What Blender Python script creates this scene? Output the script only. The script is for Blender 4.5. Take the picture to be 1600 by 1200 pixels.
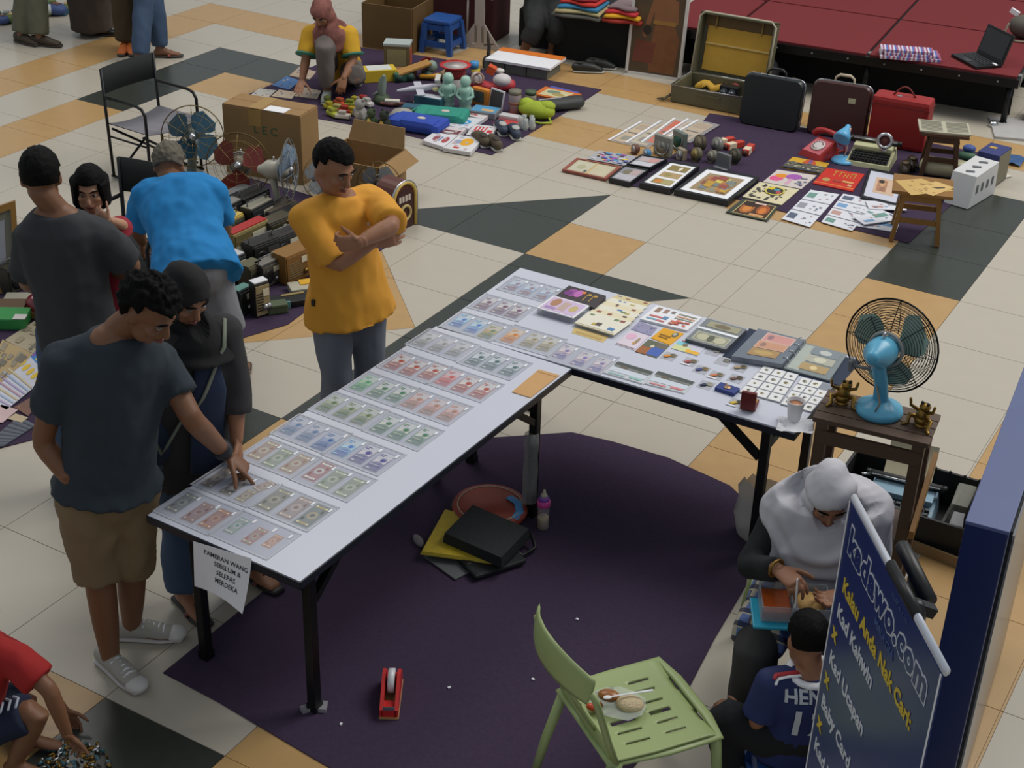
import bpy, bmesh, math, random
from mathutils import Vector, Matrix, noise
for o in list(bpy.data.objects): bpy.data.objects.remove(o)
random.seed(7)
sc = bpy.context.scene
COL = sc.collection
V = Vector
# ---------------------------------------------------------------- camera
HC = 3.95
FPX = 2335.77
RC = Matrix(((0.858933, 0.511392, 0.026685), (0.270251, -0.408418, -0.871871), (-0.434969, 0.756091, -0.489008)))
cam = bpy.data.objects.new('camera', bpy.data.cameras.new('camera'))
COL.objects.link(cam)
cam.data.sensor_width = 36; cam.data.lens = FPX / 1600 * 36
cam.data.clip_start = .1; cam.data.clip_end = 200
rm = Matrix((RC[0], -RC[1], -RC[2])).transposed().to_4x4()
cam.matrix_world = Matrix.Translation((0, 0, HC)) @ rm
sc.camera = cam
# ---------------------------------------------------------------- light
w = bpy.data.worlds.new('world'); sc.world = w; w.use_nodes = True
bg = w.node_tree.nodes['Background']; bg.inputs[0].default_value = (.86, .93, 1.0, 1); bg.inputs[1].default_value = .36
def area(name, loc, tgt, size, power, col, sy=None):
    l = bpy.data.lights.new(name, 'AREA'); l.energy = power; l.size = size; l.color = col
    if sy: l.shape = 'RECTANGLE'; l.size_y = sy
    o = bpy.data.objects.new(name, l); COL.objects.link(o); o.location = loc
    o.rotation_euler = (V(tgt) - V(loc)).to_track_quat('-Z', 'Y').to_euler()
    return o
area('atrium_skylight', (1.5, 12.5, 11), (-3.0, 7.5, 0), 7, 1080, (1, .97, .92), 7)
area('mall_ceiling_light', (-9, 9, 10), (-6, 7, 0), 5, 300, (1, .96, .9), 5)
sc.view_settings.view_transform = 'Standard'; sc.view_settings.look = 'None'
sc.view_settings.gamma = 1; sc.view_settings.use_curve_mapping = False
sc.view_settings.exposure = 0.0
# ---------------------------------------------------------------- geometry of the place
def P(px, py, z=0.0):
    "world point at height z seen at photograph pixel px,py"
    d = RC.transposed() @ V(((px - 800) / FPX, (py - 600) / FPX, 1))
    return V((0, 0, HC)) + d * ((z - HC) / d.z)
FH = V((-0.498658, 0.866799, 0)); RH = V((0.866799, 0.498658, 0)); UP = V((0, 0, 1))
def PY(px, py, y):
    'point on the upright plane at depth y'
    d = RC.transposed() @ V(((px - 800) / FPX, (py - 600) / FPX, 1))
    return V((0, 0, HC)) + d * (y / d.y)
def K(px, py, base, off=0.0):
    "point on the upright plane through base, off metres nearer than it"
    d = RC.transposed() @ V(((px - 800) / FPX, (py - 600) / FPX, 1))
    b = V((base[0], base[1], 0)) - FH * off
    return V((0, 0, HC)) + d * ((b - V((0, 0, HC))).dot(FH) / d.dot(FH))
# ---------------------------------------------------------------- materials
MATS = {}
def lin(c):
    return tuple(((x / 255) / 12.92 if x / 255 <= .04045 else ((x / 255 + .055) / 1.055) ** 2.4) for x in c)
def M(name, rgb=None, rough=.6, metal=0., var=.10, scale=14., bump=0., coat=0., spec=.5, emit=0.):
    if name in MATS: return MATS[name]
    m = bpy.data.materials.new(name); m.use_nodes = True; nt = m.node_tree
    b = nt.nodes['Principled BSDF']; c = lin(rgb)
    tc = nt.nodes.new('ShaderNodeTexCoord'); nz = nt.nodes.new('ShaderNodeTexNoise')
    nz.inputs['Scale'].default_value = scale; nz.inputs['Detail'].default_value = 4
    nt.links.new(tc.outputs['Object'], nz.inputs['Vector'])
    mx = nt.nodes.new('ShaderNodeMix'); mx.data_type = 'RGBA'
    mx.inputs[6].default_value = tuple(x * (1 - var) for x in c) + (1,)
    mx.inputs[7].default_value = tuple(min(1, x * (1 + var)) for x in c) + (1,)
    nt.links.new(nz.outputs['Fac'], mx.inputs[0]); nt.links.new(mx.outputs[2], b.inputs['Base Color'])
    b.inputs['Roughness'].default_value = rough; b.inputs['Metallic'].default_value = metal
    b.inputs['Specular IOR Level'].default_value = spec
    if coat: b.inputs['Coat Weight'].default_value = coat
    if bump:
        bp = nt.nodes.new('ShaderNodeBump'); bp.inputs['Strength'].default_value = bump; bp.inputs['Distance'].default_value = .01
        nt.links.new(nz.outputs['Fac'], bp.inputs['Height']); nt.links.new(bp.outputs[0], b.inputs['Normal'])
    MATS[name] = m; return m
def film(name, rgb, alpha, rough=.15):
    "clear plastic: part see-through, part glossy"
    if name in MATS: return MATS[name]
    m = M(name, rgb, rough); nt = m.node_tree; b = nt.nodes['Principled BSDF']
    b.inputs['Alpha'].default_value = alpha
    return m
def plaid(name, base, dark, light, freq):
    m = M(name, base, .9); nt = m.node_tree; b = nt.nodes['Principled BSDF']
    tc = nt.nodes.new('ShaderNodeTexCoord'); sp = nt.nodes.new('ShaderNodeSeparateXYZ'); nt.links.new(tc.outputs['Object'], sp.inputs[0])
    def stripe(sock, w_):
        a = nt.nodes.new('ShaderNodeMath'); a.operation = 'MULTIPLY'; a.inputs[1].default_value = freq; nt.links.new(sock, a.inputs[0])
        f_ = nt.nodes.new('ShaderNodeMath'); f_.operation = 'FRACT'; nt.links.new(a.outputs[0], f_.inputs[0])
        g = nt.nodes.new('ShaderNodeMath'); g.operation = 'LESS_THAN'; g.inputs[1].default_value = w_; nt.links.new(f_.outputs[0], g.inputs[0])
        return g.outputs[0]
    ad = nt.nodes.new('ShaderNodeMath'); ad.operation = 'ADD'; nt.links.new(sp.outputs[1], ad.inputs[0]); nt.links.new(sp.outputs[2], ad.inputs[1])
    cur = nt.nodes.new('ShaderNodeRGB'); cur.outputs[0].default_value = lin(base) + (1,); cur = cur.outputs[0]
    for sock, w_, col in ((sp.outputs[0], .5, light), (ad.outputs[0], .45, dark), (sp.outputs[0], .12, dark), (ad.outputs[0], .1, light)):
        mx = nt.nodes.new('ShaderNodeMix'); mx.data_type = 'RGBA'; s_ = stripe(sock, w_)
        ml = nt.nodes.new('ShaderNodeMath'); ml.operation = 'MULTIPLY'; ml.inputs[1].default_value = .85; nt.links.new(s_, ml.inputs[0])
        nt.links.new(ml.outputs[0], mx.inputs[0]); nt.links.new(cur, mx.inputs[6]); mx.inputs[7].default_value = lin(col) + (1,); cur = mx.outputs[2]
    nt.links.new(cur, b.inputs['Base Color']); return m
def C(r, g, b, rough=.6, **k):
    return M('paint_%d_%d_%d_%d' % (r, g, b, int(rough * 100)) + ('m' if k.get('metal') else ''), (r, g, b), rough, **k)
# ---------------------------------------------------------------- mesh builder
class MB:
    def __init__(s): s.v = []; s.f = []; s.m = []; s.s = []
    def add(s, vs, fs, mi=0, sm=False):
        n = len(s.v); s.v += [V(a) for a in vs]
        for f in fs: s.f.append([n + i for i in f]); s.m.append(mi); s.s.append(sm)
        return s
    def hexa(s, b, t, mi=0):
        return s.add(list(b) + list(t), [(3, 2, 1, 0), (4, 5, 6, 7), (0, 1, 5, 4), (1, 2, 6, 5), (2, 3, 7, 6), (3, 0, 4, 7)], mi)
    def box(s, c, d, mi=0, R=None, bev=0.):
        x, y, z = d[0] / 2, d[1] / 2, d[2] / 2; c = V(c)
        if bev > 0:
            bm = bmesh.new(); bmesh.ops.create_cube(bm, size=1)
            for v in bm.verts: v.co = V((v.co.x * 2 * x, v.co.y * 2 * y, v.co.z * 2 * z))
            bmesh.ops.bevel(bm, geom=bm.edges[:], offset=bev, segments=2, profile=.6, affect='EDGES')
            bm.verts.index_update()
            vs = [(R @ v.co if R else v.co) + c for v in bm.verts]; fs = [[v.index for v in f.verts] for f in bm.faces]; bm.free()
            return s.add(vs, fs, mi)
        vs = [V(a) for a in ((-x, -y, -z), (x, -y, -z), (x, y, -z), (-x, y, -z), (-x, -y, z), (x, -y, z), (x, y, z), (-x, y, z))]
        vs = [(R @ a if R else a) + c for a in vs]
        return s.hexa(vs[:4], vs[4:], mi)
    def prism(s, poly, z0, z1, mi=0):
        n = len(poly)
        vs = [(p[0], p[1], z0) for p in poly] + [(p[0], p[1], z1) for p in poly]
        return s.add(vs, [tuple(range(n - 1, -1, -1)), tuple(range(n, 2 * n))] + [(i, (i + 1) % n, n + (i + 1) % n, n + i) for i in range(n)], mi)
    def slab(s, poly3, nrm, th, mi=0):
        "polygon of 3d points given thickness th along nrm"
        n = len(poly3); nrm = V(nrm)
        vs = [V(p) for p in poly3] + [V(p) + nrm * th for p in poly3]
        return s.add(vs, [tuple(range(n - 1, -1, -1)), tuple(range(n, 2 * n))] + [(i, (i + 1) % n, n + (i + 1) % n, n + i) for i in range(n)], mi)
    def bar(s, a, b, wd, ht, mi=0, up=UP):
        a = V(a); b = V(b); t = (b - a).normalized(); u = V(up)
        if abs(t.dot(u)) > .95: u = V((0, 1, 0)) if abs(t.y) < .9 else V((1, 0, 0))
        x = t.cross(u).normalized() * wd / 2; y = x.normalized().cross(t) * ht / 2
        return s.hexa([a - x - y, a + x - y, a + x + y, a - x + y][::-1], [b - x - y, b + x - y, b + x + y, b - x + y][::-1], mi)
    def sweep(s, pts, rad, side=None, n=10, mi=0, rnd=True, closed=False):
        pts = [V(p) for p in pts]; N = len(pts)
        if not isinstance(rad, (list, tuple)): rad = [rad] * N
        rad = [(r, r) if not isinstance(r, (list, tuple)) else r for r in rad]
        tang = []
        for i in range(N):
            a = pts[(i - 1) % N] if closed else pts[max(0, i - 1)]; b = pts[(i + 1) % N] if closed else pts[min(N - 1, i + 1)]
            tang.append((b - a).normalized() if (b - a).length > 1e-9 else UP)
        sd = V(side) if side is not None else (V((1, 0, 0)) if abs(tang[0].x) < .8 else V((0, 1, 0)))
        rings = []
        def ring(p, t, a, b):
            nonlocal sd
            x = sd - t * sd.dot(t)
            x = x.normalized() if x.length > 1e-6 else t.orthogonal().normalized()
            if side is None: sd = x
            y = t.cross(x)
            rings.append([p + x * (a * math.cos(k * 2 * math.pi / n)) + y * (b * math.sin(k * 2 * math.pi / n)) for k in range(n)])
        r0, r1 = (rnd if isinstance(rnd, tuple) else (rnd, rnd))
        for i in range(N):
            a, b = rad[i]
            if i == 0 and r0 and not closed:
                for q in (75, 50, 25):
                    q = math.radians(q); ring(pts[0] - tang[0] * min(a, b) * math.sin(q), tang[0], a * math.cos(q), b * math.cos(q))
            ring(pts[i], tang[i], a, b)
            if i == N - 1 and r1 and not closed:
                for q in (25, 50, 75):
                    q = math.radians(q); ring(pts[-1] + tang[-1] * min(a, b) * math.sin(q), tang[-1], a * math.cos(q), b * math.cos(q))
        L = len(rings); vs = [p for r in rings for p in r]; fs = []
        for i in range(L if closed else L - 1):
            j = (i + 1) % L
            for k in range(n): fs.append((i * n + k, i * n + (k + 1) % n, j * n + (k + 1) % n, j * n + k))
        if not closed: fs += [tuple(range(n - 1, -1, -1)), tuple(range((L - 1) * n, L * n))]
        return s.add(vs, fs, mi, True)
    def tube(s, pts, r, n=8, mi=0, closed=False): return s.sweep(pts, r, None, n, mi, False, closed)
    def lathe(s, prof, c=(0, 0, 0), n=20, mi=0, R=None, sm=True):
        c = V(c); vs = []; fs = []
        for r, z in prof:
            for k in range(n):
                p = V((r * math.cos(k * 2 * math.pi / n), r * math.sin(k * 2 * math.pi / n), z))
                vs.append((R @ p if R else p) + c)
        L = len(prof)
        for i in range(L - 1):
            for k in range(n): fs.append((i * n + k, i * n + (k + 1) % n, (i + 1) * n + (k + 1) % n, (i + 1) * n + k))
        if prof[0][0] > 1e-4: fs.append(tuple(range(n - 1, -1, -1)))
        if prof[-1][0] > 1e-4: fs.append(tuple(range((L - 1) * n, L * n)))
        return s.add(vs, fs, mi, sm)
    def ell(s, c, r, R=None, nu=14, nv=9, mi=0):
        prof = [(max(1e-5, math.sin(math.pi * i / nv)), -math.cos(math.pi * i / nv)) for i in range(nv + 1)]
        S = Matrix.Diagonal(V(r)); T = (R @ S) if R else S
        return s.lathe(prof, c, nu, mi, T)
    def ring(s, c, R0, r, R=None, n=24, k=6, mi=0):
        pts = [V((R0 * math.cos(a * 2 * math.pi / n), R0 * math.sin(a * 2 * math.pi / n), 0)) for a in range(n)]
        return s.sweep([(R @ p if R else p) + V(c) for p in pts], r, None, k, mi, False, True)
    def poly(s, pts, mi=0): return s.add(pts, [tuple(range(len(pts)))], mi)
    def build(s, name, mats, parent=None, loc=(0, 0, 0), rz=0.):
        me = bpy.data.meshes.new(name); me.from_pydata(s.v, [], s.f)
        if not isinstance(mats, (list, tuple)): mats = [mats]
        for m in mats: me.materials.append(m)
        me.polygons.foreach_set('material_index', s.m); me.polygons.foreach_set('use_smooth', s.s); me.update()
        return link(name, me, parent, loc, rz)
def link(name, me, parent=None, loc=(0, 0, 0), rz=0.):
    o = bpy.data.objects.new(name, me); COL.objects.link(o); o.location = loc; o.rotation_euler = (0, 0, rz)
    if parent: o.parent = parent
    return o
def tag(o, label, cat, group=None):
    o['label'] = label; o['category'] = cat
    if group: o['group'] = group
    return o
def thing(name, label, cat, loc=(0, 0, 0), rz=0., group=None):
    o = bpy.data.objects.new(name, None); COL.objects.link(o); o.location = loc; o.rotation_euler = (0, 0, rz); o.empty_display_size = .1
    return tag(o, label, cat, group)
def copy_tree(o, parent=None):
    c = o.copy(); COL.objects.link(c)
    if parent: c.parent = parent
    for ch in list(o.children): copy_tree(ch, c)
    return c
def fr(a, b, z=0.):
    "frame on the floor (or at height z): x from pixel a to pixel b, y away"
    A = P(a[0], a[1], z); B = P(b[0], b[1], z); d = B - A
    return (A + B) / 2, math.atan2(d.y, d.x), d.length
def rz(a): return Matrix.Rotation(a, 3, 'Z')
def rx(a): return Matrix.Rotation(a, 3, 'X')
def ry(a): return Matrix.Rotation(a, 3, 'Y')
EPS = .0007
def prints(mb, c, patches, lift=0., mats=None, nrm=None):
    "flat printed patches on quad c (u along c0-c1, v along c0-c3)"
    nrm = nrm or (c[1] - c[0]).cross(c[3] - c[0]).normalized()
    def uv(u, v): return (c[0] * (1 - u) + c[1] * u) * (1 - v) + (c[3] * (1 - u) + c[2] * u) * v
    for i, p in enumerate(patches):
        o = nrm * (lift + EPS * (1 + i * .25))
        if p[0] == 'e':
            _, u, v, ru, rv, m = p
            pts = [uv(u + ru * math.cos(k * math.pi / 6), v + rv * math.sin(k * math.pi / 6)) + o for k in range(12)]
        elif p[0] == 'p':
            m = p[2]; pts = [uv(a, b) + o for a, b in p[1]]
        else:
            u0, v0, u1, v1, m = p; pts = [uv(u0, v0) + o, uv(u1, v0) + o, uv(u1, v1) + o, uv(u0, v1) + o]
        if m not in mats: mats.append(m)
        mb.poly(pts, mats.index(m))
def flat(name, label, cat, px, z, th, mat, patches=(), group=None, inset=None, parent=None):
    "a flat thing whose top face is the pixel quad px at height z"
    q = [P(a, b, z) for a, b in px]
    if (q[1] - q[0]).cross(q[3] - q[0]).z < 0: q = [q[0], q[3], q[2], q[1]]; flip = True
    else: flip = False
    c = sum(q, V()) / 4; c.z = z - th; q = [p - c for p in q]
    mb = MB(); mats = [mat]; mb.prism([(p.x, p.y) for p in q], 0, th)
    if flip: patches = [(p[0], p[2], p[1], p[4], p[3], p[5]) if p[0] == 'e' else ((p[0], [(b, a) for a, b in p[1]], p[2]) if p[0] == 'p' else (p[1], p[0], p[3], p[2], p[4])) for p in patches]
    prints(mb, q, patches, 0, mats, UP)
    o = mb.build(name, mats, parent, c)
    if not parent: tag(o, label, cat, group)
    return o
def blocks(n, mats, u0=.05, v0=.05, u1=.95, v1=.95, sz=(.04, .12), seed=1):
    r = random.Random(seed); out = []
    for i in range(n):
        a = r.uniform(*sz); b = r.uniform(*sz); u = r.uniform(u0, max(u0, u1 - a)); v = r.uniform(v0, max(v0, v1 - b))
        out.append((u, v, u + a, v + b, r.choice(mats)))
    return out
def lettering(txt, size, mtx, mat, parent, name='lettering', bold=0., ax='CENTER', extr=.0006, space=1.):
    cu = bpy.data.curves.new(name, 'FONT'); cu.body = txt; cu.size = size; cu.align_x = ax; cu.extrude = extr; cu.offset = bold; cu.resolution_u = 2; cu.space_character = space
    o = bpy.data.objects.new(name, cu); COL.objects.link(o)
    dg = bpy.context.evaluated_depsgraph_get(); me = bpy.data.meshes.new_from_object(o.evaluated_get(dg))
    bpy.data.objects.remove(o); bpy.data.curves.remove(cu)
    me.transform(mtx); me.materials.clear(); me.materials.append(mat)
    return link(name, me, parent)
def project(tx, ob, d, gap=.004, cut=.016):
    "lay a flat print onto the curved surface ob along d"
    bm = bmesh.new(); bm.from_mesh(tx.data); bmesh.ops.triangulate(bm, faces=bm.faces[:])
    for _ in range(2): bmesh.ops.subdivide_edges(bm, edges=[e for e in bm.edges if e.calc_length() > cut], cuts=1); bmesh.ops.triangulate(bm, faces=bm.faces[:])
    bpy.context.view_layer.update()
    for v in bm.verts:
        ok, hit, n_, i_ = ob.ray_cast(v.co, d)
        if ok: v.co = hit - d * gap
    bm.to_mesh(tx.data); bm.free()
def basis(o, x, y):
    x = V(x).normalized(); y = V(y); y = (y - x * y.dot(x)).normalized(); z = x.cross(y)
    m = Matrix((x, y, z)).transposed().to_4x4(); m.translation = V(o); return m
# common paints
WHITE = M('white_paper', (232, 232, 236), .7, var=.04); CREAM = M('cream_paper', (226, 216, 184), .75, var=.06)
BLACK = M('black_plastic', (17, 18, 20), .45); BLKM = M('black_metal', (22, 24, 26), .4, metal=.3)
CHROME = M('chrome', (200, 202, 205), .22, metal=.9); GREY = M('grey_plastic', (120, 122, 124), .5)
BRASS = M('old_brass', (150, 118, 58), .38, metal=.85); CARDB = M('cardboard', (150, 118, 76), .85, var=.12)
WOOD = M('dark_wood', (78, 50, 26), .55, var=.25, scale=9); OAK = M('tan_wood', (138, 98, 45), .5, var=.18, scale=7)
PURPLE = M('purple_felt', (66, 54, 74), .95, var=.16, scale=60, bump=.25, spec=.1)
GOLD = M('gold_print', (196, 156, 70), .5)
CLEAR = film('clear_plastic', (205, 208, 214), .3, .2)
# ---------------------------------------------------------------- floor
T_BEIGE = M('beige_tile', (186, 178, 163), .30, var=.035, scale=7, spec=.5)
T_OR = M('ochre_tile', (184, 148, 98), .32, var=.10, scale=9)
T_GRN = M('dark_green_tile', (56, 60, 54), .28, var=.22, scale=22)
GROUT = M('grout', (120, 112, 100), .9)
fl = thing('floor', 'polished mall floor of beige, ochre and dark green tiles', 'floor'); del fl['category']; fl['kind'] = 'structure'
mb = MB(); mb.box((-4, 14, -.06), (44, 44, .108)); mb.build('floor_bed', GROUT, fl)
def clip(poly, a, b, keep_left=True):
    out = []; n = len(poly)
    def sd(p):
        s = (b[0] - a[0]) * (p[1] - a[1]) - (b[1] - a[1]) * (p[0] - a[0]); return s if keep_left else -s
    for i in range(n):
        p, q = poly[i], poly[(i + 1) % n]; sp, sq = sd(p), sd(q)
        if sp >= -1e-9: out.append(p)
        if (sp > 1e-9 and sq < -1e-9) or (sp < -1e-9 and sq > 1e-9):
            t = sp / (sp - sq); out.append((p[0] + (q[0] - p[0]) * t, p[1] + (q[1] - p[1]) * t))
    return out
def parea(p): return abs(sum(p[i][0] * p[(i + 1) % len(p)][1] - p[(i + 1) % len(p)][0] * p[i][1] for i in range(len(p)))) / 2 if len(p) > 2 else 0
def rect(x0, x1, y0, y1): return [(x0, y0), (x1, y0), (x1, y1), (x0, y1)]
REG = [
 (T_GRN, [(-5.52, 7.62), (-4.32, 7.62), (-4.32, 8.82)]), (T_OR, rect(-4.32, -3.75, 7.62, 8.22)),
 (T_GRN, [(-4.32, 7.42), (-3.36, 7.42), (-3.15, 7.62), (-4.32, 7.62)]), (T_GRN, rect(-4.32, -4.1, 5.14, 7.42)),
 (T_OR, [(-5.52, 5.18), (-4.32, 6.37), (-5.52, 7.56)]), (T_GRN, rect(-4.92, -4.32, 4.4, 5.14)), (T_OR, rect(-4.32, -3.75, 4.4, 5.14)),
 (T_OR, rect(-9.83, -9.33, 5, 10.98)), (T_OR, rect(-9.33, -7.0, 10.47, 10.98)), (T_OR, rect(-7.0, -3.75, 10.75, 11.3)), (T_OR, rect(-3.75, 3, 10.98, 11.55)),
 (T_OR, rect(-8.8, -8.3, 5, 8.18)), (T_GRN, rect(-8.8, -8.3, 8.18, 9.92)), (T_GRN, rect(-8.3, -7.0, 9.4, 9.92)), (T_OR, rect(-8.3, -7.0, 8.88, 9.4)),
 (T_OR, rect(-5.45, -3.75, 9.53, 10.06)),
 (T_OR, rect(-3.56, -2.36, 9.05, 9.42)),
 (T_GRN, rect(-3.56, -2.96, 2.0, 3.09)), (T_OR, rect(-4.16, -3.56, 2.0, 3.09)), (T_OR, rect(-2.96, -2.36, 2.0, 3.29)),
 (T_GRN, rect(-2.36, -1.76, 8.51, 10.38)), (T_OR, rect(-2.36, -1.76, 4.4, 8.51)), (T_OR, rect(-1.15, -.55, 3, 9.7)),
]
XF = [-2.36 - .6 * i for i in range(0, 7)]
XL = [-2.36, -2.96, -3.15, -3.75, -4.32, -4.92, -5.52, -6.12, -6.72, -7.32, -7.8, -8.3, -8.8, -9.33, -9.83, -10.43, -11.03, -11.63, -12.23, -12.83, -13.4]
YF = [1.89, 2.49, 3.09, 3.69, 4.29, 4.4, 5.14]; YF = [1.29, 1.89, 2.49, 3.09, 3.69, 4.4]
YL = [4.4, 5.14, 5.64, 6.24, 6.84, 7.42, 7.62, 8.22, 8.82, 9.4, 9.92, 10.47, 10.98, 11.55, 12.15, 12.75, 13.35, 13.95, 14.55]
XR = [-2.36 + .6 * i for i in range(0, 7)]
YR = [8.51 - .6 * i for i in range(0, 11)][::-1] + [9.11, 9.71, 10.38, 10.98, 11.55, 12.15, 12.75]
def pix(x, y):
    c = RC @ (V((x, y, 0)) - V((0, 0, HC))); return (800 + FPX * c.x / c.z, 600 + FPX * c.y / c.z) if c.z > .2 else (-9999, 0)
def seen(poly):
    q = [pix(*p) for p in poly]; xs = [a for a, b in q]; ys = [b for a, b in q]
    return max(xs) > -60 and min(xs) < 1660 and max(ys) > -40 and min(ys) < 1260
pieces = []; unseen = []
for X, Y in ((XF, YF), (XL, YL), (XR, YR)):
    X = sorted(X); Y = sorted(Y)
    for i in range(len(X) - 1):
        for j in range(len(Y) - 1):
            cell = rect(X[i], X[i + 1], Y[j], Y[j + 1])
            dst = pieces if seen(cell) else unseen; rest = [cell]
            for mt, rg in REG:
                if parea([p for p in rg]) == 0: continue
                nr = []
                for pc in rest:
                    inner = pc; outs = []
                    for k in range(len(rg)):
                        a, b = rg[k], rg[(k + 1) % len(rg)]
                        o = clip(inner, a, b, False); inner = clip(inner, a, b, True)
                        if parea(o) > 1e-6: outs.append(o)
                        if parea(inner) < 1e-6: break
                    if parea(inner) > .004: dst.append((mt, inner)); nr += outs
                    else: nr.append(pc)
                rest = nr
            dst += [(T_BEIGE, r) for r in rest if parea(r) > .004]
for mt, pc in pieces:
    n = len(pc); cx = sum(p[0] for p in pc) / n; cy = sum(p[1] for p in pc) / n
    q = []
    for x, y in pc:
        d = math.hypot(x - cx, y - cy); k = max(0, 1 - .0026 / max(d, .01)); q.append((cx + (x - cx) * k - cx, cy + (y - cy) * k - cy))
    mb = MB(); mb.prism(q, -.008, 0); mb.build('tile', mt, fl, (cx, cy, 0))
# far floor beyond the counted tiles
mb = MB()
for mt, pc in unseen:
    cx = sum(p[0] for p in pc) / len(pc); cy = sum(p[1] for p in pc) / len(pc)
    mb.prism([(cx + (x - cx) * .994, cy + (y - cy) * .994) for x, y in pc], -.008, 0, (T_BEIGE, T_OR, T_GRN).index(mt))
mb.build('outer_tiles', [T_BEIGE, T_OR, T_GRN], fl)['kind'] = 'stuff'; mb = MB()
for x0, x1, y0, y1 in ((-26, -13.4, -2, 36), (-13.4, 18, 14.55, 36), (-2.36, 18, 12.75, 14.55), (1.24, 18, -2, 12.75)): mb.box(((x0 + x1) / 2, (y0 + y1) / 2, -.004), (x1 - x0, y1 - y0, .008))
mb.build('outer_paving', T_BEIGE, fl)['kind'] = 'stuff'
# ---------------------------------------------------------------- carpets
def carpet(label, px, th=.005, wob=.012, seed=1):
    q = [P(a, b, 0) for a, b in px]; c = sum(q, V()) / len(q); c.z = 0; r = random.Random(seed); pts = []
    for i in range(len(q)):
        a, b = q[i], q[(i + 1) % len(q)]; n = max(1, int((b - a).length / .35)); nr = (b - a).cross(UP).normalized()
        for k in range(n): pts.append(a.lerp(b, k / n) + nr * r.uniform(-wob, wob) - c)
    mb = MB(); mb.prism([(p.x, p.y) for p in pts], 0, th)
    return tag(mb.build('carpet', PURPLE, None, c), label, 'carpet')
carpet('large dark purple felt carpet spread under the long banknote tables', [(258, 1050), (345, 1096), (500, 1196), (620, 1262), (940, 1262), (1062, 1100), (1165, 915), (1182, 800), (1140, 760), (1045, 715), (955, 690), (893, 676), (700, 690)], seed=2)
carpet('purple felt carpet covered with old clothes, shoes and toys', [(380, 152), (472, 112), (560, 74), (690, 93), (760, 110), (942, 141), (862, 190), (768, 243), (640, 213), (480, 183)], seed=3)
carpet('purple felt carpet under the briefcases, records and watches', [(1108, 178), (1250, 200), (1440, 222), (1565, 246), (1500, 310), (1420, 380), (1280, 347), (1130, 305), (985, 292), (1060, 235)], seed=4)
carpet('purple felt carpet under the old radios and fans', [(450, 508), (384, 528), (300, 590), (190, 470), (255, 330), (380, 275), (560, 330), (626, 372), (590, 395)], seed=5)
carpet('purple felt carpet edge under the newspapers at the left', [(0, 700), (62, 684), (180, 610), (190, 470), (60, 430), (-60, 470), (-60, 740)], seed=6)
# ---------------------------------------------------------------- stage
SZ = .42
st = thing('stage', 'low black stage with dark red carpeted top panels', 'stage', (-3.53, 11.76, 0), math.radians(5.5))
RED = M('red_stage_carpet', (116, 48, 51), .9, var=.10, scale=50, spec=.15)
for i in range(-2, 1):
    for j in range(5):
        mb = MB(); wd_ = 1.172 if i > -2 else .572; mb.box((i * 1.2 + .6 if i > -2 else -1.5, j * 1.2 + .6, SZ - .02), (wd_, 1.172, .04), bev=.004); mb.build('stage_panel', RED, st)
mb = MB(); mb.box((-.3, 3, SZ - .055), (3.02, 6.02, .07)); mb.build('stage_frame', BLKM, st)
mb = MB()
for i in (-1.5, -1, 0, 1): mb.box((i * 1.2, .1, SZ - .05), (.03, .06, .085))
for i in range(-5, 5): mb.lathe([(.008, 0), (.008, .004), (0, .005)], (i * .3 - .15, -.012, SZ - .055), 8, 0, rx(math.pi / 2))
mb.build('frame_bolts', GREY, st)
SKIRT = M('black_skirt', (20, 21, 22), .9)
mb = MB()
for j in (0, 1): mb.box((-.3, .35 + j * 4, .16), (2.9, .02, .32))
mb.box((1.05, 2.2, .16), (.02, 3.6, .32)); mb.build('stage_skirt', SKIRT, st)
for i in (-1.45, -1, 0, 1):
    for y in (.08, 1.2):
        mb = MB(); mb.tube([(i * 1.2 + (-.06 if i == 1 else .0), y, .02), (i * 1.2 + (-.06 if i == 1 else .0), y, SZ - .08)], .025, 10)
        mb.lathe([(.04, 0), (.042, .012), (.02, .03)], (i * 1.2 + (-.06 if i == 1 else .0), y, 0), 12); mb.build('stage_leg', BLKM, st)
mb = MB(); mb.lathe([(.028, 0), (.04, .02), (.03, .045), (0, .05)], (1.08, -.02, .0), 12); mb.build('levelling_foot', CHROME, st)
# ---------------------------------------------------------------- folding tables
TZ = .745
TOPW = M('table_laminate', (204, 207, 219), .35, var=.02, scale=3); EDGE = M('table_edge', (24, 30, 42), .4)
def folding_table(label, loc, ang, L, W, skip=-1):
    t = thing('folding_table', label, 'table', loc, ang)
    mb = MB(); mb.box((W / 2, L / 2, TZ - .0105), (W - .004, L - .004, .021)); mb.build('tabletop', TOPW, t)
    mb = MB()
    for i, (c, d) in enumerate((((W / 2, .0, 0), (W, .006, .03)), ((W / 2, L, 0), (W, .006, .03)), ((0, L / 2, 0), (.006, L, .03)), ((W, L / 2, 0), (.006, L, .03)))):
        mb.box((c[0], c[1], TZ - .017 - (.006 if i == skip else 0)), d)
    mb.build('edge_band', EDGE, t)
    mb = MB(); mb.box((W / 2, L / 2, TZ - .034), (W - .1, L - .1, .02)); mb.build('underside', BLKM, t)
    for y in (.15, L - .15):
        for x in (.09, W - .09):
            mb = MB(); mb.box((x, y, .37), (.04, .04, .69), bev=.004)
            sx = 1 if x > W / 2 else -1
            mb.box((x, y, .02), (.046, .046, .04)); mb.build('leg', BLKM, t)
        mb = MB(); mb.box((W / 2, y, .6), (W - .2, .04, .045)); mb.build('cross_bar', BLKM, t)
        s = 1 if y < L / 2 else -1
        for x in (.09, W - .09):
            mb = MB(); mb.bar((x, y + .02 * s, .52), (x, y + .26 * s, TZ - .04), .03, .03); mb.build('brace', BLKM, t)
    return t
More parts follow.
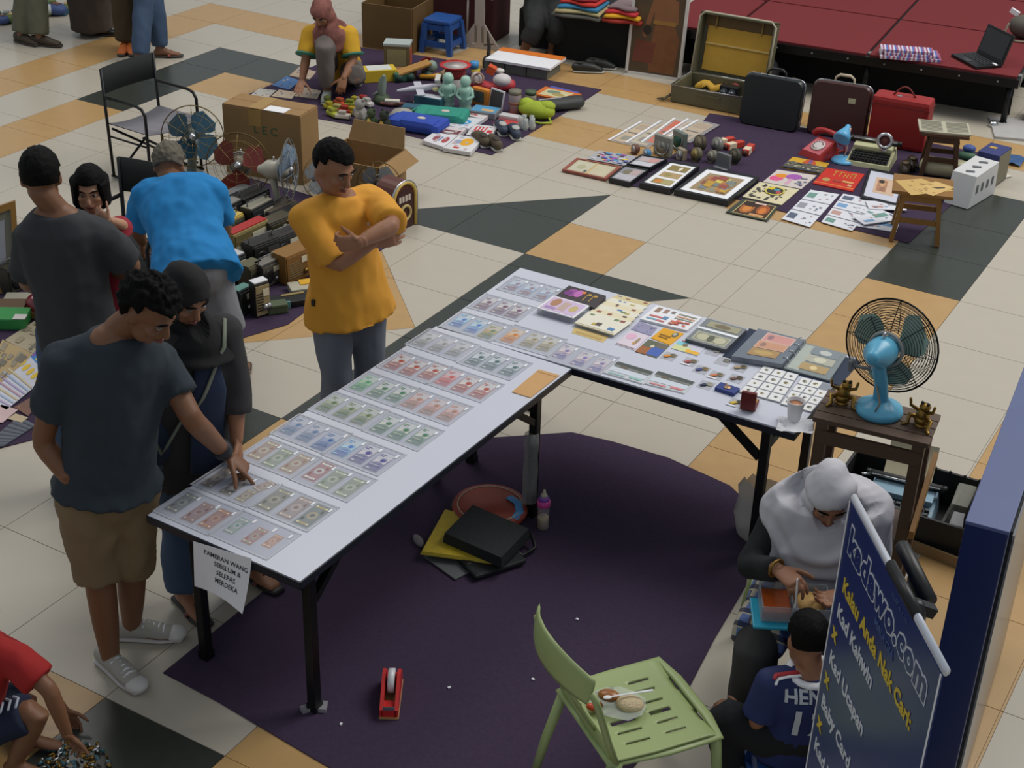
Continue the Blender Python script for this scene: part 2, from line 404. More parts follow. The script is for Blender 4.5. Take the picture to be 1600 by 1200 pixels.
t1 = folding_table('long white folding table nearer the camera, covered with rows of banknotes', (-3.48, 3.335, 0), -.024, 1.905, .735, 1)
t2 = folding_table('white folding table at right angle to it, with albums, coins and cup', (-3.435, 6.02, 0), -math.pi / 2 + .012, 1.78, .792, 3)
mb = MB(); mb.lathe([(.036, .0), (.034, .08), (.038, .16), (.032, .24), (.037, .3), (.034, .36)], (.735 - .09, 1.88 - .15, .1), 8); mb.build('plastic_wrap', film('wrap', (170, 172, 170), .45, .25), t1)['label'] = 'clear plastic wrapped round the inner leg'
mb = MB(); mb.box((.735 - .085, .16, .012), (.075, .05, .02), 0, rz(.5)); mb.box((.735 - .11, .13, .012), (.03, .05, .02), 0, rz(-.5)); mb.build('foot_tape', M('grey_tape', (140, 138, 142), .6), t1)['label'] = 'torn grey tape round the near leg foot'
# paper sign hung on the table end
q = [PY(303, 845, 3.318), PY(394, 872, 3.318), PY(388, 952, 3.29), PY(305, 915, 3.312)]
mb = MB(); n = 8; vs = []
for j in range(n + 1):
    for i in range(n + 1):
        u, v = i / n, j / n; p_ = (q[0].lerp(q[1], u)).lerp(q[3].lerp(q[2], u), v); p_.y -= .03 * v * v * u + .004
        p_.z += .02 * math.sin(u * math.pi) * v * (1 if j == n else v); vs.append(p_)
c0 = q[0].copy()
for lay in (0, .0012):
    mb.add([p_ - c0 + V((0, lay, 0)) for p_ in vs], [(j * (n + 1) + i, j * (n + 1) + i + 1, (j + 1) * (n + 1) + i + 1, (j + 1) * (n + 1) + i) for j in range(n) for i in range(n)])
sg = tag(mb.build('paper_sign', WHITE, None, c0), 'white paper sign with printed words hanging from the near table end', 'sign')
INK = M('black_ink', (52, 50, 58), .8)
ex = (q[1] - q[0]); wd_ = ex.length
for i, s in enumerate(('PAMERAN WANG', 'SEBELUM &', 'SELEPAS', 'MERDEKA')):
    pos = q[0].lerp(q[1], (.57, .60, .58, .60)[i]) - c0 + V((0, -.0085 - .0022 * (i + 1), -.050 - .032 * i))
    project(lettering(s, .0265, basis(pos - V((0, .1, 0)), V((ex.x, 0, -.0)), V((0, 0, 1))), INK, sg, 'lettering', .0003, 'CENTER', 0.), sg, V((0, 1, 0)), .0015, .02)
# ---------------------------------------------------------------- banknotes
FILM = film('sleeve_film', (196, 200, 212), .24, .2); TAB = M('white_sticker', (240, 242, 246), .5, var=.02)
U1 = (P(470, 905, TZ) - P(235, 802, TZ)).normalized(); V1 = V((-U1.y, U1.x, 0))
U2 = V((1, .012, 0)).normalized(); V2 = V((-U2.y, U2.x, 0))
COLS = dict(
 darkgreen=((92, 104, 92), (160, 156, 132), (70, 90, 84)), brownred=((150, 92, 72), (165, 120, 96), (126, 74, 62)), orange=((178, 106, 62), (200, 140, 80), (160, 92, 58)),
 tealwhite=((170, 186, 170), (205, 206, 200), (86, 146, 136)), redgreen=((190, 134, 116), (176, 178, 136), (176, 84, 74)), paleorange=((208, 150, 108), (226, 180, 140), (190, 126, 90)),
 brown=((112, 84, 58), (150, 124, 84), (92, 66, 48)), darkbrown=((98, 82, 54), (140, 122, 84), (70, 58, 42)), tan=((176, 158, 116), (206, 190, 150), (140, 120, 84)), pinktan=((188, 160, 132), (206, 186, 160), (160, 126, 104)),
 olive=((138, 134, 98), (178, 172, 128), (100, 98, 72)), pinkbrown=((170, 146, 132), (204, 180, 162), (136, 112, 100)), greenyellow=((106, 118, 94), (190, 168, 96), (82, 96, 84)),
 tanorange=((186, 152, 110), (208, 200, 168), (170, 120, 84)), palegreen=((154, 168, 130), (196, 202, 170), (120, 142, 108)), red=((192, 116, 106), (224, 220, 212), (150, 84, 78)),
 greyblue=((132, 146, 178), (176, 182, 200), (98, 128, 160)), blue=((96, 130, 184), (150, 170, 204), (70, 104, 160)), lightblue=((122, 180, 218), (188, 220, 236), (88, 120, 190)), violet=((112, 108, 160), (220, 214, 220), (82, 84, 146)),
 oldgreen=((142, 152, 104), (168, 178, 140), (92, 118, 84)), green=((98, 146, 106), (216, 216, 204), (72, 118, 92)), brightgreen=((116, 184, 130), (168, 208, 160), (84, 150, 110)),
 salmon=((206, 140, 122), (216, 180, 170), (160, 128, 110)), redorange=((190, 92, 66), (232, 220, 208), (170, 76, 58)), pinkred=((214, 112, 108), (232, 168, 160), (190, 90, 88)),
 grey=((170, 170, 172), (198, 198, 198), (140, 142, 138)), seagreen=((104, 134, 138), (214, 222, 226), (80, 106, 104)), purple=((140, 106, 128), (222, 214, 206), (116, 84, 108)),
 paleblue=((150, 176, 206), (204, 214, 226), (160, 128, 136)), yellow=((150, 156, 104), (206, 172, 84), (108, 134, 116)), orangenote=((222, 150, 64), (236, 180, 100), (196, 120, 52)), beige=((176, 168, 134), (204, 196, 168), (146, 136, 104)), lilac=((196, 176, 192), (228, 214, 214), (120, 116, 172)))
NICE = dict(darkgreen='dark green', brownred='red brown', tealwhite='teal and white', redgreen='red and green', paleorange='pale orange', darkbrown='dark brown', pinktan='pinkish tan', pinkbrown='pinkish brown',
 greenyellow='green and yellow', tanorange='orange tan', palegreen='pale green', greyblue='grey blue', lightblue='light blue', oldgreen='yellowish green', brightgreen='bright green', redorange='red orange', pinkred='pinkish red', seagreen='sea green', paleblue='pale blue', yellow='green and yellow', orangenote='orange')
def note(c, u, v, wd_, ln, col, label, group, parent=None, z=None, old=False):
    c = V((c.x, c.y, TZ if z is None else z)); b, m, d = COLS[col]
    B = C(*b, rough=.75, var=.22, scale=60); Mm = C(*m, rough=.75, var=.1, scale=60); D = C(*d, rough=.75, var=.3, scale=90)
    RIM = C(*(min(235, int(x * .5 + 108)) for x in b), rough=.8)
    uu, vv = u * wd_ / 2, v * ln / 2
    q = [-uu - vv, uu - vv, uu + vv, -uu + vv]
    mb = MB(); mats = [RIM]; mb.slab(q, UP, .0004)
    k = [p + UP * .0004 for p in q]
    W = C(*(min(240, int(x * .35 + 155)) for x in m), rough=.8); fl_ = (sum(map(ord, label)) % 2) * .02
    if ln > .15 or old: ps = [(.08, .045, .92, .955, D), (.13, .075, .87, .925, B), ('e', .5, .5 + fl_, .27, .16, Mm), ('e', .5, .5 + fl_, .13, .075, D), (.2, .1, .8, .17, Mm), (.2, .83, .8, .9, Mm)] + [(u_, v_, u_ + .12, v_ + .06, W) for u_ in (.16, .72) for v_ in (.1, .84)] + [(.18, .24 + .03 * i, .3, .25 + .03 * i, D) for i in range(4)] + [(.7, .66 + .03 * i, .82, .67 + .03 * i, D) for i in range(4)]
    else: ps = [(.06, .03, .94, .97, B), (.08, .62, .92, .96, W), (.10, .04, .9, .22, D), ('p', [(.1, .22), (.9, .22), (.7, .42), (.3, .36)], D), ('p', [(.12, .4), (.5, .5), (.88, .44), (.88, .64), (.12, .6)], Mm), ('e', .62, .60, .2, .10, B), ('e', .60, .58, .12, .07, D), (.14, .76, .4, .80, B), (.14, .84, .5, .86, D), (.16, .08, .4, .12, Mm)] + [(.2 + .1 * i, .26, .24 + .1 * i, .33, Mm) for i in range(6)]
    prints(mb, k, ps, 0, mats, UP)
    return tag(mb.build('banknote', mats, parent, c), label, 'banknote', group)
ORD = ('first', 'second', 'third')
ROWN = ('first', 'second', 'third', 'fourth', 'fifth', 'sixth', 'seventh', 'eighth', 'ninth', 'tenth', 'last')
ROWS = [
 [[((284, 786), 'darkgreen'), ((310, 801), 'brownred'), ((336, 811), 'orange')], [((370, 822), 'tealwhite'), ((398, 838), 'redgreen'), ((426, 846), 'paleorange')]],
 [[((340, 747), 'brown'), ((369, 759), 'darkbrown'), ((384, 775), 'tan'), ((413, 760), 'pinktan')], [((429, 781), 'olive'), ((462, 794), 'pinkbrown'), ((488, 806), 'greenyellow')]],
 [[((412, 704), 'tanorange'), ((434, 716), 'palegreen'), ((462, 725), 'tanorange')], [((498, 737), 'red'), ((519, 750), 'palegreen'), ((547, 762), 'palegreen')]],
 [[((461, 666), 'greyblue'), ((487, 677), 'greyblue'), ((511, 690), 'blue')], [((543, 700), 'lightblue'), ((570, 710), 'violet'), ((593, 722), 'violet')]],
 [[((517, 631), 'oldgreen'), ((544, 641), 'oldgreen'), ((571, 651), 'oldgreen')], [((602, 664), 'green'), ((629, 674), 'green'), ((659, 682), 'green')]],
 [[((570, 599), 'brightgreen'), ((596, 609), 'green'), ((624, 616), 'green')], [((650, 626), 'salmon'), ((677, 636), 'salmon'), ((705, 645), 'salmon')]],
 [[((622, 566), 'redorange'), ((646, 575), 'redorange'), ((675, 581), 'redorange')], [((701, 591), 'pinkred'), ((727, 601), 'redorange'), ((755, 610), 'redorange')]],
 [[((665, 531), 'grey'), ((690, 539), 'grey'), ((717, 546), 'grey')], [((747, 560), 'seagreen'), ((772, 567), 'seagreen'), ((800, 576), 'seagreen')]],
 [[((721, 501), 'lightblue'), ((744, 510), 'lightblue'), ((766, 519), 'yellow')], [((801, 525), 'orangenote'), ((831, 532), 'beige'), ((856, 538), 'beige')], [((882, 550), 'lilac'), ((910, 561), 'lilac'), ((937, 570), 'lilac')]],
 [[((760, 474), 'purple'), ((785, 481), 'purple'), ((807, 487), 'purple')]],
 [[((805, 445), 'paleblue'), ((827, 452), 'paleblue'), ((852, 459), 'paleblue')]],
]
SIDE = {1: ('only',), 2: ('left', 'right'), 3: ('left', 'middle', 'right')}
for ri, row in enumerate(ROWS):
    for si, sl in enumerate(row):
        sd_ = SIDE[len(row)][si]; pts = [P(*p_, TZ) for p_, _ in sl]; u, v = (U1, V1) if ri < 8 else (U2, V2)
        wh = '%s row from near end' % ROWN[ri] if ri < 8 else ('inner edge of far table' if ri == 8 else ('row behind it' if ri == 9 else 'farthest row'))
        if ri == 9: wh = 'second row from far edge'
        if ri == 10: wh = 'far table edge'
        for k, (p_, col) in enumerate(sl):
            ln, wd_ = (.150, .072)
            if ri == 0: ln, wd_ = ((.14, .066), (.115, .052))[si] if not (si and k == 2) else (.09, .045)
            if ri == 1: ln, wd_ = (.162, .078) if si else ((.15, .06) if k < 2 else (.09, .05))
            uu, vv = u, v
            if ri == 1 and si == 0 and k == 3: uu = (u * .97 - v * .25).normalized(); vv = V((-uu.y, uu.x, 0))
            od = ORD[k] if k < 3 else 'fourth'
            note(pts[k], uu, vv, wd_, ln, col, '%s banknote, %s from the left, %s sleeve, %s' % (NICE.get(col, col), od, sd_, wh), 'banknotes in sleeves on the tables', None, None, ri < 3)
        c = sum(pts[:3], V()) / len(pts[:3]); 
        if ri == 1 and si == 0: c = (pts[0] + pts[2]) / 2 + v * .02
        hu = .143 if ri < 8 else .142; hv = .099 if ri < 8 else (.094 if ri != 8 else .1)
        c.z = TZ + .0016
        s = thing('banknote_sleeve', 'clear sleeve over %s banknotes, %s one, %s' % (NICE.get(sl[1][1], sl[1][1]), sd_, wh), 'plastic sleeve', c, 0, 'clear sleeves over the banknotes')
        mb = MB(); mb.slab([u * a + v * b for a, b in ((-hu, -hv), (hu, -hv), (hu, hv), (-hu, hv))], UP, .0004); mb.build('film', FILM, s)
        mb = MB()
        for a in (-hu + .003, hu - .003): mb.slab([u * (a + x) + v * y + UP * .0005 for x, y in ((-.003, -hv), (.003, -hv), (.003, hv), (-.003, hv))], UP, .0004)
        for b in (-hv + .004, hv - .004): mb.slab([u * x + v * (b + y) + UP * .0005 for x, y in ((-hu, -.004), (hu, -.004), (hu, .004), (-hu, .004))], UP, .0004)
        mb.build('welded_edge', film('sleeve_seam', (214, 216, 224), .55, .3), s)
        for k in range(3):
            a = (pts[k] - c).dot(u) + .036; b = .062
            if abs(a) > hu - .01: a = hu - .012
            mb = MB(); mb.slab([u * (a + x) + v * (b + y) + UP * .0005 for x, y in ((-.0045, -.012), (.0045, -.012), (.0045, .012), (-.0045, .012))], UP, .0006); mb.build('label_tab', TAB, s)
# ---------------------------------------------------------------- other goods on the tables
Z = TZ
flat('envelope', 'brown paper envelope lying at the inner corner of the tables', 'envelope', [(800, 612), (829, 621), (874, 586), (842, 577)], Z + .004, .0035, M('manila', (200, 156, 104), .8, var=.05), [(.02, .9, .98, .92, C(170, 128, 82))])
VIO = [C(150, 80, 150), C(190, 110, 180), C(120, 60, 130)]
flat('presentation_box', 'flat black box with purple flowers standing behind the clear case', 'box', [(869, 462), (929, 481), (947, 462), (889, 446)], Z + .022, .022, C(62, 54, 58), [('e', .25, .55, .14, .3, VIO[0]), ('e', .4, .6, .1, .3, VIO[1]), ('e', .17, .45, .1, .2, VIO[2]), (.6, .2, .62, .7, GOLD), ('e', .66, .72, .05, .08, GOLD), (.75, .25, .77, .7, GOLD), ('e', .81, .72, .05, .08, GOLD), ('e', .5, .75, .05, .1, C(220, 130, 60))])
acr = thing('display_case', 'clear acrylic case holding a lilac printed note card', 'display case', P(879, 478, Z))
q = [P(a, b, Z + .036) - P(879, 478, Z) for a, b in ((839, 480), (896, 496), (921, 477), (865, 461))]
mb = MB(); mb.slab([p_ - UP * .036 for p_ in q], UP, .028); mb.build('acrylic_block', film('acrylic', (190, 192, 204), .4, .08), acr)
mb = MB(); mats = [WHITE]; k = [p_ * .96 - UP * .0 for p_ in q]; mb.slab([p_ - UP * .007 for p_ in q], UP, .005); prints(mb, [p_ - UP * .002 for p_ in q], [(.05, .06, .95, .94, C(206, 184, 214)), ('e', .25, .62, .12, .28, C(176, 130, 100)), (.42, .2, .62, .8, C(192, 168, 160)), ('e', .78, .5, .1, .22, C(196, 176, 120)), (.12, .15, .4, .3, C(170, 140, 190))], 0, mats, UP); mb.build('note_card', mats, acr)
# cream covers fanned out
far = [(960, 478), (1002, 488), (1010, 471), (969, 460)]; near = [(895, 510), (959, 528), (984, 509), (907, 500)]
far = [P(a, b, Z) for a, b in ((945, 471), (999, 485), (1018, 474), (965, 461))]; near = [P(a, b, Z) for a, b in ((896, 510), (958, 529), (987, 508), (920, 490))]
STMP = [C(150, 90, 80), C(110, 130, 180), C(120, 140, 90), C(90, 80, 76), C(80, 130, 180), C(190, 170, 90)]
LBL = ['tan topmost', 'cream second', 'cream third', 'cream fourth', 'cream fifth', 'cream nearest']
for i in range(6):
    t = i / 5; q = [far[k].lerp(near[k], t) for k in range(4)]; c = sum(q, V()) / 4; c.z = Z + .0015 + i * .0024
    q = [V((p_.x - c.x, p_.y - c.y, 0)) for p_ in q]; mb = MB(); mats = [(CREAM, M('pale_cream', (228, 224, 208), .75, var=.04))[i % 2] if i else C(212, 196, 150)]; mb.slab(q, UP, .0016)
    prints(mb, [p_ + UP * .0016 for p_ in q], [(.05, .1, .95, .14, C(200, 190, 160))] + blocks(3, STMP, .05, .70, .95, .96, (.07, .13), 30 + i) + ([] if i < 5 else blocks(3, STMP, .05, .1, .95, .5, (.1, .18), 3)) + [(.0, .0, 1, .04, C(150, 140, 112))], 0, mats, UP)
    tag(mb.build('stamped_envelope', mats, None, c), '%s stamped envelope in the fan of old envelopes' % (LBL[i]) + (' from the far end' if 0 < i < 5 else ''), 'envelope', 'old stamped envelopes fanned on the far table')
flat('stamped_envelope', 'tan envelope sticking out under the near end of the fan', 'envelope', [(893, 520), (942, 535), (952, 526), (898, 511)], Z + .0012, .001, C(206, 180, 118), [(.1, .2, .9, .5, C(188, 160, 100))], 'old stamped envelopes fanned on the far table')
flat('stamp_sheet', 'white printed sheet with rows of small red and blue stamps', 'stamp sheet', [(1000, 498), (1074, 516), (1097, 496), (1026, 477)], Z + .012, .011, WHITE, [(.08, .6, .18, .92, C(150, 124, 104)), (.25, .66, .34, .92, C(160, 128, 118)), (.40, .74, .48, .9, C(130, 120, 116)), (.08, .3, .36, .4, C(200, 110, 110)), (.08, .12, .3, .22, C(130, 170, 190)), (.36, .28, .46, .48, C(96, 140, 180)), (.3, .1, .46, .2, C(200, 120, 120)), (.56, .78, .95, .86, C(150, 150, 136)), (.56, .62, .95, .7, C(206, 160, 130)), (.56, .5, .95, .56, C(150, 160, 140))] + blocks(16, [C(206, 116, 90), C(220, 150, 130), C(190, 90, 80)], .54, .08, .95, .46, (.06, .09), 4))
flat('mint_card', 'small violet and grey card left of the yellow card', 'card', [(986, 514), (1017, 524), (1027, 512), (999, 502)], Z + .003, .003, C(150, 146, 176), blocks(10, [C(120, 130, 170), C(166, 150, 180), C(140, 140, 120)], seed=5), 'commemorative cards on the far table')
flat('mint_card', 'pale pink card with a butterfly beside the brown and blue card', 'card', [(961, 537), (991, 547), (1014, 525), (985, 517)], Z + .003, .003, C(220, 206, 218), [('e', .3, .7, .25, .2, C(226, 180, 206)), ('e', .74, .5, .08, .25, C(160, 140, 110)), ('e', .68, .36, .06, .1, C(200, 150, 80)), (.03, .03, .97, .08, C(150, 140, 140))], 'commemorative cards on the far table')
flat('mint_card', 'bright yellow card with dark lettering', 'card', [(1017, 528), (1047, 539), (1069, 521), (1037, 512)], Z + .003, .003, C(226, 164, 26), [('e', .75, .72, .14, .2, C(110, 110, 90)), ('e', .72, .76, .07, .1, C(190, 190, 180)), (.2, .25, .65, .33, C(120, 84, 20)), (.15, .4, .7, .52, C(150, 104, 20))], 'commemorative cards on the far table')
flat('mint_card', 'brown and blue card with a white moon', 'card', [(992, 549), (1026, 559), (1046, 540), (1014, 530)], Z + .003, .003, C(110, 104, 90), [(.0, .0, .5, .5, C(160, 100, 56)), (.45, .05, 1, .62, C(70, 100, 176)), (.0, .5, .5, .98, C(100, 104, 84)), ('e', .42, .62, .09, .1, C(214, 206, 180))], 'commemorative cards on the far table')
flat('mint_card', 'pastel blue and yellow card with a coin', 'card', [(1049, 544), (1089, 556), (1104, 542), (1062, 531)], Z + .003, .003, C(206, 206, 220), [(.0, .0, .6, .5, C(212, 216, 160)), (0, .5, .4, .9, C(130, 200, 214)), (.5, .02, 1, .32, C(232, 180, 60)), ('e', .33, .62, .1, .16, C(130, 118, 90)), (.1, .92, 1, 1, C(190, 100, 110))], 'commemorative cards on the far table')
al = thing('note_album', 'small black banknote album lying open with dollar notes', 'album', P(1119, 521, Z))
q = [P(a, b, Z + .022) - P(1119, 521, Z) for a, b in ((1071, 529), (1134, 546), (1167, 514), (1105, 497))]
mb = MB(); mb.slab([p_ - UP * .022 for p_ in q], UP, .02); mb.build('album_pages', C(84, 88, 92), al)
mb = MB(); mats = [C(132, 136, 138, rough=.25)]; mb.slab([p_ - UP * .002 for p_ in q], UP, .002)
USD = C(150, 152, 130); UD = C(96, 98, 84)
prints(mb, q, [(.1, .06, .92, .42, C(196, 196, 176)), (.12, .08, .9, .4, USD), ('e', .3, .24, .14, .13, C(190, 188, 160)), ('e', .5, .24, .08, .14, UD), ('e', .72, .24, .14, .13, C(190, 188, 160)), (.14, .68, .92, .92, C(160, 156, 130)), ('e', .5, .8, .2, .09, C(120, 110, 86)), (.0, .52, 1, .6, C(236, 240, 244))], 0, mats, UP); mb.build('album_page', mats, al)
bd = thing('ring_binder', 'large navy ring binder lying open with red and grey banknotes in clear pages', 'binder', P(1230, 560, Z))
c0 = P(1230, 560, Z); NAVY = M('navy_vinyl', (30, 42, 66), .4)
mb = MB(); mb.slab([P(a, b, Z) - c0 for a, b in ((1129, 557), (1312, 603), (1345, 566), (1171, 514))], UP, .004); mb.build('cover', NAVY, bd)
q = [P(a, b, Z + .03) - c0 for a, b in ((1143, 556), (1222, 569), (1257, 531), (1185, 513))]
mb = MB(); mats = [film('page_block', (128, 136, 148), .85, .2)]; mb.slab([p_ - UP * .025 for p_ in q], UP, .025)
PK = C(206, 148, 142); PO = C(202, 150, 122); OC = C(170, 138, 92)
prints(mb, q, [(.24, .66, .86, .94, C(224, 190, 180)), (.26, .68, .84, .92, PK), ('e', .38, .8, .06, .08, C(150, 120, 124)), (.22, .40, .84, .65, C(216, 176, 150)), (.24, .42, .82, .63, PO), ('e', .36, .53, .06, .07, C(150, 122, 112)), (.22, .14, .8, .38, OC), ('e', .5, .26, .2, .07, C(190, 160, 100))], 0, mats, UP); mb.build('left_pages', mats, bd)
q = [P(a, b, Z + .012) - c0 for a, b in ((1224, 575), (1296, 594), (1324, 553), (1257, 535))]
mb = MB(); mats = [film('page_thin', (150, 158, 160), .8, .2)]; mb.slab([p_ - UP * .007 for p_ in q], UP, .007)
prints(mb, q, [(.05, .05, .3, .95, C(172, 180, 172)), (.26, .7, .9, .93, C(130, 140, 146)), ('e', .58, .82, .14, .08, C(190, 194, 188)), (.26, .42, .88, .66, C(176, 176, 160)), ('e', .57, .54, .14, .09, C(206, 204, 184)), (.26, .12, .86, .36, C(176, 150, 104)), ('e', .55, .24, .08, .07, C(220, 200, 150))], 0, mats, UP); mb.build('right_page', mats, bd)
mb = MB(); a = P(1222, 574, Z) - c0; b = P(1257, 533, Z) - c0
mb.bar(a + UP * .006, b + UP * .006, .016, .006)
for i in range(4):
    p_ = a.lerp(b, .12 + .25 * i); mb.ring(p_ + UP * .018, .018, .0022, Matrix((V((U2.x, U2.y, 0)), V((0, 0, 1)), V((U2.y, -U2.x, 0)))).transposed(), 14, 5)
mb.build('ring_spine', CHROME, bd)
# coin pages
HOLD = M('coin_holder', (228, 228, 228), .6, var=.03); COIN = [C(120, 118, 100, rough=.35, metal=.6), C(150, 140, 104, rough=.35, metal=.6), C(110, 112, 108, rough=.35, metal=.6)]
def coin_page(label, px, nc, nr, skip=(), kk=0):
    q = [P(a, b, Z + .006) for a, b in px]; c = sum(q, V()) / 4; c.z = Z; q = [p_ - c for p_ in q]
    t = thing('coin_page', label, 'coin page', c, 0, 'coin pages on the far table')
    mb = MB(); mb.slab([V((p_.x, p_.y, .001)) for p_ in q], UP, .004); mb.build('page', film('coin_page_film', (168, 172, 182), .6, .2), t)
    def uv(u, v): return q[0].lerp(q[1], u).lerp(q[3].lerp(q[2], u), v)
    for i in range(nc):
        for j in range(nr):
            if (i, j) in skip: continue
            m = .06; u0, u1, v0, v1 = (i + m) / nc, (i + 1 - m) / nc, (j + m) / nr, (j + 1 - m) / nr
            p4 = [uv(u0, v0), uv(u1, v0), uv(u1, v1), uv(u0, v1)]; cc = sum(p4, V()) / 4; cc.z = .0052
            mb = MB(); mb.slab([V((p_.x - cc.x, p_.y - cc.y, 0)) for p_ in p4], UP, .0015); h = mb.build('coin_holder', HOLD, t, cc)
            mb = MB(); mb.lathe([(.001, .0014), ((.0085, .011, .0075)[(i * 3 + j * 2 + kk) % 3], .0016), ((.0085, .011, .0075)[(i * 3 + j * 2 + kk) % 3] - .001, .003), (0, .003)], (0, 0, 0), 14); mb.build('coin', COIN[(i + j) % 3], h)
coin_page('clear page of twelve white coin holders behind the red medal case', [(1154, 612), (1219, 629), (1249, 585), (1193, 571)], 3, 4)
coin_page('clear page of white coin holders behind the paper cup', [(1219, 631), (1268, 644), (1304, 601), (1253, 589)], 3, 4, ((2, 3), ), 1)
# little coin packets
def packet(label, px, fob=None, coin=(130, 120, 90), sz=.034, tab=None, name='coin_packet'):
    c = P(px[0], px[1], Z); t = thing(name, label, 'coin packet', c, .012, 'coin packets on the far table')
    mb = MB(); mb.box((0, 0, .001), (sz * 1.9, sz * 2.2, .0016)); mb.build('packet', film('packet_film', (206, 206, 212), .35, .2), t)
    mb = MB(); mb.lathe([(.001, .002), (.0155, .0022), (.0155, .0042), (.014, .005), (0, .005)], (sz * .35, sz * .35, 0), 18); mb.build('coin', C(*coin, rough=.35, metal=.5), t)
    if fob: mb = MB(); mb.sweep([(-sz * .5, -sz * .55, .004), (-sz * .1, -sz * .1, .006), (sz * .15, 0, .005)], [(.009, .003), (.011, .003), (.004, .002)], (.7, -.7, 0), 8); mb.build('fob', C(*fob), t)
    if tab: mb = MB(); mb.box((-sz * .3, -sz * .95, .003), (.045, .01, .003)); mb.build('card_edge', C(*tab), t)
    return t
packet('coin packet with an orange fob below the pastel card', (1046, 557), (222, 140, 40))
packet('coin packet with a red fob and a white edge', (1078, 566), (170, 80, 76), tab=(236, 236, 240))
packet('coin packet with a blue and white striped fob', (1096, 578), (60, 70, 130), (140, 120, 80))
packet('coin packet with an orange and white card', (1119, 587), (206, 120, 70), tab=(236, 236, 240))
packet('coin packet with a navy fob nearest the table edge', (1103, 602), (40, 52, 80), (176, 170, 150))
packet('coin packet with a pale grey coin beside the open album', (1115, 550), None, (160, 156, 150))
packet('coin packet with a single grey coin below the binder corner', (1130, 565), None, (140, 136, 126))
packet('coin packet with a tan fob touching the binder', (1156, 575), (170, 146, 110), (110, 100, 70))
packet('coin packet with a brown fob behind the blue box', (1150, 592), (116, 80, 64), (90, 78, 62))
packet('coin packet with a black and yellow fob left of the red case', (1150, 630), (210, 176, 40), (80, 76, 70), tab=(226, 228, 234))
bb = thing('coin_box', 'small blue box with a gold medal set in it', 'box', P(1136, 611, Z), -.05)
mb = MB(); mb.box((0, 0, .009), (.095, .06, .018), bev=.004); mb.build('box_body', C(44, 62, 128), bb)
mb = MB(); mb.lathe([(.002, .0185), (.017, .0185), (.016, .0215), (0, .0215)], (.0, 0, 0), 16); mb.bar((-.02, .028, .019), (.0, .005, .02), .008, .002); mb.build('medal', C(176, 140, 110, rough=.35, metal=.5), bb)
mc = thing('medal_case', 'small dark red case standing open with a gold coin inside', 'case', P(1168, 642, Z), .2)
MAR = M('maroon_leather', (104, 26, 24), .45)
mb = MB(); mb.box((0, .045, .009), (.066, .085, .018), bev=.003); mb.build('case_base', MAR, mc)
mb = MB(); mb.box((0, -.004, .052), (.066, .018, .085), bev=.004); mb.build('case_lid', MAR, mc)
mb = MB(); mb.box((0, .045, .0185), (.054, .072, .002)); mb.build('lining', C(206, 160, 40), mc)
mb = MB(); mb.lathe([(.002, .019), (.02, .0195), (.019, .023), (0, .023)], (.004, .045, 0), 16); mb.build('coin', C(84, 76, 60, rough=.4, metal=.5), mc)
def longcard(label, px, c1):
    flat('proof_note', label, 'proof note', px, Z + .002, .0018, C(196, 200, 206), [(.02, .72, .98, .98, C(76, 82, 80)), (.05, .62, .95, .76, C(124, 126, 122)), ('e', .3, .7, .1, .1, C(104, 96, 84)), ('e', .7, .66, .06, .08, C(110, 108, 100)), (.05, .30, .95, .6, C(206, 212, 222)), (.1, .12, .5, .2, C(*c1)), (.6, .16, .9, .3, C(*c1)), (.02, .02, .98, .05, C(150, 150, 152))], 'long proof notes at the inner table edge')
longcard('long grey proof note with teal figures, left of the pair', [(941, 583), (1004, 601), (1023, 581), (965, 564)], (150, 190, 186))
longcard('long grey proof note with red figures, right of the pair', [(1005, 600), (1069, 616), (1087, 597), (1028, 579)], (206, 130, 134))
cup = thing('paper_cup', 'white paper cup of milky tea standing on a tissue', 'cup', P(1240, 656, Z))
mb = MB(); mb.lathe([(.026, .001), (.027, .004), (.037, .086), (.040, .092), (.041, .094), (.038, .095), (.0355, .09), (.033, .076)], (0, 0, 0), 26); mb.build('cup', M('white_cup', (222, 220, 222), .5, var=.02), cup)
mb = MB(); mb.lathe([(.0335, .078), (.001, .079)], (0, 0, 0), 24); mb.build('tea', C(196, 134, 92, rough=.15), cup)
ts = P(1243, 665, Z); mb = MB(); r = random.Random(3); n = 9; vs = []
for j in range(n):
    for i in range(n):
        x, y = (i / (n - 1) - .5) * .15, (j / (n - 1) - .5) * .12; d = math.hypot(x, y)
        vs.append((x + r.uniform(-.004, .004), y - .012 + r.uniform(-.004, .004), .0008 + (0 if d < .045 else r.uniform(.002, .018) * min(1, (d - .04) / .03)) ))
tag(MB().add(vs, [(j * n + i, j * n + i + 1, (j + 1) * n + i + 1, (j + 1) * n + i) for j in range(n - 1) for i in range(n - 1)], 0, False).build('tissue', WHITE, None, ts, .3), 'crumpled white tissue under the paper cup', 'tissue')
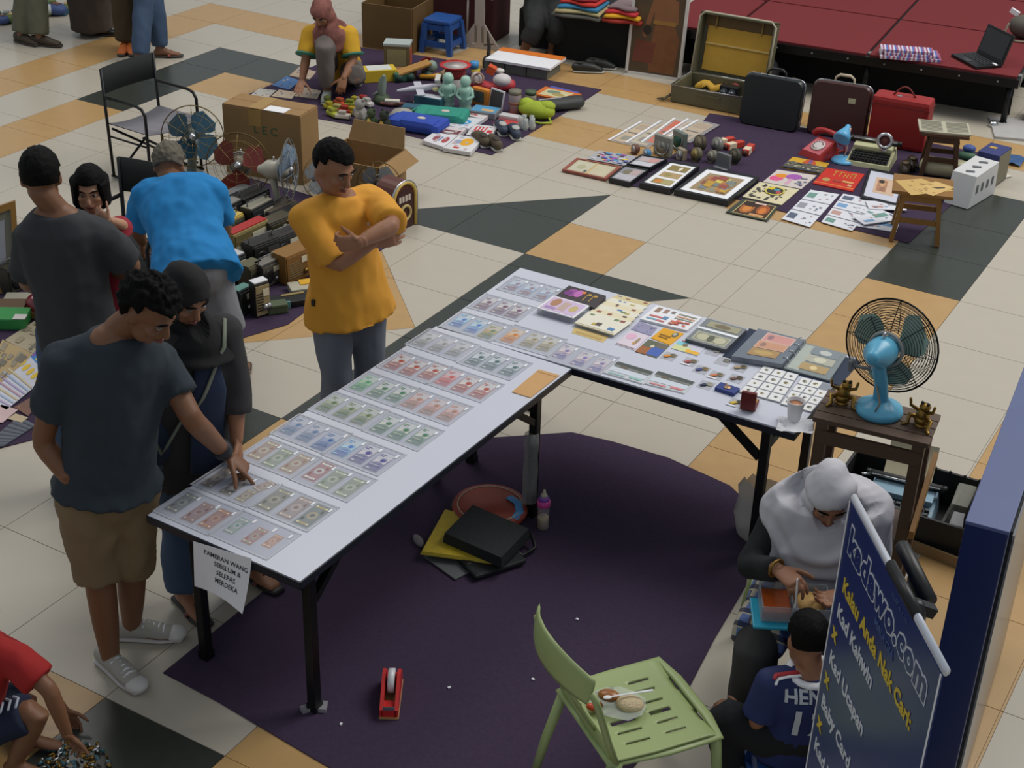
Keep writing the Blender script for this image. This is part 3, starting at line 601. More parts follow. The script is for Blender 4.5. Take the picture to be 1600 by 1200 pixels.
# ---------------------------------------------------------------- wooden stand with the blue fan
FT = .82
def slatted_stand():
    m_, a_, L = fr((1282, 655), (1438, 692), FT)
    t = thing('wooden_stand', 'dark brown slatted wooden stand carrying the blue fan', 'stand', (m_.x, m_.y, 0), a_)
    L = .46; D = .27; DW = M('brown_stand', (84, 64, 50), .6, var=.2, scale=8)
    for i in range(4):
        mb = MB(); mb.box((0, .035 + i * .068, FT - .011), (L + .02, .062, .022), bev=.002); mb.build('slat', DW, t)
    for x in (-L / 2 + .03, L / 2 - .03):
        for y in (.03, D - .03):
            mb = MB(); mb.box((x, y, (FT - .023) / 2), (.05, .045, FT - .023), bev=.003); mb.build('leg', DW, t)
    for y in (.012, D - .012):
        mb = MB(); mb.box((0, y, FT - .085), (L - .02, .02, .06)); mb.build('apron', DW, t)
    for x in (-L / 2 + .02, L / 2 - .02):
        mb = MB(); mb.box((x, D / 2, FT - .07), (.02, D - .02, .05)); mb.build('side_rail', DW, t)
        mb = MB(); mb.bar((x + .03 * (1 if x > 0 else -1), -.01, .38), (x + .03 * (1 if x > 0 else -1), D + .1, .56), .02, .06); mb.build('side_board', OAK, t)
    mb = MB(); mb.box((0, D / 2, .30), (L - .04, D, .02)); mb.build('shelf', DW, t)
    return t
slatted_stand()
TURQ = M('turquoise_enamel', (92, 172, 206), .3, var=.05); GBLADE = M('green_blade', (146, 172, 158), .45)
def desk_fan(label, base, hub, face, R, body, blade, cage, nb=3, group='old electric fans', scale=1., tilt_ring=True, rings=9, wires=10, stalk=None):
    "base, hub world points; face: direction the blades face"
    t = thing('table_fan', label, 'fan', base, 0, None); h = V(hub) - V(base); f = V(face).normalized()
    x = f.cross(UP).normalized(); y = x.cross(f); Rf = Matrix((x, y, f)).transposed()
    s = R / .18
    mb = MB(); mb.lathe([(.085 * s, 0), (.09 * s, .012 * s), (.085 * s, .03 * s), (.05 * s, .045 * s), (.028 * s, .06 * s)], (0, 0, 0), 26); mb.build('base', body, t)
    mb = MB(); p2 = h - f * .10 * s - UP * .055 * s
    mb.sweep([(0, 0, .04 * s), V((0, 0, .10 * s)).lerp(p2, .3), p2], [(.032 * s, .024 * s), (.026 * s, .02 * s), (.03 * s, .022 * s)], x, 12); mb.build('neck', body, t)
    mb = MB(); mb.sweep([h - f * .165 * s, h - f * .13 * s, h - f * .08 * s, h - f * .04 * s], [.03 * s, .056 * s, .058 * s, .05 * s], None, 18); mb.build('motor_housing', body, t)
    mb = MB(); mb.tube([h - f * .17 * s, h - f * .185 * s], .009 * s); mb.sweep([h - f * .09 * s + UP * .055 * s, h - f * .09 * s + UP * .075 * s], .007 * s, None, 8); mb.build('knob', CHROME, t)
    mb = MB(); mb.sweep([h - f * .03 * s, h + f * .005 * s], [.028 * s, .022 * s], None, 14); mb.build('hub', CHROME, t)
    for k in range(nb):
        a0 = k * 2 * math.pi / nb + .5; vs = []; n = 7
        for i in range(n):
            u = i / (n - 1); rr = R * (.16 + .72 * u)
            wdt = (.28 + .62 * math.sin(math.pi * min(1, u * .62 + .16)) - .45 * max(0, u - .8) * 3)
            for sgn in (-1, 1):
                a = a0 + sgn * wdt * .78 + u * .25
                vs.append(h + Rf @ V((rr * math.cos(a), rr * math.sin(a), -.004 * s + sgn * .02 * s)))
        m2 = [p_ - f * .003 for p_ in vs]
        mb = MB(); nn = len(vs)
        fs = [(2 * i, 2 * i + 1, 2 * i + 3, 2 * i + 2) for i in range(n - 1)]
        mb.add(vs + m2, fs + [tuple(nn + q for q in reversed(g)) for g in fs], 0, True); mb.build('blade', blade, t)
    mb = MB()
    for zf, zb in ((.045, 1), (-.05, -1)):
        for k in range(rings):
            rr = R * (.26 + .74 * k / (rings - 1)); dome = (1 - (rr / R) ** 2)
            mb.ring(h + f * (zf * s * dome), rr, .0013 * max(1, s) if k < rings - 1 else .004 * s, Rf, 36, 4)
        for k in range(wires):
            a = k * 2 * math.pi / wires
            pts = [h + Rf @ V((R * q * math.cos(a), R * q * math.sin(a), zf * s * (1 - q * q))) for q in (.2, .5, .8, 1.)]
            mb.tube(pts, .0016 * max(1, s), 4)
    mb.build('cage', cage, t); mb = MB(); mb.ring(h - f * .055 * s, R * .36, .007 * s, Rf, 26, 6); mb.build('guard_ring', C(150, 150, 146, rough=.35), t)
    return t
base = P(1373, 645, FT); hub = K(1393, 540, base, -.06)
fan = desk_fan('turquoise blue table fan with green blades and black wire cage on the wooden stand', base, hub, V((.10, .95, -.10)), .2, TURQ, GBLADE, BLKM, 3, rings=15, wires=8)
b0 = V((0, 0, 0)); h = V(hub) - V(base)
mb = MB(); mb.tube([(.0, -.07, .035), (.02, -.085, .09), h + V((-.03, -.06, -.12)), h + V((.05, -.1, -.06))], .004, 6); mb.build('cord', M('beige_cord', (150, 136, 116), .6), fan)
mb = MB(); mb.box((-.005, -.083, .022), (.035, .012, .012), 0, rz(0)); mb.build('switch', BLACK, fan)
mb = MB(); mb.sweep([h + V((-.05, -.06, -.10)), h + V((-.13, -.07, -.10))], .008, None, 8); mb.box(h + V((-.135, -.07, -.10)), (.02, .035, .05), bev=.006); mb.build('plug', GREY, fan)
def frog(label, px, ang):
    t = thing('brass_figurine', label, 'figurine', P(px[0], px[1], FT), ang, 'brass frog figurines')
    mb = MB(); mb.ell((0, 0, .05), (.03, .028, .036)); mb.ell((.01, -.012, .095), (.024, .026, .017)); mb.ell((.0, .0, .025), (.034, .03, .024)); mb.build('body', BRASS, t)
    for s in (-1, 1):
        mb = MB(); mb.sweep([(s * .025, .0, .03), (s * .048, -.02, .04), (s * .045, -.035, .008), (s * .058, -.05, .004)], [.012, .011, .008, .007], None, 8); mb.build('hind_leg', BRASS, t)
        mb = MB(); mb.sweep([(s * .022, -.008, .07), (s * .05, -.02, .085), (s * .055, -.02, .112)], [.008, .007, .006], None, 8); mb.build('arm', BRASS, t)
        mb = MB(); mb.ell((s * .013 + .01, -.016, .112), (.008, .008, .008)); mb.build('eye', M('dark_eye', (40, 34, 24), .3), t)
    mb = MB(); mb.lathe([(.03, 0), (.032, .006), (.02, .012)], (0, 0, 0), 14); mb.build('plinth', BRASS, t)
frog('small brass frog figurine on the stand, left of the fan', (1315, 629), .3)
frog('small brass frog figurine on the stand, right of the fan', (1439, 664), -.2)
# typewriter with paper behind the seated woman
def typewriter(label, loc, ang, body, keys, paper=None, s=1.):
    t = thing('typewriter', label, 'typewriter', loc, ang)
    w, d = .33 * s, .30 * s
    mb = MB(); mb.hexa([(-w / 2, 0, 0), (w / 2, 0, 0), (w / 2, d, 0), (-w / 2, d, 0)], [(-w / 2 + .01, .01, .03 * s), (w / 2 - .01, .01, .03 * s), (w / 2 - .015, d * .5, .085 * s), (-w / 2 + .015, d * .5, .085 * s)][:2] + [(w / 2 - .015, d, .085 * s), (-w / 2 + .015, d, .085 * s)]); mb.build('body', body, t)
    mb = MB(); mb.box((0, d * .70, .095 * s), (w * .86, d * .42, .03 * s), bev=.006); mb.build('top_cover', body, t)
    mb = MB(); mb.hexa([(-w * .42, .02 * s, .036 * s), (w * .42, .02 * s, .036 * s), (w * .42, d * .42, .07 * s), (-w * .42, d * .42, .07 * s)], [(-w * .42, .02 * s, .042 * s), (w * .42, .02 * s, .042 * s), (w * .42, d * .42, .076 * s), (-w * .42, d * .42, .076 * s)]); mb.build('key_bed', BLACK, t)
    for r_ in range(4):
        mb = MB()
        for k in range(10): mb.box((-w * .36 + k * w * .08 + r_ * .003, .035 * s + r_ * d * .095, (.052 + r_ * .009) * s), (w * .06, d * .06, .012 * s))
        mb.build('key_row', keys, t)
    mb = MB(); mb.tube([(-w * .5, d * .86, .125 * s), (w * .5, d * .86, .125 * s)], .018 * s, 14); mb.build('platen', M('platen_rubber', (60, 60, 60), .6), t)
    for sx in (-1, 1):
        mb = MB(); mb.sweep([(sx * w * .5, d * .86, .125 * s), (sx * w * .57, d * .86, .125 * s)], .02 * s, None, 12, 0, False); mb.build('platen_knob', BLACK, t)
    mb = MB(); mb.tube([(-w * .48, d * .78, .135 * s), (w * .48, d * .78, .135 * s)], .006 * s, 8); mb.tube([(-w * .5, d * .8, .13 * s), (-w * .60, d * .62, .15 * s)], .006 * s, 6); mb.build('paper_bail', CHROME, t)
    if paper:
        mb = MB(); n = 7; vs = []
        for i in range(n):
            u = i / (n - 1); y = d * .88 + .10 * math.sin(u * 1.4) * s; z = .13 * s + .15 * u * s
            vs += [(-w * .34, y, z), (w * .34, y, z)]
        mb.add(vs + [(a, b + .001, c) for a, b, c in vs], [(2 * i, 2 * i + 1, 2 * i + 3, 2 * i + 2) for i in range(n - 1)], 0, True); mb.build('paper', paper, t)
    return t
# low dark cabinet the machines stand on
cab = thing('equipment_case', 'black open trunk under and behind the wooden stand, machines inside', 'trunk', (-1.20, 5.99, 0), .02)
TRK = M('black_leatherette', (28, 28, 28), .6, var=.2, scale=40, bump=.2)
for nm, c_, d_ in (('floor_panel', (0, 0, .03), (.84, .38, .02)), ('front_panel', (0, -.185, .10), (.84, .015, .16)), ('back_panel', (0, .185, .12), (.84, .015, .20)), ('end_panel', (-.415, 0, .11), (.015, .36, .18)), ('end_panel', (.415, 0, .11), (.015, .36, .18)), ('divider', (.10, 0, .1), (.015, .35, .13))):
    mb = MB(); mb.box(c_, d_, bev=.003); mb.build(nm, TRK, cab)
mb = MB()
for k in range(12): mb.lathe([(.008, 0), (.006, .006), (0, .008)], (-.38 + k * .069, .185, .22), 8)
mb.build('rivets', TRK, cab)['kind'] = 'stuff'
typewriter('pale blue typewriter with a cream sheet behind the seated woman', (-1.31, 5.82, .041), .12, M('pale_blue_enamel', (136, 166, 184), .35), M('grey_keys', (70, 74, 76), .5), M('aged_paper', (214, 204, 172), .8, var=.05))
hl = thing('headlamp', 'round chrome headlamp lying behind the pale blue typewriter', 'lamp', (-1.27, 6.25, .0), 0)
mb = MB(); mb.lathe([(.04, 0), (.075, .05), (.085, .10), (.083, .11)], (0, 0, 0), 24); mb.build('shell', CHROME, hl)
mb = MB(); mb.lathe([(.081, .108), (.06, .125), (.03, .133), (0, .135)], (0, 0, 0), 24); mb.build('lens', M('pale_glass', (206, 214, 214), .1, var=.03), hl)
bx = thing('projector_case', 'dark grey rounded machine case standing in the trunk at the right', 'case', (-.93, 6.0, .041), .05)
mb = MB(); mb.sweep([(0, -.14, .16), (0, .13, .16)], [(.09, .15), (.09, .15)], (1, 0, 0), 18, 0, False); mb.build('body', M('dark_grey_case', (58, 56, 54), .5), bx)
mb = MB(); mb.bar((-.05, -.02, .315), (.05, -.02, .315), .03, .012); mb.build('handle', BLACK, bx)
pl = thing('glass_jar', 'clear plastic container leaning beside the dark rounded case', 'container', (-1.06, 6.02, .041), .1)
mb = MB(); mb.box((0, 0, .09), (.085, .2, .18), bev=.01); mb.build('container', film('container_film', (190, 190, 176), .35, .15), pl)
mb = MB(); mb.box((0, -.03, .035), (.07, .12, .06), bev=.01); mb.build('white_contents', WHITE, pl)
mb = MB(); mb.box((-1.13, 5.775, .02), (.32, .012, .07), 0, rz(-.1)); c_ = V((-1.13, 5.775, 0))
mb.v = [p_ - c_ for p_ in mb.v]; tag(mb.build('wooden_plank', M('raw_plank', (146, 120, 84), .8), None, c_), 'short pale wooden plank leaning on the black trunk', 'plank')
# ---------------------------------------------------------------- banner
A = P(1330, 778, 1.6); B = P(1474, 1050, 1.6); ex = (B - A); L = ex.length; ang = math.atan2(ex.y, ex.x)
bn = thing('banner_stand', 'tall dark blue advertising banner on a stand with white lettering', 'banner', ((A.x + B.x) / 2, (A.y + B.y) / 2, 0), ang)
BLU = M('banner_blue', (24, 48, 108), .28, var=.05, scale=2, spec=.6); 
mb = MB(); mb.box((0, 0, .83), (L, .004, 1.52)); mb.build('banner_sheet', BLU, bn)
mb = MB(); mb.sweep([(-L / 2, .008, 1.6), (L / 2, .008, 1.6)], [(.010, .014)] * 2, (0, 1, 0), 16, 0, False); mb.build('top_rail', M('white_aluminium', (222, 226, 236), .25, metal=.3), bn)
mb = MB(); mb.sweep([(-L * .07, .010, 1.602), (L * .22, .010, 1.602)], [(.0155, .019)] * 2, (0, 1, 0), 14, 0, False); mb.build('rail_grip', BLACK, bn)
mb = MB(); mb.tube([(L * .08, .05, .06), (L * .08, .05, 1.50)], .017, 12); mb.sweep([(L * .08, .05, 1.47), (L * .08, .05, 1.54)], .03, None, 12); mb.bar((L * .08, .01, 1.57), (L * .08, .10, 1.53), .03, .03); mb.build('pole', BLKM, bn)
iv = lambda p: rz(-ang) @ (p - bn.location)
mb = MB(); mb.sweep([iv(P(1411, 856, 1.5)), iv(P(1452, 938, 1.5))], .022, None, 14, 0, (True, False)); mb.bar(iv(P(1411, 856, 1.5)).lerp(iv(P(1452, 938, 1.5)), .45) - UP * .02, (L * .08, .05, 1.45), .03, .03); mb.build('rear_tube', BLACK, bn)
mb = MB(); mb.box((0, .03, .035), (L + .06, .16, .07), bev=.01); mb.build('base_box', GREY, bn)
mb = MB(); mb.box((-L / 2 + .003, -.0035, .83), (.006, .002, 1.52)); mb.box((L / 2 - .003, -.0035, .83), (.006, .002, 1.52)); mb.build('white_edge', WHITE, bn)
LW = M('banner_white', (206, 210, 218), .5, var=.02); LY = M('banner_yellow', (214, 186, 62), .5, var=.03)
def bt(s, size, x, z, m, ax='LEFT', bold=0, dy=-.0035, sp=1.): lettering(s, size, basis((x, dy, z), (1, 0, 0), (0, 0, 1)), m, bn, 'lettering', bold, ax, .0006, sp)
bt('kadawo.com', .118, -.005, 1.452, LW, 'CENTER', .0105, -.003, 1.1); bt('kadawo.com', .118, -.005, 1.452, BLU, 'CENTER', .0045, -.0042, 1.1)
bt('R', .022, L * .40, 1.50, LW, 'CENTER'); 
bt('PORTAL KAD', .02, .02, 1.555, M('faded_blue', (66, 88, 140), .5), 'LEFT'); bt('MALAYSIA', .034, -.06, 1.40, M('faded_blue', (66, 88, 140), .5), 'LEFT', .001)
bt('Kalau Anda Nak Cari:', .068, -L / 2 + .055, 1.315, LY, 'LEFT', .002)
bt('Kad Kahwin', .068, -L / 2 + .045, 1.215, LW, 'LEFT', .002); bt('x', .075, -L / 2 + .035, 1.13, LY, 'LEFT', .003)
bt('Kad Ucapan', .068, -L / 2 + .045, 1.04, LW, 'LEFT', .002); bt('x', .075, -L / 2 + .035, .955, LY, 'LEFT', .003)
bt('Baby Card', .068, -L / 2 + .04, .865, LW, 'LEFT', .002); bt('x', .075, -L / 2 + .035, .78, LY, 'LEFT', .003); bt('Kad Nama', .068, -L / 2 + .04, .69, LW, 'LEFT', .002)
# ---------------------------------------------------------------- blue kiosk
ks = thing('kiosk', 'tall dark blue kiosk with glossy dark glass side at the right edge', 'kiosk', (-.652, 3.81, 0), .09)
KB = M('kiosk_blue', (26, 42, 92), .35, var=.1, scale=5); KT = M('kiosk_blue_top', (84, 96, 140), .5, var=.08, scale=8)
mb = MB(); mb.box((.0625, .72, .75), (.125, 1.44, 1.496), bev=.004); mb.build('body', KB, ks)
mb = MB(); mb.box((.0625, .72, 1.501), (.127, 1.444, .012), bev=.002); mb.build('top_panel', KT, ks)
mb = MB(); mb.box((.13, .74, .75), (.008, 1.36, 1.44)); mb.build('glass_side', M('dark_glass', (52, 55, 58), .2, var=.05, spec=.35), ks)
mb = MB(); mb.box((.137, .06, .75), (.006, .012, 1.46)); mb.box((.137, .72, 1.478), (.006, 1.4, .012)); mb.build('metal_edge', GREY, ks)
mb = MB(); mb.box((-.004, .2, .6), (.004, .02, 1.1)); mb.build('side_seam', GREY, ks)
# ---------------------------------------------------------------- green plastic chairs
GRN = M('light_green_plastic', (156, 172, 114), .38, var=.03, scale=3)
def plastic_chair(label, loc, ang, back=True):
    "seat front along +y, back along -y"
    t = thing('plastic_chair' if back else 'plastic_stool', label, 'chair' if back else 'stool', loc, ang, 'light green plastic seats')
    SH = .43; w0, w1 = .20, .215
    # seat: strips between slots
    def prof(x, y): return SH - .012 + .012 * (x / .2) ** 2 - .02 * max(0, (y - .15) / .06) ** 2 * (1 if y > .15 else 0)
    mb = MB(); xs = [-w1, -.15, -.12, -.088, -.056, -.028, .0, .028, .056, .088, .12, .15, w1]; ys = [-.2, -.15, -.09, -.03, .03, .09, .14, .18, .215]
    def solid(x, y): 
        return not (((abs(x) > .10 and abs(x) < .125) or (abs(x) > .04 and abs(x) < .058)) and ((-.12 < y < -.02) or (.02 < y < .10)))
    N = 44; Mn = 36; g = {}
    vs = []
    for j in range(Mn + 1):
        for i in range(N + 1):
            x = -w1 + 2 * w1 * i / N; y = -.2 + .42 * j / Mn; k = 1 - .05 * (y < -.05) * abs(y + .05) / .15
            yy = y
            if y > .19 and .05 < abs(x) < .12: yy = y - .012
            g[i, j] = len(vs); vs.append((x * k, yy, prof(x, y)))
    fs = []
    slots = [(a, b, c) for a in (-.135, -.08, -.025, .03, .085, .14) for b, c in ((-.12, -.03), (.03, .11))]
    for j in range(Mn):
        for i in range(N):
            x = -w1 + 2 * w1 * (i + .5) / N; y = -.2 + .42 * (j + .5) / Mn
            if any(abs(x - a) < .0065 and b < y < c for a, b, c in slots): continue
            fs.append((g[i, j], g[i + 1, j], g[i + 1, j + 1], g[i, j + 1]))
    mb.add(vs, fs, 0, True); o = mb.build('seat', GRN, t); so = o.modifiers.new('thick', 'SOLIDIFY'); so.thickness = .007; so.offset = -1
    mb = MB(); rim = [(-w1, .205), (-w1, 0), (-w0, -.2), (w0, -.2), (w1, 0), (w1, .205), (.11, .218), (-.11, .218)]
    mb.sweep([(x, y, SH - .016) for x, y in rim], [(.008, .02)] * 8, (0, 0, 1), 8, 0, False, True); mb.build('seat_rim', GRN, t)
    for sx in (-1, 1):
        mb = MB(); mb.sweep([(sx * .205, .195, SH - .015), (sx * .222, .215, .2), (sx * .235, .235, 0)], [(.03, .02), (.026, .018), (.022, .016)], (1, -.6 * sx, 0), 8, 0, False); mb.build('leg', GRN, t)
        mb = MB(); mb.sweep([(sx * .195, -.185, SH - .01), (sx * .215, -.24, .2), (sx * .23, -.28, 0)], [(.03, .02), (.027, .018), (.022, .016)], (1, .5 * sx, 0), 8, 0, False); mb.build('leg', GRN, t)
    if not back: return t
    def bk(x, z): # curved back surface
        u = (z - SH) / .40; return V((x, -.19 - .11 * u - .02 * u * u - .055 * (1 - (x / .22) ** 2) * min(1, u * 1.4), z))
    def ribbon(pts, wd, th=.012, name='back_post'):
        mb = MB(); mb.sweep([bk(*p_) for p_ in pts], [(w_, th) for w_ in wd], (1, 0, 0), 8, 0, False); return mb.build(name, GRN, t)
    for sx in (-1, 1): ribbon([(sx * .19, SH - .02), (sx * .195, SH + .1), (sx * .208, SH + .22), (sx * .213, SH + .29), (sx * .206, SH + .335)], [.03, .026, .026, .024, .016])
    mb = MB(); n = 14
    pts = [bk(-.205 + .41 * i / n, SH + .335 + .03 * math.sin(math.pi * i / n)) for i in range(n + 1)]
    mb.sweep(pts, [(.055 + .012 * math.sin(math.pi * i / n), .008) for i in range(n + 1)], (0, .12, 1), 8, 0, True); mb.build('top_band', GRN, t)
    for x in (-.06, -.02, .02, .06): ribbon([(x, SH + .0), (x, SH + .15), (x, SH + .30)], [.013, .012, .013], .006, 'back_slat')
    mb = MB(); mb.sweep([bk(-.2 + .4 * i / 10, SH + .015) for i in range(11)], [(.03, .007)] * 11, (0, .1, 1), 8, 0, True); mb.build('lower_band', GRN, t)
    mb = MB(); mb.sweep([bk(-.07 + .14 * i / 6, SH + .16) for i in range(7)], [(.012, .006)] * 7, (0, .1, 1), 8, 0, True); mb.build('middle_band', GRN, t)
    return t
c1 = plastic_chair('light green plastic chair in the foreground with a packet of food on its seat', (-1.585, 3.70, 0), -.62)
c2 = plastic_chair('light green plastic stool under the woman in the grey headscarf', (-1.30, 4.62, 0), math.pi + .41, False)
fp = P(962, 1100, .434); fd = thing('food_packet', 'opened food wrapper with rice and curry on the green chair seat', 'food', fp, .3)
mb = MB(); r = random.Random(5); vs = [(0, 0, .001)] + [(.105 * math.cos(a * .5236) * r.uniform(.85, 1.1), .085 * math.sin(a * .5236) * r.uniform(.85, 1.1), r.uniform(.002, .012)) for a in range(12)]
mb.add(vs, [(0, i + 1, (i + 1) % 12 + 1) for i in range(12)]); mb.build('wrapper', film('wrapper_film', (200, 206, 196), .5, .25), fd)
mb = MB(); mb.ell((.05, .005, .008), (.05, .042, .022)); mb.build('rice', M('rice', (206, 186, 150), .9, var=.2, scale=140, bump=.6), fd)['kind'] = 'stuff'
mb = MB(); mb.ell((-.03, .03, .008), (.04, .028, .016)); mb.ell((-.06, -.03, .006), (.02, .02, .012)); mb.build('curry', M('curry', (150, 92, 36), .3, var=.5, scale=60), fd)['kind'] = 'stuff'
mb = MB(); mb.ell((-.075, -.045, .008), (.022, .016, .012)); mb.build('chilli', C(196, 70, 36, rough=.3), fd)
sp_ = MB(); sp_.sweep([(-.02, -.02, .0), (.05, .02, .006), (.11, .055, .010)], [(.004, .002), (.005, .002), (.006, .002)], (0, 1, 0), 8); sp_.ell((-.03, -.027, .0), (.016, .010, .004), rz(.5))
tag(sp_.build('plastic_spoon', WHITE, None, fp + V((.0, .012, .034)), .2), 'white plastic spoon lying across the rice on the green chair', 'spoon')
# ---------------------------------------------------------------- under the table
def padded(px, z, th, c0, k=.96):
    q = [P(a_, b_, z) - c0 for a_, b_ in px]; m_ = sum(q, V()) / 4
    return MB().hexa([V((p.x, p.y, z - th - c0.z)) for p in q], [m_ + (p - m_) * k for p in q])
c0 = P(757, 832, 0); c0.z = .056
bag = thing('black_bag', 'black laptop bag on top of the pile under the table', 'bag', c0)
q = [(692, 833), (784, 873), (829, 826), (738, 787)]
padded(q, .106, .05, c0).build('bag_body', M('black_nylon', (24, 28, 30), .7, bump=.3, scale=40), bag)
MB().bar(P(694, 838, .08) - c0, P(780, 876, .08) - c0, .012, .006).build('zip', GREY, bag)
mb = MB(); a_ = P(829, 832, .07) - c0; mb.tube([a_, a_ + V((.05, -.04, -.04)), a_ + V((.03, -.12, -.045)), a_ + V((-.03, -.12, -.02))], .009, 6); mb.build('strap', BLACK, bag)
c0 = P(716, 838, 0); c0.z = .04
tag(padded([(656, 862), (776, 878), (815, 824), (694, 794)], .055, .015, c0).build('yellow_bag', M('yellow_print', (196, 170, 44), .6, var=.35, scale=30), None, c0), 'yellow patterned paper bag under the black laptop bag', 'bag')
kp = thing('round_bag', 'round red and blue child bag at the back of the pile', 'bag', P(765, 800, .02), 0)
mb = MB(); mb.lathe([(.17, 0), (.18, .02), (.17, .045), (0, .05)], (0, 0, 0), 26); mb.build('bag_disc', C(150, 62, 44), kp)
mb = MB(); mb.sweep([(.05, .09, .052), (.11, .07, .052), (.15, .02, .045), (.155, -.04, .042)], [(.02, .004)] * 4, None, 8); mb.build('blue_patch', C(70, 140, 196), kp)
mb = MB(); mb.ring((0, 0, .046), .15, .003, None, 26, 5); mb.build('piping', C(190, 180, 160), kp)
gb = thing('black_bag', 'black strapped bag at the bottom of the pile under the table', 'bag', P(738, 868, .0), -.5)
mb = MB(); mb.box((-.02, .04, .028), (.42, .26, .022), bev=.01); mb.build('bag_body', M('black_nylon'), gb)
mb = MB(); mb.tube([(-.2, .12, .03), (-.31, .17, .02), (-.36, .1, .05), (-.27, .03, .03)], .012, 6); mb.build('strap', BLACK, gb)
mb = MB(); mb.box((.05, -.06, .025), (.10, .06, .035), bev=.01); mb.build('buckle_pocket', BLACK, gb)
mb = MB(); mb.box((.04, -.085, .035), (.012, .006, .016)); mb.build('zip_tag', CHROME, gb)
mb = MB(); mb.box((0, 0, .004), (.22, .16, .005), 0, rz(-.3)); tag(mb.build('grey_folder', C(96, 98, 100), None, P(708, 878, .008)), 'grey folder corner under the black bag pile', 'folder')
mb = MB(); mb.ell((0, 0, .018), (.05, .02, .018)); tag(mb.build('cloth_shoe', C(124, 118, 120), None, P(654, 850, .0), -.6), 'small grey cloth roll beside the yellow bag', 'cloth')
fb = thing('baby_bottle', 'baby bottle with pink ring half full of milk by the table leg', 'bottle', P(848, 824, .006))
mb = MB(); mb.lathe([(.027, 0), (.029, .005), (.026, .05), (.028, .11), (.026, .125)], (0, 0, 0), 22); mb.build('bottle', film('bottle_film', (180, 170, 180), .3, .12), fb)
mb = MB(); mb.lathe([(.026, .003), (.025, .05), (.0255, .062), (0, .063)], (0, 0, 0), 20); mb.build('milk', M('milk', (214, 198, 160), .5), fb)
mb = MB(); mb.lathe([(.030, .122), (.031, .128), (.031, .148), (.027, .152)], (0, 0, 0), 22); mb.build('ring', C(206, 70, 150), fb)
mb = MB(); mb.lathe([(.026, .15), (.024, .165), (.017, .172)], (0, 0, 0), 20); mb.build('collar', C(120, 70, 160), fb)
mb = MB(); mb.lathe([(.018, .17), (.014, .183), (.007, .19), (.007, .205), (0, .21)], (0, 0, 0), 16); mb.build('teat', film('teat_film', (206, 196, 170), .7, .3), fb)
td = thing('tape_dispenser', 'red desk tape dispenser with a white roll on the purple carpet', 'tape dispenser', P(611, 1096, .006), 0.52); td.scale = (1.15, 1.15, 1.15)
mb = MB(); RD = M('red_plastic', (196, 42, 40), .35)
side = [(-.085, .0), (.105, .0), (.105, .05), (.07, .085), (.03, .095), (-.04, .06), (-.085, .035)]
for x in (-.025, .025):
    mb.add([(x - .006, a, b) for a, b in side] + [(x + .006, a, b) for a, b in side], [tuple(range(7)), tuple(range(13, 6, -1))] + [(i, i + 7, (i + 1) % 7 + 7, (i + 1) % 7) for i in range(7)])
mb.box((0, -.06, .018), (.05, .05, .034)); mb.box((0, .09, .02), (.05, .03, .04)); mb.build('body', RD, td)
mb = MB(); mb.box((0, .01, .003), (.066, .20, .006)); mb.build('base_plate', C(176, 140, 92), td)
mb = MB(); mb.lathe([(.018, -.011), (.042, -.011), (.042, .011), (.018, .011)], (0, .035, .062), 26, 0, ry(math.pi / 2)); mb.build('tape_roll', M('tape_white', (216, 216, 220), .3, var=.03), td)
mb = MB(); mb.box((0, -.083, .04), (.04, .004, .014)); mb.build('cutter', CHROME, td)
for i, (a, b, s_) in enumerate(((902, 968, .012), (702, 1075, .008), (533, 1132, .010), (833, 1062, .006))):
    mb = MB(); mb.box((0, 0, .003), (.012, .009, .004), 0, rz(i)); tag(mb.build('paper_scrap', WHITE, None, P(a, b, .006)), ('tiny white paper scrap in the middle of the purple carpet', 'tiny pale scrap right of the tape dispenser', 'tiny pale scrap near the taped table foot', 'tiny scrap at the carpet between dispenser and chair')[i], 'scrap', 'paper scraps on the carpet')
# white plastic bag behind the seated woman
wb = P(1182, 840, 0); mb = MB(); r = random.Random(11); prof = [(.085, .0), (.11, .03), (.115, .12), (.10, .2), (.105, .25), (.085, .29)]; vs = []; n = 18
for rr, z in prof:
    for k in range(n):
        a = k * 2 * math.pi / n; q_ = rr * (1 + .12 * math.sin(3 * a + z * 20) + r.uniform(-.03, .03)); vs.append((q_ * math.cos(a), q_ * .7 * math.sin(a), z + (r.uniform(-.02, .02) if z > .28 else 0)))
mb.add(vs, [(i * n + k, i * n + (k + 1) % n, (i + 1) * n + (k + 1) % n, (i + 1) * n + k) for i in range(5) for k in range(n)] + [tuple(range(n - 1, -1, -1))], 0, True)
tag(mb.build('plastic_bag', film('bag_film', (200, 196, 190), .8, .35), None, wb), 'open whitish plastic bag on the carpet left of the seated woman', 'bag')
# ---------------------------------------------------------------- goods on the far right carpet
CZ = .006
def frame_flat(name, label, cat, px, th, fm, face, patches, group=None, rim=.03):
    q = [P(a, b, CZ + th) for a, b in px]; c = sum(q, V()) / 4; c.z = CZ; q = [p - c for p in q]
    t = thing(name, label, cat, c, 0, group); zz = V((0, 0, 1))
    q = [V((p.x, p.y, th)) for p in q]; o = [p + V((p.x, p.y, 0)).normalized() * rim * 1.4 for p in q]
    mb = MB()
    for i in range(4):
        a, b, c2, d = o[i], o[(i + 1) % 4], q[(i + 1) % 4], q[i]
        mb.hexa([V((p.x, p.y, 0)) for p in (a, b, c2, d)], [V((p.x, p.y, th + .004)) for p in (a, b, c2, d)])
    mb.build('frame', fm, t)
    mb = MB(); mats = [face]; mb.slab([V((p.x, p.y, 0)) for p in q], UP, th - .002); prints(mb, [p - UP * .002 for p in q], patches, 0, mats, UP); mb.build('picture', mats, t)
    return t
BF = M('black_frame', (24, 26, 30), .4)
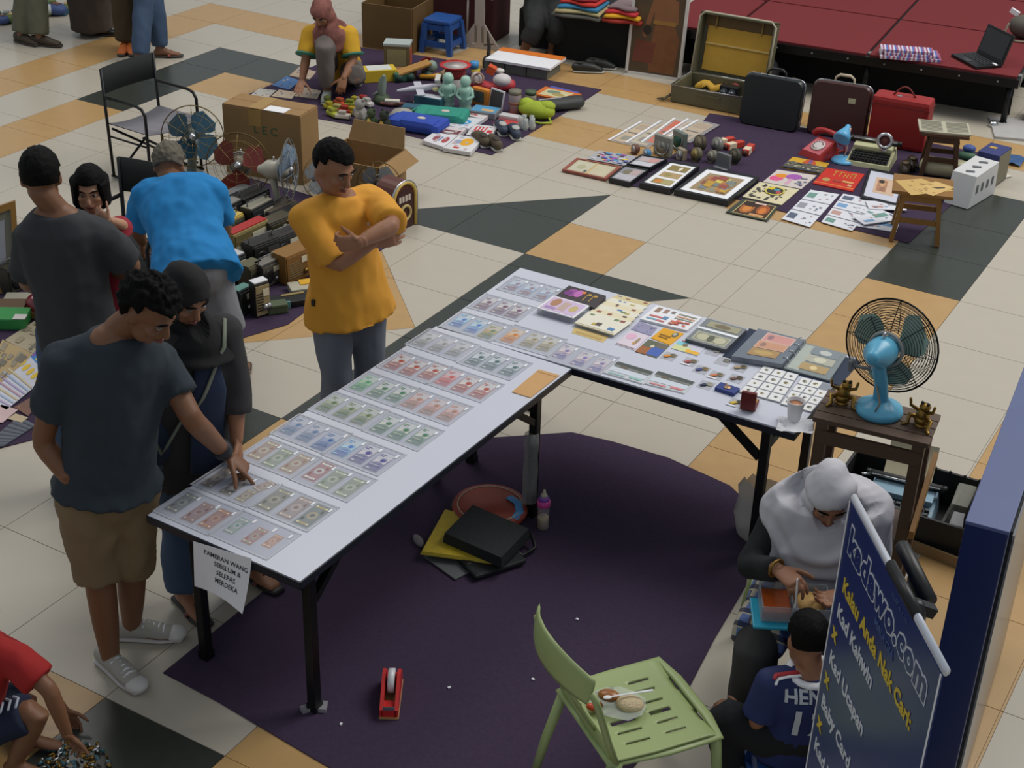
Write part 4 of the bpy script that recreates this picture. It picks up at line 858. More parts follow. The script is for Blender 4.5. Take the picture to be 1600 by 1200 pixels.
frame_flat('framed_print', 'flat red wooden frame with two old notes, leftmost on the far carpet', 'frame', [(884, 265), (944, 278), (965, 261), (904, 249)], .014, M('red_wood', (150, 84, 70), .5), C(186, 176, 150), [(.04, .08, .48, .92, C(196, 190, 166)), (.53, .08, .96, .92, C(196, 188, 160)), ('e', .25, .5, .1, .2, C(176, 174, 140)), (.49, .0, .53, 1, C(200, 170, 110)), (.40, .1, .46, .3, C(90, 96, 90))], rim=.02)
sheet = [C(200, 110, 160), C(90, 150, 200), C(226, 200, 80), C(150, 90, 160), C(70, 60, 60), C(200, 200, 206), C(90, 110, 190)]
flat('stamp_sheet', 'colourful flat sheet of bright stamps behind the red wooden frame', 'stamp sheet', [(917, 248), (978, 259), (995, 244), (935, 235)], CZ + .003, .003, C(170, 170, 176), blocks(46, sheet, .02, .03, .98, .97, (.06, .16), 8))
frame_flat('framed_print', 'small dark glazed frame in front of the silver clock', 'frame', [(982, 256), (1015, 262), (1040, 249), (1003, 243)], .03, BF, C(150, 150, 160), [(.06, .08, .94, .45, C(196, 196, 204)), (.1, .5, .5, .9, C(186, 170, 170)), (.5, .5, .9, .9, C(196, 150, 146))], rim=.012)
frame_flat('framed_print', 'small grey glazed frame right of the red wooden frame', 'frame', [(954, 278), (984, 285), (1011, 266), (977, 260)], .03, BF, C(140, 140, 146), [(.06, .1, .94, .5, C(180, 178, 184)), ('e', .35, .66, .2, .2, C(120, 116, 96)), (.5, .5, .9, .9, C(180, 160, 160))], rim=.012)
NB = [C(150, 134, 90), C(176, 150, 106), C(190, 130, 60)]
frame_flat('framed_print', 'black frame with white mount holding three banknotes in a column', 'frame', [(1005, 285), (1048, 294), (1088, 261), (1048, 254)], .035, BF, WHITE, [(.16, .08, .88, .30, NB[0]), ('e', .36, .19, .14, .07, C(206, 130, 60)), (.5, .1, .86, .28, C(170, 160, 110)), (.16, .38, .88, .60, NB[1]), ('e', .42, .49, .12, .06, C(150, 140, 80)), (.16, .68, .88, .92, C(140, 124, 78)), ('e', .6, .8, .06, .09, C(226, 220, 200))], rim=.026)
frame_flat('framed_print', 'largest black frame with wide white mount and a block of old stamps', 'frame', [(1061, 296), (1136, 312), (1179, 278), (1105, 264)], .035, BF, WHITE, [(.13, .13, .87, .87, C(158, 136, 104))] + blocks(26, [C(176, 120, 80), C(190, 150, 60), C(140, 140, 120), C(150, 80, 70), C(206, 190, 90), C(130, 100, 70), C(120, 130, 130)], .16, .16, .84, .84, (.12, .18), 14), rim=.028)
# watches and clocks
def clock(label, px, r, dial, case, box=False, h=None, ang=-.5, rim=None):
    t = thing('table_clock', label, 'clock', P(px[0], px[1], CZ), ang, 'old clocks and watches on the purple carpet')
    r *= 1.22; h = (h or r * 1.1 / 1.22) * 1.22; R_ = rx(math.radians(78))
    mb = MB()
    if box: mb.box((0, .02, h), (r * 2.25, .04, r * 2.25), bev=.005)
    else: mb.lathe([(r * .9, -.035), (r, -.03), (r, .0), (r * .9, .006)], (0, 0, h), 22, 0, R_)
    mb.build('case', case, t)
    mb = MB(); mb.lathe([(r * .86, .0), (0, .003)], (0, -.006, h), 22, 0, R_); mb.build('dial', dial, t)
    if box: mb = MB(); mb.ring((0, -.004, h), r * .9, .004, R_, 22, 5); mb.build('bezel', rim or CHROME, t)
    mb = MB(); mb.box((0, -.013, h + r * .25), (.003, .002, r * .6)); mb.box((r * .2, -.013, h), (r * .5, .002, .003)); mb.build('hands', BLACK, t)
    mb = MB(); mb.box((0, .005, .006), (r * 1.1, .04, .012)); mb.build('foot', case, t)
    return t
GD = M('grey_dial', (150, 150, 142), .35); 
clock('small brown rimmed clock at the left of the clock row', (990, 240), .028, C(190, 180, 176), C(110, 70, 56))
clock('small blue clock just right of the brown rimmed one', (1008, 246), .026, C(180, 190, 196), C(70, 130, 176))
clock('square silver clock with a round grey dial', (1033, 243), .055, GD, C(140, 140, 130, rough=.35), True, ang=-.2)
clock('grey boxed clock with a dark green dial', (1058, 233), .05, C(30, 92, 72), C(110, 120, 116, rough=.35), True)
clock('small silver watch in front of the green dial clock', (1061, 249), .03, C(206, 202, 196), C(150, 136, 116, rough=.35), True)
clock('round gold faced clock right of the silver watch', (1085, 252), .042, C(160, 140, 84), C(96, 90, 70))
clock('dark brown round clock behind the gold faced one', (1090, 240), .05, C(130, 120, 96), C(74, 66, 50), h=.07)
clock('round chrome clock beside the red battery boxes', (1117, 240), .045, GD, C(130, 128, 120, rough=.3), h=.06)
clock('round grey pocket clock below the chrome one', (1110, 254), .038, C(160, 156, 140), C(110, 106, 94))
clock('dark round clock behind the square steel case', (1145, 255), .045, C(96, 92, 74), C(60, 58, 46))
wc = thing('watch_case', 'square steel watch case standing at the right of the clocks', 'case', P(1127, 265, CZ), -.25)
mb = MB(); mb.box((0, .02, .065), (.12, .03, .11), bev=.006); mb.build('case', C(110, 112, 114, rough=.35), wc); mb = MB(); mb.box((0, 0, .008), (.11, .05, .016)); mb.build('stand', C(150, 152, 156), wc)
def battery_box(label, px, ang, d):
    t = thing('battery_box', label, 'box', P(px[0], px[1], CZ), ang, 'red and cream battery boxes')
    mb = MB(); mb.box((0, 0, .022), (.05, .17, .044), bev=.003); mb.build('carton', C(190, 64, 48), t)
    mb = MB(); mb.box((0, -.03, .0226), (.0506, .07, .0446)); mb.build('label_band', C(222, 206, 176), t)
    mb = MB(); mb.lathe([(.02, 0), (.02, .012), (0, .014)], (0, -.086, .022), 14, 0, rx(math.pi / 2)); mb.build('battery_end', C(90, 50, 40), t)
battery_box('red and cream battery box, leftmost of three', (1132, 225), -.45, 0); battery_box('red and cream battery box in the middle of three', (1147, 231), -.45, 0); battery_box('red and cream battery box at the right, standing apart', (1169, 238), .1, 0)
# clear document sleeves with old notes
SL = film('thin_sleeve', (206, 204, 204), .35, .2)
for i, (a, b, lab, cc) in enumerate((((958, 222), (1010, 192), 'leftmost', (196, 176, 150)), ((985, 226), (1040, 192), 'second', (190, 180, 160)), ((1010, 226), (1062, 188), 'third', (200, 120, 100)), ((1030, 224), (1082, 190), 'fourth', (196, 190, 180)), ((1050, 220), (1098, 192), 'rightmost', (186, 170, 150)))):
    A, B = P(a[0], a[1], 0), P(b[0], b[1], 0); d = (B - A); nrm = V((d.y, -d.x, 0)).normalized() * .17; c_ = (A + B) / 2 + nrm * .3; c_.z = .006 + i * .0028; d.z = 0
    t = thing('document_sleeve', 'clear plastic sleeve with old papers on the tiles, %s of the fan' % lab, 'plastic sleeve', c_, 0, 'clear document sleeves behind the clocks')
    mb = MB(); mb.slab([-d / 2 - nrm * .6, -d / 2 + nrm * .6, d / 2 + nrm * .6, d / 2 - nrm * .6], UP, .0006); mb.build('film', SL, t)
    mb = MB(); mb.slab([-d * .45 - nrm * .4 + UP * .0008, -d * .45 + nrm * .4 + UP * .0008, d * .42 + nrm * .4 + UP * .0008, d * .42 - nrm * .4 + UP * .0008], UP, .0006); mats = [C(*cc)]
    k = [-d * .45 - nrm * .4 + UP * .0014, -d * .45 + nrm * .4 + UP * .0014, d * .42 + nrm * .4 + UP * .0014, d * .42 - nrm * .4 + UP * .0014]
    prints(mb, k, [(.1, .7, .9, .95, C(200, 110, 90) if i == 2 else C(176, 160, 140)), (.2, .1, .8, .3, C(150, 146, 136)), (.1, .45, .9, .5, C(120, 116, 110))], 0, mats, UP); mb.build('paper', mats, t)
    mb = MB(); mb.slab([-d / 2 - nrm * .6 + UP * .0009, -d / 2 - nrm * .5 + UP * .0009, d / 2 - nrm * .5 + UP * .0009, d / 2 - nrm * .6 + UP * .0009], UP, .0009); mb.build('spine', WHITE, t)
# records and prints
DK = [C(80, 76, 70), C(120, 112, 100), C(60, 60, 64)]
flat('record_sleeve', 'dark record sleeve with two orange faces, nearest of the records', 'record', [(1134, 331), (1199, 345), (1217, 322), (1161, 310)], CZ + .006, .006, C(60, 66, 54), [(.12, .06, .94, .94, C(206, 186, 120)), (.14, .08, .92, .92, C(70, 46, 26)), ('e', .34, .5, .17, .34, C(170, 100, 44)), ('e', .34, .48, .1, .22, C(206, 130, 60)), ('e', .72, .55, .16, .3, C(160, 84, 36)), ('e', .72, .5, .09, .2, C(206, 120, 50)), ('e', .34, .75, .2, .16, C(50, 32, 20)), (.5, .1, .85, .22, C(206, 150, 100)), (.4, .84, .7, .92, C(226, 190, 180))], 'old record sleeves')
flat('record_sleeve', 'cream record sleeve covered in small black sketches', 'record', [(1160, 307), (1221, 320), (1249, 296), (1187, 284)], CZ + .008, .006, C(214, 204, 168), blocks(34, DK, .04, .05, .94, .94, (.04, .1), 9) + [('e', .55, .62, .24, .24, C(206, 190, 80)), ('e', .55, .62, .2, .2, C(50, 50, 46)), ('e', .44, .72, .07, .08, C(214, 190, 50)), ('e', .58, .68, .07, .08, C(70, 140, 160)), ('e', .66, .56, .06, .08, C(190, 70, 80))], 'old record sleeves')
flat('record_sleeve', 'pale record sleeve with pink, orange and purple clouds', 'record', [(1192, 284), (1252, 295), (1276, 274), (1215, 265)], CZ + .006, .006, C(206, 196, 190), [('e', .2, .4, .17, .2, C(220, 90, 140)), ('e', .25, .62, .16, .14, C(222, 140, 40)), ('e', .55, .66, .2, .2, C(160, 90, 170)), (.5, .1, .6, .5, C(206, 160, 180))] + blocks(16, [C(110, 112, 130), C(160, 160, 170), C(90, 90, 110)], .72, .05, .97, .7, (.05, .09), 10), 'old record sleeves')
flat('record_sleeve', 'yellow and orange record sleeve with a dense grey crowd, farthest of the records', 'record', [(1220, 261), (1281, 272), (1296, 255), (1239, 245)], CZ + .006, .006, C(206, 160, 40), [(0, 0, 1, .62, C(90, 88, 80)), ('p', [(.35, .62), (.75, .62), (.6, 1), (.4, 1)], C(190, 84, 40)), ('p', [(.5, .62), (.62, .62), (.56, 1), (.48, 1)], C(130, 80, 130))] + blocks(30, [C(176, 170, 150), C(120, 116, 100), C(70, 70, 66), C(150, 140, 110)], .02, .1, .98, .7, (.05, .1), 12) + [(0, 0, 1, .1, C(52, 56, 70))], 'old record sleeves')
flat('record_sleeve', 'bright red record sleeve with gold lettering below the blue lamp', 'record', [(1270, 286), (1332, 299), (1351, 272), (1292, 262)], CZ + .008, .008, C(196, 44, 30), [('e', .22, .34, .1, .1, C(176, 150, 90)), (.0, .1, 1, .14, C(222, 130, 50)), (.30, .62, .32, .88, GOLD), (.26, .86, .38, .9, GOLD), (.44, .62, .46, .88, GOLD), (.4, .86, .52, .9, GOLD), (.56, .6, .58, .86, GOLD), (.56, .7, .66, .73, GOLD), (.64, .6, .66, .86, GOLD), (.72, .6, .74, .86, GOLD), (.7, .84, .84, .88, GOLD), (.82, .6, .84, .86, GOLD), (.62, .34, .9, .44, C(206, 150, 90)), (.4, .3, .6, .4, C(160, 60, 44)), (.8, .18, .9, .28, C(210, 150, 120))], 'old record sleeves')
# white cover sheets in sleeves
CV = [C(120, 160, 200), C(90, 100, 120), C(150, 150, 160), C(110, 150, 140), C(190, 150, 140)]
def covers(lab, px, n, seed, zz):
    q = [P(a, b, CZ + zz) for a, b in px]
    for j in range(n):
        v0, v1 = j / n + .01, (j + 1) / n - .01
        a = [q[0].lerp(q[3], v0), q[1].lerp(q[2], v0), q[1].lerp(q[2], v1), q[0].lerp(q[3], v1)]; c = sum(a, V()) / 4; c.z = CZ + zz - .004; a = [p - c for p in a]; a = [V((p.x, p.y, .004)) for p in a]
        mb = MB(); mats = [M('cover_white', (216, 218, 226), .6, var=.03)]; mb.slab([p - UP * .004 for p in a], UP, .004)
        prints(mb, a, [(.06, .25, .34, .75, CV[(seed + j) % 5])] + blocks(5, CV[1:3] + [C(176, 150, 150)], .5, .12, .96, .85, (.06, .12), seed * 7 + j), 0, mats, UP)
        tag(mb.build('stamped_cover', mats, None, c), 'white stamped cover, %s from the near edge of the %s' % (('first', 'second', 'third', 'fourth')[j], lab), 'envelope', 'white stamped covers in sleeves')
covers('left group of white covers', [(1221, 342), (1265, 355), (1312, 303), (1267, 296)], 3, 1, .006)
covers('middle group of white covers', [(1283, 347), (1331, 361), (1375, 313), (1318, 302)], 4, 3, .006)
for k, (cx, cy, a) in enumerate(((1372, 352, .2), (1378, 338, -.35), (1384, 324, .5), (1366, 345, .9))):
    mb = MB(); mats = [M('cover_white')]; c = P(cx, cy, CZ + .004); c.z = CZ + .002 + k * .006; x, y = .13, .075; qq = [V((-x, -y, .005)), V((x, -y, .005)), V((x, y, .005)), V((-x, y, .005))]; qq = [rz(a) @ p for p in qq]
    mb.slab([p - UP * .005 for p in qq], UP, .005); prints(mb, qq, [(.55, .5, .95, .9, CV[k]), (.1, .2, .4, .4, CV[(k + 2) % 5])] + blocks(4, CV, .1, .1, .95, .9, (.06, .1), k), 0, mats, UP)
    tag(mb.build('stamped_cover', mats, None, c), 'white stamped cover in the loose pile by the tan stool, %s layer' % ('bottom', 'second', 'third', 'top')[k], 'envelope', 'white stamped covers in sleeves')
frame_flat('framed_print', 'black frame with white mount around a small tan portrait, partly under the tan stool', 'frame', [(1349, 306), (1400, 318), (1412, 276), (1361, 266)], .02, BF, M('mount', (200, 202, 216), .6, var=.02), [(.22, .22, .85, .8, C(206, 176, 150)), (.3, .3, .6, .72, C(176, 130, 100)), ('e', .45, .58, .08, .1, C(206, 160, 120)), ('e', .42, .66, .09, .07, C(60, 50, 44)), (.4, .32, .56, .46, C(150, 110, 90))], rim=.028)
# telephone
ph = thing('telephone', 'red rotary telephone on the purple carpet in front of the brown suitcase', 'telephone', P(1278, 243, CZ), -.35)
PR = M('telephone_red', (170, 46, 46), .3)
mb = MB(); mb.hexa([(-.11, -.10, 0), (.11, -.10, 0), (.11, .12, 0), (-.11, .12, 0)], [(-.09, -.085, .04), (.09, -.085, .04), (.08, .09, .115), (-.08, .09, .115)]); mb.build('body', PR, ph)
mb = MB(); q = [V((-.08, -.082, .0425)), V((.08, -.082, .0425)), V((.072, .065, .106)), V((-.072, .065, .106))]; mb.slab(q, (q[1] - q[0]).cross(q[3] - q[0]).normalized(), .003); mb.build('face_plate', C(190, 96, 104), ph)
Rn = rx(math.radians(24)); mb = MB(); mb.lathe([(.052, .0), (.055, .006), (.05, .010), (.024, .013), (0, .014)], (0, -.01, .078), 24, 0, Rn); mb.build('dial', C(206, 200, 196, rough=.3), ph)
mb = MB()
for k in range(10): a = .5 + k * .5; p_ = V((.038 * math.cos(a), .038 * math.sin(a), .011)); mb.lathe([(.0075, 0), (.007, .002), (0, .002)], V((0, -.01, .078)) + Rn @ p_, 8, 0, Rn)
mb.build('finger_holes', C(120, 80, 84), ph)
mb = MB(); mb.sweep([(-.125, .10, .125), (-.10, .1, .15), (-.04, .1, .168), (.04, .1, .168), (.10, .1, .15), (.125, .1, .125)], [.03, .026, .018, .018, .026, .03], None, 12); mb.build('handset', PR, ph)
mb = MB(); mb.tube([(.12, .13, .12)] + [(.10 - .012 * k + .01 * math.sin(k * 2), .19 + .03 * math.sin(k), .01 + .004 * (k % 2)) for k in range(14)], .006, 6); mb.build('cord', PR, ph)
# blue desk lamp
lp = thing('desk_lamp', 'small light blue desk lamp with conical shade on the purple carpet', 'lamp', P(1318, 252, CZ), 0)
LB = M('lamp_blue', (92, 168, 212), .35)
mb = MB(); mb.lathe([(.09, 0), (.095, .008), (.08, .022), (.03, .034), (.012, .036)], (0, 0, 0), 26); mb.build('base', LB, lp)
hp = K(1319, 209, P(1318, 252, 0)) - P(1318, 252, 0); hp.z -= CZ
mb = MB(); mb.tube([(0, 0, .03), V((.012, .0, .1)), hp + V((.03, .02, -.02)), hp + V((.035, .025, .05))], .006, 8); mb.build('stem', C(206, 170, 160, rough=.3), lp)
ax = (FH * .55 + RH * .40 + UP * .55).normalized(); Rl = V((0, 0, 1)).rotation_difference(ax).to_matrix()
mb = MB(); mb.lathe([(r_ * .66, z_ * .66) for r_, z_ in ((.098, -.07), (.1, -.07), (.085, -.01), (.05, .055), (.034, .085), (.03, .12), (.018, .13), (0, .131))], hp, 26, 0, Rl); mb.build('shade', LB, lp)
mb = MB(); mb.lathe([(r_ * .66, z_ * .66) for r_, z_ in ((.096, -.068), (.075, -.0), (.04, .05), (0, .06))], hp, 26, 0, Rl); mb.build('shade_lining', C(120, 126, 116), lp)
mb = MB(); mb.ell(hp - ax * .01, (.024, .024, .03), Rl); mb.build('bulb', C(90, 130, 190, rough=.2), lp)
a, an, L = fr((1327, 258), (1381, 267), CZ)
tw = typewriter('cream portable typewriter between the blue lamp and the stools', (a.x, a.y, CZ), an, M('cream_enamel', (190, 190, 150), .4), M('black_keys', (36, 38, 36), .4), None, 1.02)
cr = thing('chrome_ring', 'small chrome ring shaped clock standing on the cream typewriter', 'clock', V((a.x, a.y, 0)) + V((.06, .16, .10 + CZ)), an)
mb = MB(); mb.ring((0, 0, .075), .05, .014, rx(math.radians(80)), 24, 8); mb.lathe([(.012, 0), (.008, .02)], (0, 0, 0), 10); mb.box((0, 0, .006), (.05, .03, .012)); mb.build('ring', CHROME, cr); mb = MB(); mb.lathe([(.04, 0), (0, .002)], (0, 0, .075), 20, 0, rx(math.radians(80))); mb.build('dial', C(110, 60, 56), cr)
# stools with papers
def stool(label, pa, pb, depth, h, mat, lean=.04):
    m_, a_, L = fr(pa, pb, 0); t = thing('wooden_stool', label, 'stool', (m_.x, m_.y, 0.006), a_)
    w2 = L / 2 + .02; mb = MB(); mb.box((0, depth / 2, h - .012), (2 * w2 + .05, depth + .05, .024), bev=.004); mb.build('seat', mat, t)
    for sx in (-1, 1):
        for y, sy in ((0, -1), (depth, 1)):
            mb = MB(); mb.bar((sx * (w2 - .02), y, 0), (sx * (w2 - .02 - lean), y - sy * lean * .6, h - .024), .03, .03); mb.build('leg', mat, t)
    for z, y in ((h * .42, .008), (h * .42, depth - .008)):
        mb = MB(); mb.bar((-w2 + .045, y, z), (w2 - .045, y, z), .016, .035); mb.build('stretcher', mat, t)
    for sx in (-1, 1):
        mb = MB(); mb.bar((sx * (w2 - .04), .02, h * .75), (sx * (w2 - .04), depth - .02, h * .75), .016, .04); mb.build('side_rail', mat, t)
    mb = MB(); mb.box((0, .01, h - .05), (2 * w2 - .1, .014, .05)); mb.build('apron', mat, t)
    return t, m_, a_
s1, m1, a1 = stool('tan wooden stool in front, with old brown papers on top', (1392, 377), (1464, 386), .27, .36, OAK)
def on_top(name, label, cat, quad, z, th, mat, patches, group=None): return flat(name, label, cat, quad, z + th, th, mat, patches, group)
TANP = M('brown_paper', (196, 164, 100), .85, var=.08)
on_top('old_paper', 'old brown printed sheet on the tan stool, lower of two', 'paper', [(1399, 282), (1424, 305), (1490, 298), (1440, 279)], .366, .001, TANP, blocks(8, [C(170, 138, 80)], seed=1), 'old brown papers on the tan stool')
on_top('old_paper', 'old brown printed sheet on the tan stool with a dark figure, upper of two', 'paper', [(1428, 296), (1458, 306), (1491, 293), (1462, 283)], .3675, .001, C(206, 172, 108), [('p', [(.35, .5), (.6, .55), (.8, .75), (.7, .8), (.5, .65)], C(70, 62, 48))] + blocks(5, [C(176, 146, 90)], .05, .05, .9, .4, seed=2), 'old brown papers on the tan stool')
s2, m2, a2 = stool('dark wooden stool behind, with an open book on top', (1437, 279), (1492, 285), .22, .35, WOOD)
bc = m2 + rz(a2) @ V((0, .11, 0)); bc.z = .357
bk_ = thing('open_book', 'open book with grey printed pages on the dark stool', 'book', bc)
q = [rz(a2 + .06) @ V(p_) for p_ in ((-.19, -.12, .015), (.17, -.13, .015), (.17, .12, .015), (-.19, .13, .015))]
mid0, mid1 = q[0].lerp(q[1], .5) - UP * .004, q[3].lerp(q[2], .5) - UP * .004
mats = [C(176, 172, 150), C(110, 106, 92)]
for nm, p4 in (('left_page', (q[0], mid0, mid1, q[3])), ('right_page', (mid0, q[1], q[2], mid1))):
    mb = MB(); nn = (p4[1] - p4[0]).cross(p4[3] - p4[0]).normalized(); mb.slab([p - nn * .012 for p in p4], nn, .012); mm = list(mats[:1])
    prints(mb, list(p4), [(.1, .1 + .11 * k, .92, .17 + .11 * k, C(126, 122, 106)) for k in range(8)], 0, mm, nn); mb.build(nm, mm, bk_)
cp = thing('enamel_pot', 'cream enamel pot half hidden under the dark stool', 'pot', P(1461, 284, CZ) + V((.02, .10, 0)))
mb = MB(); mb.sweep([(-.11, 0, .075), (.11, .05, .075)], .07, None, 16); mb.build('body', C(176, 170, 136, rough=.35), cp); mb = MB(); mb.sweep([(.1, .05, .075), (.15, .07, .075)], [.03, .025], None, 12); mb.build('spout', C(176, 170, 136, rough=.35), cp)
for i, (px, ll) in enumerate((((1413, 268), 'small dark brown leather shoe, nearer the tan stool'), ((1424, 261), 'small dark brown leather shoe behind its twin'))):
    t = thing('leather_shoe', ll, 'shoe', P(px[0], px[1], CZ), 1.9, 'pair of dark shoes beside the stools'); mb = MB(); mb.sweep([(-.09, 0, .035), (-.03, 0, .05), (.04, 0, .04), (.1, 0, .028)], [(.03, .035), (.038, .05), (.04, .036), (.03, .024)], (0, 1, 0), 12); mb.build('upper', M('dark_leather', (58, 46, 34), .35), t)
    mb = MB(); mb.sweep([(-.09, 0, .008), (0, 0, .008), (.11, 0, .008)], [(.036, .008), (.04, .008), (.034, .008)], (0, 1, 0), 10); mb.build('sole', BLACK, t); mb = MB(); mb.ell((-.045, 0, .088), (.035, .024, .008)); mb.build('opening', C(120, 100, 76), t)
# boxes right of the stools
wb_ = thing('white_box', 'tall white rounded stack of printed sheets right of the stools', 'box', P(1503, 324, CZ) + V((.0, .2, 0)), -.18)
mb = MB(); mb.hexa([(-.10, -.2, 0), (.08, -.2, 0), (.08, .22, 0), (-.10, .22, 0)], [(-.10, -.14, .22), (.08, -.14, .22), (.08, .2, .24), (-.10, .2, .24)]); mb.build('carton', M('white_card', (206, 206, 206), .5, var=.04), wb_)
mb = MB()
for k in range(3): mb.box((0, -.08 + k * .1, .227 + k * .006), (.06, .03, .002), 0, rz(.5))
for k in range(4): mb.box((.082, -.1 + k * .08, .12), (.002, .03, .06))
mb.build('printed_marks', C(96, 100, 104), wb_)
nb_ = thing('navy_box', 'navy blue file box behind the white stack', 'box', P(1533, 290, CZ) + V((.02, .14, 0)), -.12)
mb = MB(); mb.box((0, 0, .12), (.16, .24, .24), bev=.004); mb.build('file_box', C(48, 56, 110), nb_); mb = MB(); mb.box((.082, 0, .12), (.004, .22, .22)); mb.build('page_side', C(120, 116, 96), nb_); mb = MB(); mb.box((-.02, .02, .2415), (.05, .04, .002)); mb.build('gold_badge', GOLD, nb_)
for k in range(4):
    c = P(1556 - k * 3, 275 - 8 * k, CZ); mb = MB(); mb.box((0, 0, .003), (.13, .2, .005), 0, rz(-.5 + .25 * k)); c.z = CZ + .0055 * k
    tag(mb.build('loose_card', (C(206, 202, 190), C(196, 160, 110), C(206, 206, 206), C(190, 186, 170))[k], None, c), '%s loose card in the spread right of the navy box' % ('white lowest', 'tan', 'pale third', 'cream topmost')[k], 'card', 'loose cards by the navy box')
mb = MB(); r = random.Random(9); mb.add([(x * .06, y * .05, .012 + r.uniform(0, .02)) for y in range(-2, 3) for x in range(-2, 3)], [(j * 5 + i, j * 5 + i + 1, j * 5 + i + 6, j * 5 + i + 5) for j in range(4) for i in range(4)]); tag(mb.build('blue_cloth', C(50, 84, 130), None, P(1574, 251, 0)), 'crumpled blue cloth at the far right corner of the carpet', 'cloth')
gt = thing('toy_figure', 'small green and blue lump of a toy behind the open book', 'toy', P(1510, 252, CZ)); mb = MB(); mb.ell((0, 0, .04), (.07, .05, .04)); mb.build('body', C(62, 100, 76), gt); mb = MB(); mb.ell((.0, .02, .095), (.05, .04, .03)); mb.build('cap', C(60, 84, 150), gt)
# ---------------------------------------------------------------- suitcases
def suitcase(label, pa, pb, h, th, shell, trim, lean=.16, handle=BLACK, name='suitcase'):
    m_, a_, L = fr(pa, pb, CZ); t = thing(name, label, 'suitcase', (m_.x, m_.y, CZ), a_)
    Rl = rx(-lean)   # leans back
    def pt(x, y, z): return Rl @ V((x, y, z))
    def rr(w2, h_, r_=.055, n=5):
        out = []
        for cx, cz, a0 in ((w2 - r_, r_, -90), (w2 - r_, h_ - r_, 0), (-w2 + r_, h_ - r_, 90), (-w2 + r_, r_, 180)):
            for k in range(n): a = math.radians(a0 + 90 * k / (n - 1)); out.append((cx + r_ * math.cos(a), cz + r_ * math.sin(a)))
        return out
    def shellmesh(y0, y1, y2, nm, m):
        mb = MB(); o1 = rr(L / 2, h); n = len(o1)
        rings = [[pt(x, y0, z) for x, z in o1], [pt(x, y1, z) for x, z in o1], [pt(x * .955, y2, h / 2 + (z - h / 2) * .955) for x, z in o1]]
        if y0 > y2: rings = rings
        vs = [p for r_ in rings for p in r_]; fs = [(i * n + k, i * n + (k + 1) % n, (i + 1) * n + (k + 1) % n, (i + 1) * n + k) for i in range(2) for k in range(n)] + [tuple(range(n)), tuple(range(2 * n, 3 * n))]
        mb.add(vs, fs, 0, False); return mb.build(nm, m, t)
    shellmesh(th * .5 + .004, th - .02, th, 'back_shell', shell); shellmesh(th * .5 - .004, .02, 0, 'front_shell', shell)
    mb = MB(); o1 = rr(L / 2 + .003, h + .003); mb.sweep([pt(x, th * .5, z) for x, z in o1], [(.009, .004)] * len(o1), Rl @ V((0, 1, 0)), 6, 0, False, True); mb.build('metal_rim', trim, t)
    mb = MB(); mb.sweep([pt(-.075, th * .5, h + .004), pt(-.07, th * .5, h + .035), pt(-.04, th * .5, h + .055), pt(.04, th * .5, h + .055), pt(.07, th * .5, h + .035), pt(.075, th * .5, h + .004)], [.008, .009, .012, .012, .009, .008], None, 8); mb.build('handle', handle, t)
    for sx in (-1, 1): mb = MB(); mb.box(pt(sx * L * .3, th * .5 - .012, h + .003), (.045, .03, .01), 0, Rl); mb.build('latch', CHROME, t)
    return t, pt, L
suitcase('black hard briefcase standing at the left of the three cases', (1152, 192), (1243, 209), .40, .13, M('black_case', (26, 30, 32), .4), CHROME)
t_, pt_, L_ = suitcase('dark brown hard suitcase standing between the black and the red case', (1258, 208), (1348, 223), .42, .13, M('brown_case', (64, 34, 30), .35), CHROME, .16, C(190, 176, 150))
mb = MB(); mb.box(pt_(L_ * .2, -.002, .30), (.055, .003, .04), 0, rx(-.16)); mb.build('paper_label', C(176, 172, 140), t_)
m_, a_, L = fr((1352, 225), (1441, 241), CZ); rc = thing('red_case', 'bright red square case with a loop handle standing at the right', 'suitcase', (m_.x, m_.y, CZ), a_)
mb = MB(); mb.box((0, .105, .195), (L, .20, .39), bev=.03); mb.build('body', M('red_leatherette', (150, 30, 28), .5, var=.06), rc)
mb = MB(); mb.tube([(-.085 + .17 * k / 8, .105, .385 + .075 * math.sin(math.pi * k / 8)) for k in range(9)], .007, 8); mb.build('handle', M('dark_red', (110, 30, 28), .5), rc)
mb = MB(); mb.box((-.03, .07, .392), (.035, .025, .01)); mb.build('clasp', CHROME, rc); mb = MB(); mb.box((0, .105, .33), (L + .004, .204, .006)); mb.build('seam', M('dark_red'), rc)
# open suitcase
m_, a_, L = fr((1047, 158), (1160, 180), CZ); L = .66
os_ = thing('open_suitcase', 'open olive grey suitcase with a yellow lined lid', 'suitcase', P(1047, 158, CZ) + V((.33 * math.cos(a_), .33 * math.sin(a_), 0)), a_)
OLV = M('olive_case', (96, 92, 70), .5, var=.15); D = .42
for nm, c_, d_ in (('tray_front', (0, .01, .07), (L, .02, .14)), ('tray_back', (0, D - .01, .07), (L, .02, .14)), ('tray_end', (-L / 2 + .01, D / 2, .07), (.02, D - .04, .14)), ('tray_end', (L / 2 - .01, D / 2, .07), (.02, D - .04, .14)), ('tray_floor', (0, D / 2, .01), (L - .04, D - .04, .02))):
    mb = MB(); mb.box(c_, d_, bev=.004); mb.build(nm, OLV, os_)
mb = MB(); mb.sweep([(-L / 2, 0, .142), (L / 2, 0, .142), (L / 2, D, .142), (-L / 2, D, .142)], .006, None, 6, 0, False, True); mb.build('rim', CHROME, os_)
Rl = rx(-.22); lid = lambda x, y, z: V((0, D, .14)) + Rl @ V((x, y, z))
LH = .50
mb = MB()
